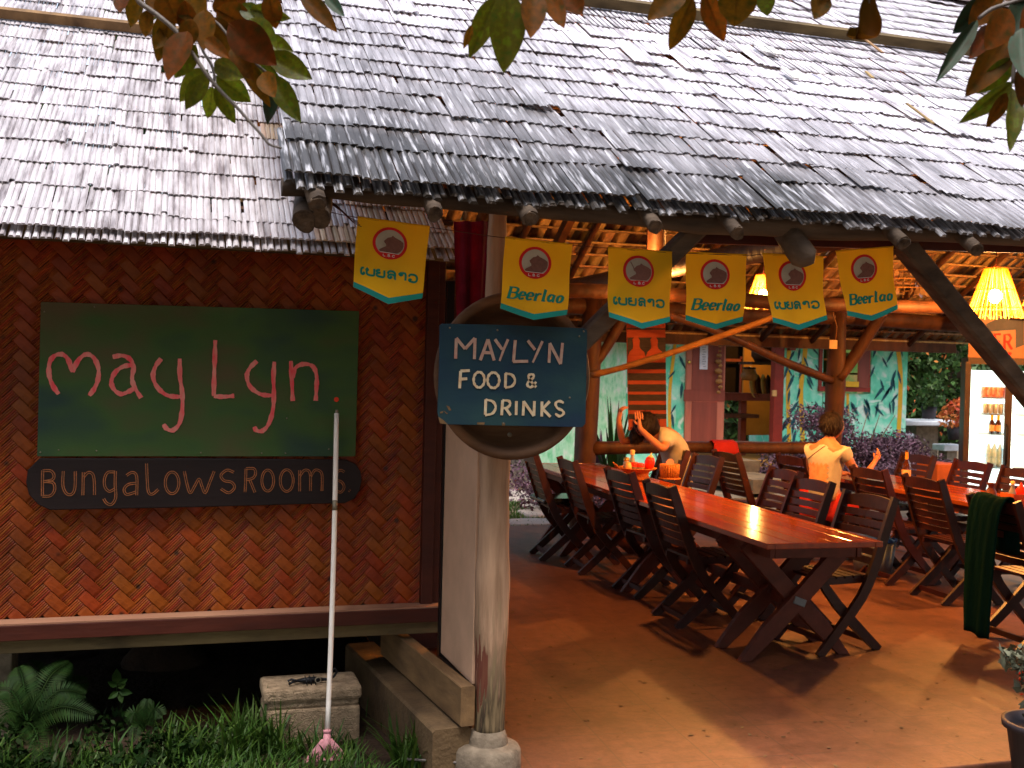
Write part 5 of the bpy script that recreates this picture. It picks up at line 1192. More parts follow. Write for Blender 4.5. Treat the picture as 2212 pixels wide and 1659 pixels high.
b = MB(); b.tube([K(1556, 735, -.13), K(1555, 790, -.13), K(1554, 850, -.13)], .006, 5); b.build('string', M['wire'], ga)
# doorway : jamb, room inside
kpanel(1673, 700, 1693, 975, M['wframe'], 'door_jamb', -.03, .14, bev=.01)
kpanel(1479, 694, 1695, 708, M['darkin'], 'lintel', -.02, .14)
b = MB(); p0, p1 = K(1560, 975), K(1700, 975); b.box(((p0.x+p1.x)/2, KY+1.6, p0.z-.2), (p1.x-p0.x+1, 3.4, .1)); b.build('room_floor', M['ochre'], kb)
kpanel(1560, 700, 1608, 860, M['darkin'], 'back_shade_panel', 3.0, .05)  # flat panel coloured dark to stand in for shade deep in the room
kpanel(1606, 700, 1705, 940, M['ochre'], 'room_wall', 2.6, .05)
kpanel(1500, 640, 1760, 702, M['darkin'], 'room_ceiling', .5, 2.2)
kpanel(1560, 850, 1700, 866, M['door'], 'counter', .9, .6); kpanel(1600, 866, 1612, 985, M['door'], 'counter_leg', 1.0, .1)
kpanel(1560, 895, 1640, 903, M['logr'], 'work_shelf', .6, .4); kpanel(1600, 770, 1606, 860, M['door'], 'mullion', 2.7, .05); kpanel(1560, 775, 1608, 781, M['door'], 'mullion', 2.7, .05)
tag(lathe_thing('big_pot', 'big brown round pot on the high shelf inside the kitchen doorway', 'pot', K(1655, 782, 1.4), [('pot_body', M['logr'], [(0, 0), (.2, .0), (.27, .1), (.27, .22), (.2, .3), (0, .32)])]), 'big brown round pot on the high shelf inside the kitchen doorway', 'pot')
kpanel(1625, 782, 1680, 788, M['logr'], 'high_shelf', 1.2, .5)
for k in range(5):
    t = thing('plate', ['large', 'second', 'third', 'fourth', 'rearmost'][k]+' pale plate standing upright in the rack on the kitchen counter', 'plate', K(1625+k*11, 834+(k % 2), .95+.02*k), R(35), 'plates in the kitchen rack')
    b = MB(); b.lathe([(0, 0), (.15, .0), (.21, .03), (.2, .035), (.14, .012), (0, .012)], n=20, M=Matrix.Rotation(R(82), 3, 'X') @ Matrix.Scale(.55 if k else .8, 3, (1, 0, 0))); b.build('dish', M['tan'] if k in (0, 2) else M['logr'], t)
lathe_thing('kettle', 'orange and dark kettle beside the plates on the kitchen counter', 'kettle', K(1618, 822, .75), [('kettle_body', M['pole'], [(0, 0), (.12, 0), (.15, .08), (.10, .2), (.04, .23), (0, .25)]), ('rim', M['iron'], [(.11, .2), (.12, .22), (.10, .23)])])
# window with red frame and open shutter
kpanel(1770, 733, 1777, 844, M['wframe'], 'window_frame', -.03, .1); kpanel(1770, 836, 1880, 846, M['wframe'], 'window_sill', -.06, .16)
kpanel(1868, 745, 1880, 840, M['wframe'], 'window_frame', -.03, .1)
o = kpanel(1855, 735, 1878, 838, M['door'], 'shutter', -.07, .03); kpanel(1777, 733, 1790, 838, M['hedge'], 'window_view', 1.8, .03); kpanel(1788, 733, 1870, 850, M['darkin'], 'room_wall', 1.6, .05)
kpanel(1790, 775, 1860, 779, M['logr'], 'shelf', .9, .3); kpanel(1790, 805, 1860, 809, M['logr'], 'shelf', .9, .3)
for k, (u, v) in enumerate(((1818, 774), (1830, 774), (1822, 804))):
    lathe_thing('drinking_glass', ['left', 'right', 'lower'][k]+' upturned glass on the shelf inside the red framed window', 'glass', K(u, v, 1.0), [('tumbler', M['jar'], [(0, 0), (.04, 0), (.035, .1), (0, .1)])], n=12)
o = kpanel(1822, 824, 1856, 836, M['ystem'], 'box', -.12, .14, None, .01); tag(o, 'yellow box standing on the red window sill', 'box')
kpanel(1708, 700, 1720, 757, M['door'], 'beam_end', -.10, .12); kpanel(1926, 700, 1938, 757, M['door'], 'beam_end', -.10, .12)
o = kpanel(1670, 843, 1678, 856, M['tan'], 'padlock', -.07, .04, kb)
# painted bamboo : yellow stems and dark leaves
b = MB()
for pts, w_ in (([(1745, 700), (1738, 770), (1730, 840), (1732, 900), (1735, 985)], .085), ([(1708, 700), (1704, 760), (1702, 830), (1703, 900), (1706, 975)], .075), ([(1936, 730), (1945, 800), (1944, 880), (1938, 985)], .085),
               ([(1462, 700), (1455, 770), (1448, 830), (1446, 890), (1448, 950)], .055), ([(1831, 850), (1832, 900)], .05)):
    for (a, c) in zip(spline(pts, 3)[:-1], spline(pts, 3)[1:]):
        b.ribbon([K(*a, -.003), K(*c, -.003)], w_, NF, .003)
b.build('painted_stem', M['ystem'], kb)
b = MB(); rr = random.Random(12)
def pleaf(u, v, ang, ln, wd=.2):
    c = K(u, v, -.006); d = Vector((math.cos(ang), 0, math.sin(ang))); n_ = Vector((-d.z, 0, d.x))
    b.prism([c, c+d*ln*.3+n_*ln*wd*.5, c+d*ln*.65+n_*ln*wd*.38, c+d*ln, c+d*ln*.65-n_*ln*wd*.38, c+d*ln*.3-n_*ln*wd*.5], Vector((0, -1, 0)), .003)
for (u0, u1, v0, v1, n) in ((1362, 1474, 700, 960, 30), (1697, 1768, 705, 960, 34), (1884, 1952, 705, 980, 30), (1790, 1880, 856, 900, 8)):
    for k in range(n):
        b = MB(); pleaf(rr.uniform(u0, u1), rr.uniform(v0, v1), R(rr.choice((-60, -50, -125, -115, -75, -100))+rr.uniform(-10, 10)), rr.uniform(.15, .34), .18); b.build('painted_leaf', M['dleaf'], kb)
# thatched roof of the kitchen
b = MB(); e0, e1 = K(1120, 690), K(2095, 722)
for k in range(16):
    t = k/15; y = KY-.45+t*5.0; z = 2.52+t*3.3; b.box(((e0.x+e1.x)/2, y, z-.02*k/15), (e1.x-e0.x, .5, .12), rot=(R(33), 0, 0))
b.build('roof', M['thatch'], kb)
b = MB(); b.box(((e0.x+e1.x)/2, KY-.35, 2.42), (e1.x-e0.x, .1, .16)); b.build('eave_board', M['joist'], kb)
kl = bpy.data.lights.new('kitchen_bulb', 'POINT'); kl.energy = 22; kl.color = (1, .5, .12); kl.shadow_soft_size = .05
ko = bpy.data.objects.new('kitchen_bulb', kl); COL.objects.link(ko); ko.location = K(1640, 730, 1.6)
# tapestry on the railing side
tpz = thing('tapestry', 'long woven tapestry with two pale figures above black and terracotta bands', 'tapestry')
YT = 11.1
def TP(u, v, dy=0): return PY(u, v, YT+dy)
b = MB(); b.prism([TP(1353, 690), TP(1437, 690), TP(1440, 930), TP(1358, 930)][::-1], Vector((0, 1, 0)), .01); b.build('cloth', M['tap1'], tpz)
b = MB()
for v0, v1 in ((709, 712), (729, 770), (783, 798), (806, 822), (830, 846), (852, 866), (874, 886), (894, 905)):
    b.prism([TP(1354+(v0-690)*.02, v0, -.002), TP(1437+(v0-690)*.012, v0, -.002), TP(1437+(v1-690)*.012, v1, -.002), TP(1354+(v1-690)*.02, v1, -.002)][::-1], Vector((0, -1, 0)), .003)
b.build('dark_band', M['tap2'], tpz)
b = MB()
for cx_ in (1374, 1413):
    b.prism([TP(cx_+x, y, -.006) for x, y in ((-8, 733), (-4, 729), (4, 729), (8, 735), (7, 748), (9, 753), (17, 760), (20, 771), (20, 783), (-18, 783), (-18, 770), (-14, 760), (-7, 753), (-6, 747))], Vector((0, -1, 0)), .003)
b.build('figure', M['tap1'], tpz)
# ================================================================== VEGETATION helpers
def leaf_cloud(name, blobs, n, size, mt, parent=None, seed=0, flat=.0, kindof=None, up=.2, shell=.5):
    """many small leaf faces spread through lumpy volumes; blobs = [(centre, (rx,ry,rz))]"""
    rg = np.random.default_rng(seed); bl_ = np.array([list(c)+list(r_) for c, r_ in blobs]); vol = bl_[:, 3]*bl_[:, 4]*bl_[:, 5]; vol = vol**.7
    pick = rg.choice(len(bl_), n, p=vol/vol.sum()); d = rg.normal(size=(n, 3)); d /= np.linalg.norm(d, axis=1)[:, None]
    r_ = rg.uniform(shell, 1, n)**.6; r_ *= 1+.12*np.sin(d[:, 0]*7+pick)+.1*np.sin(d[:, 2]*9+pick*2)
    P = bl_[pick, :3]+d*bl_[pick, 3:]*r_[:, None]
    a = rg.normal(size=(n, 3)); a[:, 2] *= (1-flat); a /= np.linalg.norm(a, axis=1)[:, None]
    nn = d*.6+rg.normal(size=(n, 3))*.6; nn[:, 2] += up; c = np.cross(a, nn); c /= np.linalg.norm(c, axis=1)[:, None]
    s = size*rg.uniform(.6, 1.4, n)[:, None]
    fold = np.cross(c, a)*s*.12
    V = np.stack([P-a*s*.5, P+c*s*.24+fold, P+a*s*.5, P-c*s*.24+fold], 1).reshape(-1, 3)
    Fq = np.arange(n*4).reshape(n, 4)
    o = npmesh(name, V, Fq, mt, parent)
    if kindof: kind(o, kindof)
    return o
def tree(label, x, y, h, r_, n, size, mt, seed, group=None, name='tree'):
    rg = random.Random(seed); t = thing(name, label, 'tree', (x, y, -.1), 0, group)
    b = MB(); b.tube([(0, 0, 0), (.05*h*rg.uniform(-1, 1)*.4, 0, h*.3), (rg.uniform(-.2, .2), rg.uniform(-.2, .2), h*.7)], [h*.028, h*.02, h*.01], 10, wob=.08)
    for k in range(5):
        a = rg.uniform(0, 6.28); b.tube([(0, 0, h*(.35+.05*k)), (math.cos(a)*r_*.4, math.sin(a)*r_*.4, h*(.5+.06*k)), (math.cos(a)*r_*.8, math.sin(a)*r_*.8, h*(.6+.06*k))], [h*.012, h*.008, h*.003], 7)
    b.build('trunk', M['bark'], t)
    bl_ = []
    for k in range(16):
        a = rg.uniform(0, 6.28); q_ = rg.uniform(0, 1)**.5*r_*.75; bl_.append(((math.cos(a)*q_, math.sin(a)*q_, h*rg.uniform(.3, .95)), (r_*rg.uniform(.25, .45),)*2+(r_*rg.uniform(.2, .35),)))
    leaf_cloud('crown', bl_, n, size, mt, t, seed)
    return t
# purple ground cover between pavilion and kitchen
pl = []
rg = random.Random(6)
for k in range(46):
    x = rg.uniform(2.0, 6.4); pl.append(((x, rg.uniform(14.0, 16.0) if x < 4.3 else rg.uniform(12.4, 15.4), .02+rg.uniform(0, .12)), (.4, .35, .25)))
leaf_cloud('purple_ground_cover', pl, 22000, .06, M['purple'], None, 1, kindof='stuff', up=.8, shell=.3)
def shrub(label, us, v, Y, rx, rz_, n, mt, seed, size=.055, group=None):
    rg = random.Random(seed); c = PY(us, v, Y); t = thing('shrub', label, 'shrub', (c.x, Y, -.08), 0, group)
    H_ = c.z+rz_
    b = MB()
    for k in range(7): a = rg.uniform(0, 6.28); b.tube([(0, 0, 0), (math.cos(a)*rx*.3, math.sin(a)*rx*.3, H_*.5), (math.cos(a)*rx*.7, math.sin(a)*rx*.5, H_*.9)], [.02, .014, .005], 6)
    b.build('stems', M['bark'], t)
    bl_ = [((rg.uniform(-rx, rx)*.75, rg.uniform(-rx, rx)*.5, rg.uniform(.25, H_*.85)), (rx*rg.uniform(.28, .5),)*2+(rg.uniform(.15, .32),)) for k in range(16)]
    leaf_cloud('foliage', bl_, n, size, mt, t, seed, up=.5, shell=.2); return t
shrub('purple leaved shrub directly below the red framed window behind the woman', 1850, 905, 14.6, 1.0, .3, 11000, M['purple'], 1, group='purple shrubs before the mural')
shrub('purple leaved shrub at the right end of the mural', 1925, 960, 14.3, .8, .15, 8000, M['purple'], 2, group='purple shrubs before the mural')
shrub('purple leaved shrub right of the kitchen doorway', 1730, 975, 14.8, .6, .1, 6500, M['purple'], 3, group='purple shrubs before the mural')
shrub('purple leaved shrub just right of the second shrub beside the white table', 1985, 1000, 14.0, .8, .05, 6500, M['purple'], 4, group='purple shrubs before the mural')
shrub('purple leaved shrub behind the beer bottle', 1880, 1010, 13.2, .8, .05, 7000, M['purple'], 5, group='purple shrubs before the mural')
# sword leaved plant at the left of the tapestry
def sword(label, u, v, Y, n, h_, mt, seed, w_=.035):
    c = PZ(u, v, 0); c = PY(u, v, Y); rg = random.Random(seed); t = thing('sword_plant', label, 'plant', (c.x, Y, -.05))
    for k in range(n):
        a = rg.uniform(0, 6.28); l = h_*rg.uniform(.6, 1); lean = rg.uniform(.08, .45); b = MB(); P = []
        for i in range(7):
            s_ = i/6; r_ = lean*l*s_**1.4; z_ = l*s_*(1-.12*lean*s_); ww = w_*(1-s_**3)*(.6+.8*s_*(1-s_)*2)+.002
            px, py = math.cos(a)*r_, math.sin(a)*r_; sx, sy = -math.sin(a+.4)*ww, math.cos(a+.4)*ww; P += [(px-sx, py-sy, z_), (px, py, z_-.01), (px+sx, py+sy, z_)]
        b.add(P, [(i*3+q_, i*3+q_+1, i*3+q_+4, i*3+q_+3) for i in range(6) for q_ in range(2)], True); b.build('leaf', mt, t)
    return t
sword('tall sword leaved plant between the pavilion post and the tapestry', 1325, 1000, 13.2, 15, 1.45, M['fern'], 3)
sword('second sword leaved plant close beside the pavilion corner post', 1300, 1005, 13.6, 12, 1.2, M['purple'], 4)
# background lawn
def blades(name, n, xr_, yr_, h_, w_, mt, z=-.08, seed=0, lean=.5, accept=None):
    rg = np.random.default_rng(seed); x = rg.uniform(*xr_, n); y = rg.uniform(*yr_, n)
    if accept is not None: k = accept(x, y, rg); x, y = x[k], y[k]; n = len(x)
    a = rg.uniform(0, 2*math.pi, n); l = h_*rg.uniform(.45, 1.3, n); ln = lean*rg.uniform(.2, 1.4, n); ww = w_*rg.uniform(.6, 1.3, n)
    V = []
    for s_, wf in ((0, .7), (.35, 1), (.7, .75), (1, .06)):
        r_ = ln*l*s_**1.6; zz = z+l*s_*(1-.3*ln*s_); px, py = x+np.cos(a)*r_, y+np.sin(a)*r_; sx, sy = -np.sin(a+.3)*ww*wf/2, np.cos(a+.3)*ww*wf/2
        V += [np.stack([px-sx, py-sy, zz], 1), np.stack([px+sx, py+sy, zz], 1)]
    V = np.stack(V, 1).reshape(-1, 3); o = np.arange(n)[:, None]*8
    Fq = np.concatenate([o+np.array([[0, 1, 3, 2]]), o+np.array([[2, 3, 5, 4]]), o+np.array([[4, 5, 7, 6]])]); return kind(npmesh(name, V, Fq, mt), 'stuff')
blades('lawn_grass', 16000, (1.8, 4.6), (11.3, 17), .06, .012, M['grass'], -.09, 5)
# stepping stones
rg = random.Random(9)
for k, (u, v, rx, ry, lb) in enumerate(((1150, 1127, .36, .16, 'pale flat stepping stone touching the edge of the pavilion floor'), (1178, 1107, .30, .2, 'second pale flat stepping stone from the pavilion floor'), (1180, 1089, .34, .24, 'third pale flat stepping stone in the lawn behind the chairs'),
                                        (1112, 1068, .32, .42, 'large rounded pale stepping stone nearest the lawn edge behind the post'), (1222, 1078, .3, .2, 'pale flat stepping stone seen between the chair legs'))):
    c = PZ(u, v, -.05); b = MB(); n = 18; rad = [1+.1*math.sin(3*a+k)+.06*math.sin(5*a+2*k) for a in np.linspace(0, 6.28, n, endpoint=False)]
    P = []
    for z_, s_ in ((-.12, 1), (-.02, 1), (.0, .96), (.008, .85)): P += [(c.x+rx*1.1*rad[i]*s_*math.cos(2*math.pi*i/n), c.y+ry*1.6*rad[i]*s_*math.sin(2*math.pi*i/n), -.045+z_) for i in range(n)]
    b.add(P, [(j*n+i, j*n+(i+1) % n, (j+1)*n+(i+1) % n, (j+1)*n+i) for j in range(3) for i in range(n)]+[tuple(range(3*n, 4*n))]); tag(b.build('stepping_stone', M['stone']), lb, 'stone', 'stepping stones')
# kitchen threshold steps
b = MB(); a, c = PY(1590, 1000, 14.4), PY(1660, 1000, 14.4); b.box(((a.x+c.x)/2, 14.6, .08), (c.x-a.x+.1, 1.6, .2)); b.box(((a.x+c.x)/2, 15.4, .2), (c.x-a.x+.3, 1.0, .3)); tag(b.build('door_step', M['curbc']), 'pale concrete step in front of the kitchen doorway', 'step')
# garden at the right : hedge, picnic table, potted plants
hg = thing('hedge', 'tall dark green hedge with yellow and red flowers right of the mural', 'hedge', (16.5, 24, 0))
leaf_cloud('foliage', [((x, rg.uniform(-.6, .6), z), (1.1, .9, .9)) for x in np.arange(-7, 8, .75) for z in (.4, 1.6, 2.8, 4.0)], 34000, .2, M['hedge'], hg, 31, shell=.6)
leaf_cloud('flowers', [((x, -1.1, z), (.9, .4, .8)) for x in np.arange(-6, 7, .9) for z in (1.0, 2.2, 3.4)], 700, .13, M['flower'], hg, 32)
b = MB(); b.box((0, .3, 2.0), (14, .5, 4.2)); b.build('stems', M['bark'], hg)
pt = thing('picnic_table', 'white concrete garden table with benches beyond the purple shrubs', 'table')
def GP(u, v, Y=17.5): return PY(u, v, Y)
a, c = GP(1950, 911), GP(2086, 918); b = MB(); b.box(((a.x+c.x)/2, 17.9, (a.z+c.z)/2), (c.x-a.x, 1.0, .09)); b.build('table_top', M['picnic'], pt, bevel=.02)
b = MB(); b.box(((a.x+c.x)/2, 17.9, (a.z-.1)/2), (.5, .4, a.z+.1)); b.build('pedestal', M['concrete'], pt)
for (u0, u1, v, nm) in ((1946, 1977, 944, 'bench'), (2042, 2084, 968, 'bench')):
    a, c = GP(u0, v, 16.8), GP(u1, v, 16.8); b = MB(); b.box(((a.x+c.x)/2, 17, a.z), (c.x-a.x, .35, .12)); b.build(nm, M['picnic'], pt, bevel=.02)
    b = MB(); b.box(((a.x+c.x)/2, 17, a.z/2-.05), ((c.x-a.x)*.5, .25, a.z)); b.build('bench_leg', M['concrete'], pt)
for (u, v, lb) in ((2006, 905, 'small potted plant standing on the white garden table'), (2062, 950, 'potted plant with reddish leaves in front of the fridge side')):
    c = GP(u, v, 16.7 if v > 920 else 17.8); t = thing('potted_plant', lb, 'plant', (c.x, c.y, c.z)); b = MB(); b.lathe([(0, 0), (.11, 0), (.15, .24), (.13, .24), (0, .2)], n=16); b.build('pot', M['pot'], t)
    leaf_cloud('foliage', [((0, 0, .42), (.3, .25, .25)), ((.1, 0, .6), (.2, .2, .15))], 260, .12, M['flower'] if v > 920 else M['hedge'], t, int(u))
# big trees behind everything and behind the viewer
TR = [(2, 30, 11, 4.5), (9, 33, 13, 5.5), (17, 34, 12, 5), (26, 36, 13, 6), (34, 32, 12, 5.5), (-6, 32, 12, 5), (24, 27, 8, 3.5), (30, 44, 15, 6), (13, 42, 15, 6)]
TL_ = ['tall bushy tree straight behind the kitchen roof', 'tall bushy tree behind the mural window', 'tall bushy tree behind the flowering hedge', 'tall bushy tree beyond the drinks fridge', 'tall bushy tree at the far right beyond the ridge', 'tall bushy tree hidden behind the bungalow roof', 'lower bushy tree right behind the garden table', 'tallest tree showing over the red ridge at top right', 'tallest tree behind the second tree of the row']
for k, (x, y, h_, r_) in enumerate(TR): tree(TL_[k], x, y, h_, r_, 7000, .45, M['tree'], 50+k, 'trees in the garden behind')
hb_ = kind(leaf_cloud('rear_shrubbery', [((x, 26+2*math.sin(x), z), (1.6, 1.2, 1.2)) for x in np.arange(-8, 36, 1.4) for z in (.6, 2.2)], 26000, .3, M['hedge'], None, 77, shell=.6), 'stuff')
BT = [(-9, -7, 11, 5.5), (-3, -10, 13, 6), (4, -11, 13, 6.5), (11, -8, 12, 5.5), (17, -3, 11, 5), (-13, 0, 11, 5), (0.5, -3.6, 8.5, 3.2)]  # all but the last are unseen, added to block sky light on the front
for k, (x, y, h_, r_) in enumerate(BT): tree('leafy tree added for shade behind the viewer, number %d from the left' % (k+1) if False else ['leafy tree added for shade, far behind the viewer on the left', 'tall leafy tree added for shade, behind the viewer left of centre', 'tall leafy tree added for shade, straight behind the viewer', 'leafy tree added for shade, behind the viewer on the right', 'leafy tree added for shade, beside the far right of the pavilion', 'leafy tree added for shade, left of the bungalow', 'magnolia tree just behind the viewer reaching over the frame'][k], x, y, h_, r_, 9000 if k < 6 else 5000, .5 if k < 6 else .2, M['tree'], 80+k, 'yard trees behind the viewer')
# ================================================================== FRONT YARD plants
def acc(x, y, rg):
    gx = (x > .38) & (x < .9) & (y > 4.98) & (y < 5.35); d = np.exp(-((y-4.75)/.42)**2)*(.65+.5*np.sin(x*5)+.35*np.sin(x*13+y*5)); d = d*np.where((x > .86) & (x < 1.02), .25, 1); return (~gx) & (rg.uniform(0, 1, len(x)) < d)
blades('grass', 13000, (-1.6, 1.03), (4.15, 5.5), .105, .009, M['grass'], -.07, 8, .75, acc)
def tuft(n, x, y, sx, sy, h_, seed, w_=.011): return blades('grass', n, (x-sx, x+sx), (y-sy, y+sy), h_, w_, M['grass'], -.07, seed, .7)
tuft(150, .36, 5.0, .12, .06, .24, 21); tuft(130, .12, 4.95, .16, .08, .2, 22); tuft(110, 1.0, 4.62, .07, .1, .22, 23, .013); tuft(60, .62, 4.9, .2, .03, .15, 24); tuft(120, -.4, 4.9, .3, .1, .15, 25)
leaf_cloud('low_weeds', [((rg.uniform(-1.3, .35), rg.uniform(4.7, 5.4), -.02), (.14, .14, .09)) for _ in range(26)], 2600, .04, M['fern'], None, 14, kindof='stuff', up=1.0, shell=.2)
def fern(label, root, fronds, seed=0):
    t = thing('fern', label, 'fern', (0, 0, 0))
    for (tip, sag, wd) in fronds:
        rt = Vector(root); tp_ = Vector(tip); mid = (rt+tp_)/2+Vector((0, 0, sag)); pts = [Vector(p) for p in spline([rt, mid, tp_], 9)]
        b = MB(); b.tube(pts, list(np.linspace(.0035, .001, len(pts))), 5); n = len(pts)
        for i in range(3, n-1):
            s_ = i/(n-1); l = wd*math.sin(math.pi*(.25+.75*s_))**.8*1.0+.01; d = (pts[i+1]-pts[i-1]).normalized(); side = d.cross(Vector((0, -.75, .66))).normalized()
            for sg_ in (-1, 1):
                for off in (0, .5):
                    p = pts[i].lerp(pts[min(i+1, n-1)], off); e = p+side*sg_*l+d*l*.45-Vector((0, 0, l*.15)); m1 = p.lerp(e, .45); w2 = d*l*.075
                    b.add([p, m1+w2, e, m1-w2], [(0, 1, 2, 3)])
        b.build('frond', M['fern'], t)
    return t
def FP(u, v, Y): return PY(u, v, Y)
fern('arching fern at the left picture edge with fronds pointing right', FP(60, 1560, 4.95), [(FP(205, 1545, 4.85), .05, .055), (FP(185, 1500, 5.0), .07, .05), (FP(90, 1500, 4.8), .02, .05), (FP(-10, 1490, 5.0), .06, .055), (FP(150, 1430, 5.2), .06, .055), (FP(40, 1440, 5.1), .05, .06), (FP(92, 1640, 4.6), .04, .05), (FP(-20, 1560, 4.7), .05, .06)])
fern('fern deep under the bungalow behind the left fern', FP(110, 1540, 5.4), [(FP(140, 1425, 5.5), .04, .06), (FP(60, 1430, 5.5), .05, .06), (FP(190, 1470, 5.5), .05, .06), (FP(20, 1470, 5.5), .03, .06)])
fern('small fern with drooping fronds left of the tall grass', FP(310, 1580, 5.0), [(FP(352, 1545, 4.95), .06, .035), (FP(275, 1550, 5.0), .05, .035), (FP(318, 1510, 5.05), .02, .03), (FP(285, 1600, 4.9), .05, .03)])
cp_ = thing('seedling', 'pale green star leaved seedling in the dark under the wall', 'plant')
c0_ = FP(262, 1560, 5.15)
b = MB(); b.tube([c0_, FP(260, 1520, 5.15), FP(252, 1490, 5.13), FP(250, 1465, 5.12)], .0022, 5); b.build('stem', M['fern'], cp_)
for (u0, v0, u1, v1) in ((252, 1478, 252, 1443), (254, 1482, 232, 1473), (254, 1480, 276, 1466), (256, 1494, 233, 1510), (256, 1494, 287, 1497), (258, 1497, 264, 1520), (254, 1486, 272, 1478)):
    a, c = FP(u0, v0, 5.12), FP(u1, v1, 5.09); d = c-a; n_ = d.normalized().cross(Vector((0, -1, .3))).normalized()*d.length*.24
    b = MB(); P = [a, a.lerp(c, .3)+n_, a.lerp(c, .62)+n_*.85, c, a.lerp(c, .62)-n_*.85, a.lerp(c, .3)-n_]; b.add(P+[a.lerp(c, .3)-Vector((0, -.006, 0)), a.lerp(c, .62)-Vector((0, -.006, 0))], [(0, 1, 6), (1, 2, 7, 6), (2, 3, 7), (0, 6, 5), (6, 7, 4, 5), (7, 3, 4)]); b.build('leaf', M['fern'], cp_)
# rock and fallen pieces in the dark
b = MB(); b.ball(FP(355, 1455, 6.6), .26, 9, sc=(1, .8, .85)); tag(b.build('boulder', M['ground']), 'dim rounded boulder in the dark below the bungalow', 'boulder')
b = MB(); rg2 = random.Random(3)
b.tube([FP(880, 1640, 4.55), FP(1000, 1648, 4.4)], .006, 6); tag(b.build('stick', M['twig']), 'thin dry stick on the soil beside the broom head', 'stick')
b = MB(); p = PZ(920, 1632, -.055); b.box(p, (.16, .07, .02), rot=(.1, .05, .3)); tag(b.build('brick_fragment', M['tap1'], bevel=.004), 'broken reddish tile fragment lying near the curb', 'tile')
# spiny plant in a pot at the right edge
pp = PZ(2260, 1690, 0.0); pp = Vector((pp.x, pp.y, -.1))
pc = PD(2258, 1560, 4.6); px_, py_ = pc.x, pc.y
sp_t = thing('spiny_plant', 'grey green spiny plant with small red flowers in a dark pot at the lower right', 'plant', (px_, py_, 0))
rim = pc.z
b = MB(); b.lathe([(.0, -.08), (.105, -.08), (.15, rim-.03), (.168, rim-.028), (.172, rim), (.155, rim+.002), (.14, rim-.03), (0, rim-.05)], n=30); b.build('pot', M['pot'], sp_t)
b = MB(); rg = random.Random(2); Ps = []
for k in range(5):
    u1, v1 = rg.uniform(2170, 2290), rg.uniform(1395, 1480); e = PD(u1, v1, 4.6+rg.uniform(-.08, .08))-Vector((px_, py_, 0)); s0 = Vector((rg.uniform(-.05, .05), rg.uniform(-.05, .05), rim-.04))
    pts = spline([s0, s0.lerp(e, .5)+Vector((rg.uniform(-.04, .06), 0, 0)), e], 5); b.tube(pts, .009, 6); Ps += [Vector(p) for p in pts]
for p in Ps:
    for q_ in range(9):
        d = Vector((rg.uniform(-1, 1), rg.uniform(-1, 1), rg.uniform(-.6, .9))).normalized(); b.tube([p, p+d*.022], [.0016, .0003], 4, caps=False)
b.build('stems', M['euph'], sp_t)
leaf_cloud('leaves', [(tuple(p), (.045, .045, .04)) for p in Ps[3:]]+[(tuple(PD(2200, 1425, 4.6)-Vector((px_, py_, 0))), (.09, .07, .07))]*6, 420, .045, M['euph'], sp_t, 9, shell=.1)
leaf_cloud('flowers', [(tuple(p), (.05, .05, .04)) for p in Ps[5::6]], 26, .022, M['tomato'], sp_t, 10)
# ================================================================== OVERHANGING LEAVES
def leaf_mesh(mt, bend, seed, fat=.5):
    rg = random.Random(seed); n, k = 12, 3; P = []; F = []
    for i in range(n+1):
        s_ = i/n; wv = .5*fat*(math.sin(math.pi*s_**.82)**.85)*(1 if s_ < .97 else .3); zc = bend*(s_*s_)*.35
        for j in range(-k, k+1):
            t = j/k; P.append((t*wv*.5, s_, zc+abs(t)*wv*.22-.012*math.sin(s_*9+seed)*abs(t)+.01*math.sin(s_*23+t*2+seed)*abs(t)))
    m_ = 2*k+1
    b = MB(); b.add(P, [(i*m_+j, i*m_+j+1, (i+1)*m_+j+1, (i+1)*m_+j) for i in range(n) for j in range(2*k)], True)
    b.tube([(0, i/10, bend*(i/10)**2*.35-.004) for i in range(11)], list(np.linspace(.009, .002, 11)), 5)
    return b.mesh('leaf', mt)
LM = {k: [leaf_mesh(M[m_], bd, sd, ft) for bd, sd, ft in ((.1, 1, .95), (-.25, 2, .85), (.35, 3, .9))] for k, m_ in (('g', 'leafg'), ('b', 'leafb'), ('d', 'leafd'))}
rl_ = random.Random(31)
view = -Vector(_f)
def add_leaf(t, base, tip, width, k, D, conv):
    (u0, v0), (u1, v1) = conv(*base), conv(*tip); D0 = D+rl_.uniform(-.06, .06); a = PD(u0, v0, D0); c = PD(u1, v1, D0+rl_.uniform(-.05, .05))
    L_2 = (c-a).length; Yv = (c-a).normalized(); nrm = (view+Vector((rl_.uniform(-.3, .3), rl_.uniform(-.3, .3), rl_.uniform(-.35, .15)))).normalized(); Xv = Yv.cross(nrm).normalized(); Zv = Xv.cross(Yv)
    W_2 = (width/3)*D/FPX; o = link('leaf', LM[k][rl_.randrange(3)], t)
    mm = Matrix((Xv*W_2*2.45, Yv*L_2, Zv*max(L_2*.8, .02))).transposed().to_4x4(); mm.translation = a; o.matrix_local = mm
c1_ = lambda x, y: (x/3, y/3); c2_ = lambda x, y: (737.3+x/3, y/3); c3_ = lambda x, y: (1474.7+x/3, y/3)
bL = thing('leafy_branch', 'drooping branch of green and rust brown leaves with long bare twig, upper left', 'branch')
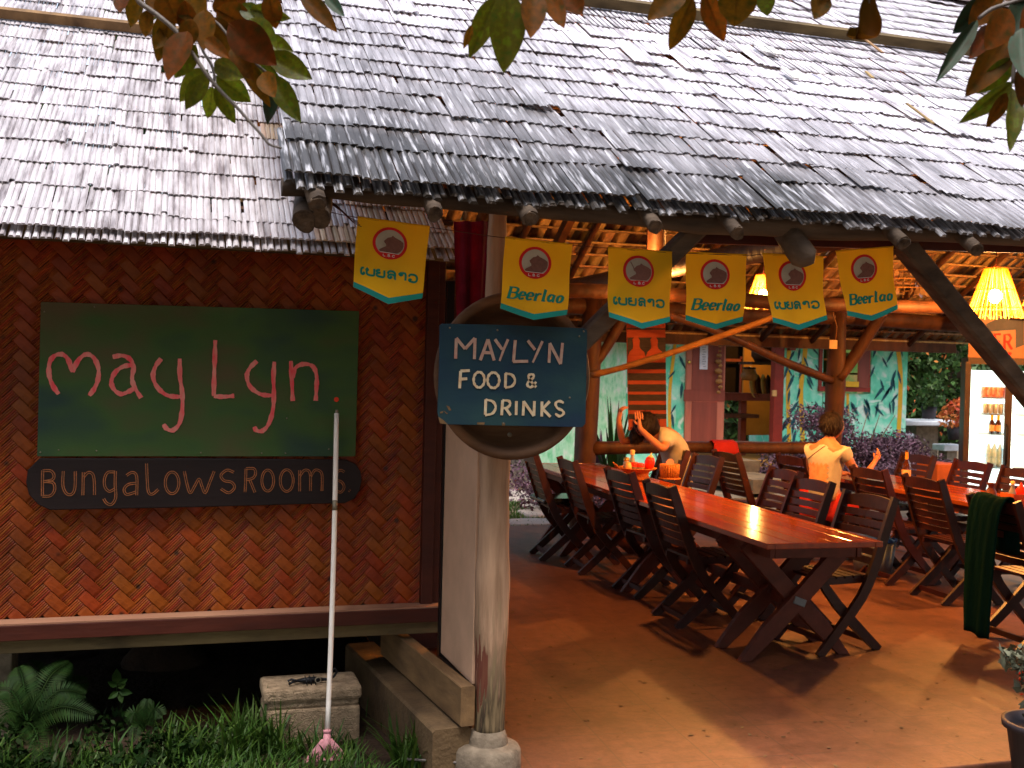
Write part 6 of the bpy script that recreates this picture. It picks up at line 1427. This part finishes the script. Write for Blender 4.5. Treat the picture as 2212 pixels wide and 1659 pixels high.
for (b0, t0, w_, k) in (((815,-60),(785,92),105,'b'), ((910,-60),(850,180),120,'b'), ((960,60),(945,245),85,'b'), ((1050,-60),(1160,160),190,'b'), ((1110,60),(1040,400),150,'b'), ((1215,200),(1080,510),170,'b'), ((1270,290),(1130,510),130,'g'),
    ((1345,450),(1165,655),150,'g'), ((1345,480),(1205,712),110,'g'), ((1378,560),(1350,755),95,'g'), ((1400,545),(1532,797),105,'g'), ((1400,490),(1625,660),130,'g'), ((1385,410),(1600,510),120,'g'), ((1330,250),(1480,370),90,'b'),
    ((1200,0),(1255,285),130,'b'), ((1330,60),(1325,330),130,'b'), ((1300,120),(1560,400),190,'b'), ((1740,-40),(1790,190),130,'b'), ((1560,30),(1710,150),110,'g'), ((1480,150),(1790,420),230,'b'), ((1740,350),(2030,525),150,'g'), ((1560,360),(1750,690),110,'b'),
    ((1770,490),(1945,790),140,'g'), ((1800,500),(1725,805),120,'d'), ((1950,-40),(2185,200),120,'b'), ((2110,-20),(2235,115),70,'d'), ((1400,60),(1650,200),200,'b'), ((1180,-40),(1330,140),190,'b'), ((1620,120),(1800,330),130,'g'), ((1480,-50),(1580,60),150,'b'), ((1700,470),(1790,640),110,'b'), ((1060,-30),(980,150),110,'g'), ((1130,150),(1000,330),100,'b'), ((1620,60),(1880,120),110,'g'), ((1690,250),(1900,330),120,'g'), ((1500,300),(1640,520),120,'b'), ((1240,120),(1200,330),120,'b'), ((1640,420),(1840,560),110,'g'), ((1430,-40),(1500,120),150,'b'), ((1560,120),(1700,300),160,'b'), ((1000,-60),(1010,120),110,'b')):
    add_leaf(bL, b0, t0, w_, k, 2.1, c1_)
b = MB(); b.tube([PD(*c1_(x, y), 2.05) for x, y in spline([(880,-60),(900,10),(1010,90),(1130,190),(1215,290),(1290,410),(1370,520),(1450,610),(1530,690),(1620,790),(1700,880),(1745,935),(1825,960)], 3)], list(np.linspace(.0052, .0022, 37)), 7); b.build('bare_twig', M['twig'], bL)
for st in ([(1290,-60),(1300,60),(1420,160),(1520,290),(1600,370),(1760,420)], [(1290,260),(1320,340),(1370,420),(1390,500),(1380,560)], [(1600,370),(1640,400),(1740,480)], [(1190,-20),(1195,100)]):
    b = MB(); b.tube([PD(*c1_(x, y), 2.1) for x, y in spline(st, 3)], .0028, 6); b.build('twig', M['twig'], bL)
bM_ = thing('leafy_branch', 'broad green and brown leaves hanging at the top edge above the middle of the roof', 'branch')
for (b0, t0, w_, k) in (((1010,-30),(825,378),150,'g'), ((1080,-60),(1058,470),230,'g'), ((1250,-60),(1230,236),165,'b'), ((1340,-40),(1437,200),120,'b'), ((1450,-60),(1568,95),130,'b'), ((845,160),(792,318),50,'b'), ((2230,-70),(1985,122),170,'b'), ((2280,-20),(2125,330),140,'b'), ((2350,-50),(2485,276),150,'b'), ((2580,-120),(2540,172),230,'b'), ((2740,-60),(2762,102),120,'g'), ((3130,-60),(3058,132),130,'b')):
    add_leaf(bM_, b0, t0, w_, k, 1.9, c2_)
b = MB(); b.tube([PD(*c2_(x, y), 1.9) for x, y in spline([(700,-120),(1100,-70),(1500,-80),(2200,-90),(2700,-70),(3200,-60),(3500,-90)], 4)], .005, 7); b.build('twig', M['twig'], bM_)
dl = thing('dry_leaf', 'curled dark dead leaf dangling alone near the top right', 'leaf')
b = MB(); P = []
cen = spline([(1210, -30), (1205, 60), (1215, 150), (1190, 235), (1120, 225), (1115, 170)], 4)
for i, (x, y) in enumerate(cen):
    for j in range(7):
        a = (j/6-.5)*3.6; p = PD(*c3_(x, y), 1.9); w_ = .021*math.sin(math.pi*(.12+.8*i/len(cen))); P.append(p+Vector(_rt)*math.sin(a)*w_+Vector(_f)*math.cos(a)*w_*.8)
b.add(P, [(i*7+j, i*7+j+1, (i+1)*7+j+1, (i+1)*7+j) for i in range(len(cen)-1) for j in range(6)], True); b.build('blade', M['leafb'], dl)
b = MB(); b.tube([PD(*c3_(x, y), 1.9) for x, y in ((1205, -80), (1210, 20))], .0018, 5); b.build('stalk', M['twig'], dl)
bR = thing('leafy_branch', 'dark drooping leaves with a few sunlit green ones at the upper right corner', 'branch')
for (b0, t0, w_, k) in (((2000,-40),(1735,215),150,'d'), ((2060,-40),(1850,185),160,'b'), ((1910,130),(1608,560),95,'d'), ((1990,170),(1818,398),120,'b'), ((2140,200),(1815,640),190,'b'), ((2140,380),(1910,605),150,'g'), ((2140,530),(1798,802),115,'g'), ((2100,600),(1962,828),85,'b'), ((2130,560),(2105,995),130,'g'), ((2200,180),(2215,520),150,'d'), ((2230,400),(2190,700),130,'b'), ((2120,60),(1950,330),170,'b'), ((2260,-30),(2120,260),170,'d'), ((2250,20),(2230,330),150,'b')):
    add_leaf(bR, b0, t0, w_, k, 2.0, c3_)
for st in ([(2300,-60),(2230,100),(2180,300),(2150,420),(2140,540)], [(2300,-40),(2120,20),(2000,60),(1920,120)]):
    b = MB(); b.tube([PD(*c3_(x, y), 2.0) for x, y in spline(st, 3)], .004, 6); b.build('twig', M['twig'], bR)
# ================================================================== PEOPLE
def skin_mesh(name, J, E_, mts, root=0, sub=2):
    names = list(J); me = bpy.data.meshes.new(name); me.from_pydata([J[k][0] for k in names], [(names.index(a), names.index(c)) for a, c in E_], [])
    o = bpy.data.objects.new(name, me); COL.objects.link(o); s_ = o.modifiers.new('skin', 'SKIN'); s_.use_smooth_shade = True
    for i, k in enumerate(names):
        d = me.skin_vertices[0].data[i]; r_ = J[k][1]; d.radius = (r_, r_) if not hasattr(r_, '__len__') else r_; d.use_root = (i == root)
    u_ = o.modifiers.new('sub', 'SUBSURF'); u_.levels = sub; u_.render_levels = sub
    dg = bpy.context.evaluated_depsgraph_get(); m2 = bpy.data.meshes.new_from_object(o.evaluated_get(dg)); bpy.data.objects.remove(o)
    m2.materials.clear()
    for x in mts: m2.materials.append(x)
    return m2
def join_meshes(name, parts):
    bm = bmesh.new()
    for me in parts: bm.from_mesh(me)
    out = bpy.data.meshes.new(name); bm.to_mesh(out); bm.free(); out.materials.append(parts[0].materials[0]); out.polygons.foreach_set('use_smooth', [True]*len(out.polygons)); return out
def head_mesh(c, fwd, upv, r_):
    """skull with brow, nose, lips, chin, ears; r_ = half head width"""
    f_ = Vector(fwd).normalized(); s_ = f_.cross(Vector(upv)).normalized(); u2 = s_.cross(f_); M3 = Matrix((s_, f_, u2)).transposed(); b = MB()
    b.ball(c, r_, 14, sc=(.98, 1.18, 1.32), M=M3); P = []
    for p in b.v:
        q_ = M3.transposed() @ (Vector(p)-Vector(c)); x, y, z = q_/r_
        if z < -.2: k = 1-.28*min(1, (-z-.2)/1.0); x *= k; y = y*k+.10*(-z-.2)
        if y > .6 and abs(x) < .30: y += .16*math.exp(-((z+.22)/.2)**2)*max(0, 1-abs(x)/.28)
        if y > .6: y += .05*math.exp(-((z+.58)/.1)**2)*max(0, 1-abs(x)/.4)-.08*math.exp(-((z-.02)/.12)**2)*math.exp(-((abs(x)-.38)/.18)**2)
        P.append(Vector(c)+M3 @ (Vector((x, y, z))*r_))
    b.v = [tuple(p) for p in P]
    for sg_ in (-1, 1): b.ball(Vector(c)+s_*sg_*r_*.98+u2*(-.12*r_)-f_*.05*r_, r_*.26, 6, sc=(.35, .7, 1.1), M=M3)
    return b.mesh('head', M['skin'])
def hand(J, E_, pre, wrist, d, nrm, s_=1.0, curl=.5):
    d = Vector(d).normalized(); nrm = Vector(nrm).normalized(); sd__ = d.cross(nrm).normalized()
    J[pre+'palm'] = (Vector(wrist)+d*.045*s_, (.024*s_, .017*s_)); E_.append((pre+'w', pre+'palm'))
    J[pre+'kn'] = (Vector(wrist)+d*.085*s_, (.026*s_, .014*s_)); E_.append((pre+'palm', pre+'kn'))
    out = []
    for k in range(4):
        b0 = Vector(wrist)+d*.088*s_+sd__*(k-1.5)*.019*s_; l = (.040, .046, .043, .034)[k]*s_; d2 = (d*(1-curl*.4)-nrm*curl).normalized(); d3 = (d*(1-curl*1.3)-nrm*curl*1.6).normalized()
        fj = {'a': (b0-d*.02, .0088*s_), 'b': (b0, .0086*s_), 'c': (b0+d2*l*.8, .0078*s_), 'd': (b0+d2*l*.8+d3*l*.8, .0062*s_)}
        out.append(skin_mesh('finger', fj, [('a', 'b'), ('b', 'c'), ('c', 'd')], [M['skin']], 0, 1))
    tb = Vector(wrist)+d*.03*s_-sd__*.024*s_
    fj = {'a': (tb+sd__*.01, .011*s_), 'b': (tb-sd__*.012+d*.02*s_-nrm*.01, .010*s_), 'c': (tb-sd__*.02+d*.045*s_-nrm*.022, .0085*s_)}
    out.append(skin_mesh('thumb', fj, [('a', 'b'), ('b', 'c')], [M['skin']], 0, 1)); return out
V3 = Vector
# --- seated woman seen from behind
wm = thing('person', 'person with dark cropped hair in white and orange T shirt, seen from behind', 'person')
wx, wy = 5.50, 8.42
hd_ = PD(1797, 926, 9.65); ox, oy = hd_.x, hd_.y
fwd = V3((.93, .36, 0)).normalized(); rtv = V3((fwd.y, -fwd.x, 0))
def W(r_, f__, z): return V3((ox, oy, 0))+rtv*r_+fwd*f__+V3((0, 0, z))
hz_ = hd_.z
J = {'pel': (W(0, -.10, .56), (.155, .12)), 'waist': (W(0, -.09, .72), (.125, .10)), 'chest': (W(0, -.07, .92), (.150, .105)), 'sh': (W(0, -.05, 1.04), (.13, .085)), 'neck': (W(0, -.03, 1.13), .052), 'nk2': (W(0, .0, hz_-.06), .048)}
E_ = [('pel', 'waist'), ('waist', 'chest'), ('chest', 'sh'), ('sh', 'neck'), ('neck', 'nk2')]
for sg_, pre in ((1, 'r'), (-1, 'l')):
    J[pre+'s'] = (W(sg_*.175, -.05, 1.03), .052); J[pre+'u'] = (W(sg_*.215, .0, .91), .043)
    if sg_ > 0: J[pre+'e'] = (W(.25, .10, .80), .036); J[pre+'f'] = (W(.23, .23, .86), .031); J[pre+'w'] = (W(.20, .36, .93), .024)
    else: J[pre+'e'] = (W(-.25, .06, .80), .036); J[pre+'f'] = (W(-.2, .2, .80), .031); J[pre+'w'] = (W(-.13, .33, .80), .024)
    J[pre+'h'] = (W(sg_*.09, -.02, .54), .085); J[pre+'k'] = (W(sg_*.11, .36, .53), .06); J[pre+'c'] = (W(sg_*.11, .38, .30), .045); J[pre+'a'] = (W(sg_*.11, .36, .08), .032); J[pre+'t'] = (W(sg_*.11, .50, .03), .03)
    E_ += [('sh', pre+'s'), (pre+'s', pre+'u'), (pre+'u', pre+'e'), (pre+'e', pre+'f'), (pre+'f', pre+'w'), ('pel', pre+'h'), (pre+'h', pre+'k'), (pre+'k', pre+'c'), (pre+'c', pre+'a'), (pre+'a', pre+'t')]
fg1 = hand(J, E_, 'r', J['rw'][0], fwd*.6+V3((0, 0, .6)), rtv, 1.0, .3); fg2 = hand(J, E_, 'l', J['lw'][0], fwd+rtv*.3, V3((0, 0, 1)), 1.0, .4)
bd = skin_mesh('body', J, E_, [M['skin']]); hm = head_mesh(W(0, .03, hz_+.02), fwd, (0, 0, 1), .083)
link('body', join_meshes('body', [bd, hm]+fg1+fg2), wm)
Js = {k: J[k] for k in ('pel', 'waist', 'chest', 'sh')}; Js = {k: (v[0], tuple(x+.018 for x in v[1])) for k, v in Js.items()}; Js['collar'] = (W(0, -.045, 1.085), .085)
Es = [('pel', 'waist'), ('waist', 'chest'), ('chest', 'sh'), ('sh', 'collar')]
for pre in 'rl': Js[pre+'s'] = (J[pre+'s'][0], .072); Js[pre+'u'] = (J[pre+'u'][0].lerp(J[pre+'s'][0], .25), .062); Es += [('sh', pre+'s'), (pre+'s', pre+'u')]
sm_ = skin_mesh('shirt', Js, Es, [M['shirt']]); link('shirt', sm_, wm)
# print on the back : follows the shirt surface by projecting a grid along +forward
from mathutils.bvhtree import BVHTree
bmx = bmesh.new(); bmx.from_mesh(sm_); bv = BVHTree.FromBMesh(bmx)
b = MB(); P = []; n_ = 14
for j in range(n_+1):
    for i in range(n_+1):
        x = -.10+.2*i/n_-.01; z = .70+.22*j/n_; z = z+(.015*math.sin(i*2.1) if j in (0, n_) else 0); x = x+(.012*math.sin(j*1.9) if i in (0, n_) else 0)
        h_ = bv.ray_cast(W(x, -1, z), fwd); P.append((h_[0] if h_[0] else W(x, -.2, z))-fwd*.004)
b.add(P, [(j*(n_+1)+i, j*(n_+1)+i+1, (j+1)*(n_+1)+i+1, (j+1)*(n_+1)+i) for j in range(n_) for i in range(n_)], True); b.build('shirt_print', M['shirtp'], wm)
b = MB(); b.ball(W(0, -.012, hz_+.045), .098, 14, sc=(1.0, 1.12, 1.12)); 
b.v = [tuple(V3(p)+(fwd*-.0)) for p in b.v if True]
rgh = random.Random(4)
hv = []
for p in b.v:
    q_ = V3(p)-W(0, 0, hz_+.03); k = 1+.035*math.sin(q_.x*90)*math.sin(q_.z*70); k2 = 1-.25*max(0, q_.dot(fwd)/.1-.55); hv.append(tuple(W(0, 0, hz_+.03)+q_*k*k2))
b.v = hv
def strands(b, c, r_, n, down, rgx, fw, ln=.05, keep=.55):
    for _ in range(n):
        d = V3((rgx.gauss(0, 1), rgx.gauss(0, 1), rgx.gauss(.25, 1))).normalized()
        if d.dot(fw) > keep: continue
        p = V3(c)+V3((d.x*r_[0], d.y*r_[1], d.z*r_[2]))*1.0; t = (V3(down)-d*V3(down).dot(d)).normalized(); sd_2 = d.cross(t)*.0022
        t = (t+V3((rgx.gauss(0, .25), rgx.gauss(0, .25), rgx.gauss(0, .25)))).normalized()
        q1_ = p+t*ln*.5+d*.003; q2_ = p+t*ln-d*.006+d*rgx.uniform(0, .014); b.add([p-sd_2-d*.004, p+sd_2-d*.004, q1_+sd_2, q1_-sd_2, q2_], [(0, 1, 2, 3), (3, 2, 4)])
strands(b, W(0, -.012, hz_+.045), (.101, .108, .112), 1400, (0, 0, -1), rgh, fwd, .055, .6)
b.build('hair', M['hair'], wm)
Jp = {'pel': (W(0, -.09, .555), (.172, .135))}; Ep = []
for pre, sg_ in (('r', 1), ('l', -1)): Jp[pre+'h'] = (J[pre+'h'][0], .1); Jp[pre+'k'] = (J[pre+'h'][0].lerp(J[pre+'k'][0], .7), .085); Ep += [('pel', pre+'h'), (pre+'h', pre+'k')]
link('shorts', skin_mesh('shorts', Jp, Ep, [M['redcloth']]), wm)
b = MB(); sgp = []
for k in range(8): 
    x = -.13+.16*k/7; z = .95+.13*k/7; h_ = bv.ray_cast(W(x, -1, z), fwd); sgp.append((h_[0] if h_[0] else W(x, -.15, z))-fwd*.003)
b.tube(sgp, .003, 5); b.build('bag_strap', M['wire'], wm)
# --- person bending over the table with both arms round the head
mn = thing('person', 'person with black hair in pale shirt bent over the far table end, hands on head', 'person')
D0 = 10.6
def Q(u, v, dd=0): return PD(u, v, D0+dd)
J = {'pel': (Q(1466, 1075, .15), (.15, .12)), 'waist': (Q(1465, 1020, .1), (.135, .11)), 'chest': (Q(1458, 965, .05), (.145, .115)), 'sh': (Q(1440, 937), (.12, .095)), 'neck': (Q(1420, 937, -.02), .055), 'nk2': (Q(1408, 935, -.05), .05)}
E_ = [('pel', 'waist'), ('waist', 'chest'), ('chest', 'sh'), ('sh', 'neck'), ('neck', 'nk2')]
J['rs'] = (Q(1437, 950, -.17), .056); J['ru'] = (Q(1436, 965, -.24), .048); J['re'] = (Q(1432, 971, -.32), .042); J['rf'] = (Q(1402, 945, -.26), .034); J['rw'] = (Q(1382, 925, -.2), .026)
J['ls'] = (Q(1432, 935, .17), .056); J['lu'] = (Q(1398, 940, .2), .045); J['le'] = (Q(1345, 955, .15), .04); J['lf'] = (Q(1340, 930, .12), .034); J['lw'] = (Q(1336, 908, .1), .027)
for pre in 'rl': E_ += [('sh', pre+'s'), (pre+'s', pre+'u'), (pre+'u', pre+'e'), (pre+'e', pre+'f'), (pre+'f', pre+'w')]
for pre, dd in (('r', -.12), ('l', .12)):
    J[pre+'h'] = (Q(1460, 1078, dd+.1), .09); hp_ = J[pre+'h'][0]; J[pre+'k'] = (V3((hp_.x-.42, hp_.y-.02, .52)), .065); J[pre+'c'] = (V3((hp_.x-.43, hp_.y, .28)), .05); J[pre+'a'] = (V3((hp_.x-.40, hp_.y, .08)), .035); J[pre+'t'] = (V3((hp_.x-.54, hp_.y, .03)), .03)
    E_ += [('pel', pre+'h'), (pre+'h', pre+'k'), (pre+'k', pre+'c'), (pre+'c', pre+'a'), (pre+'a', pre+'t')]
upd = Q(1380, 895, -.16)-J['rw'][0]
fg1 = hand(J, E_, 'r', J['rw'][0], upd, view, 1.15, .25); fg2 = hand(J, E_, 'l', J['lw'][0], Q(1340, 890)-Q(1336, 908), V3((-1, 0, 0)), 1.2, .75)
bd = skin_mesh('body', J, E_, [M['skin']]); hc = Q(1392, 920, -.06); hf = (Q(1365, 955)-Q(1400, 905)).normalized()
hm = head_mesh(hc, hf, Q(1370, 900)-Q(1405, 935), .082)
link('body', join_meshes('body', [bd, hm]+fg1+fg2), mn)
b = MB(); b.ball(Q(1396, 915, -.05), .108, 12, sc=(1.12, 1.1, 1.08)); b.ball(Q(1376, 940, .02), .075, 9, sc=(1, .9, 1.1)); b.ball(Q(1408, 925, -.05), .08, 9)
b.v = [tuple(V3(p)*1+V3((0, 0, .006*math.sin(p[0]*120)))) for p in b.v]
strands(b, Q(1396, 915, -.05), (.122, .12, .118), 1200, (-.6, 0, -.8), rgh, hf, .07, .8); strands(b, Q(1376, 940, .02), (.078, .072, .085), 500, (-.5, 0, -.9), rgh, hf, .06, .9)
b.build('hair', M['hair'], mn)
Js = {k: (J[k][0], tuple(x+.02 for x in J[k][1])) for k in ('pel', 'waist', 'chest', 'sh')}
Js['collar'] = (Q(1429, 937, -.01), .082); Es = [('pel', 'waist'), ('waist', 'chest'), ('chest', 'sh'), ('sh', 'collar')]
Js['rs'] = (J['rs'][0], .078); Js['ru'] = (Q(1437, 962, -.24), .075); Js['ls'] = (J['ls'][0], .078); Js['lu'] = (Q(1385, 948, .19), .072)
for pre in 'rl': Es += [('sh', pre+'s'), (pre+'s', pre+'u')]
link('shirt', skin_mesh('shirt', Js, Es, [M['shirt']]), mn)
Jp = {'pel': (Q(1466, 1082, .12), (.165, .13))}; Ep = []
for pre in 'rl': Jp[pre+'h'] = (J[pre+'h'][0], .1); Jp[pre+'k'] = (J[pre+'h'][0].lerp(J[pre+'k'][0], .8), .08); Ep += [('pel', pre+'h'), (pre+'h', pre+'k')]
link('shorts', skin_mesh('shorts', Jp, Ep, [M['jeans']]), mn)

# little bits of grit and dry leaf on the floor
rg = np.random.default_rng(44); n = 420; x = rg.uniform(1.5, 5.6, n); y = 3.98+rg.beta(1, 2.2, n)*4.5; a = rg.uniform(0, 6.28, n); l = rg.uniform(.003, .012, n); w_ = l*rg.uniform(.3, .8, n)
V = np.stack([np.stack([x+np.cos(a)*l*sx-np.sin(a)*w_*sy, y+np.sin(a)*l*sx+np.cos(a)*w_*sy, np.full(n, .002)+.003*(sx > 0)], 1) for sx, sy in ((-1, -1), (1, -1), (1, 1), (-1, 1))], 1).reshape(-1, 3)
kind(npmesh('floor_grit', V, np.arange(n*4).reshape(n, 4), M['joist']), 'stuff')
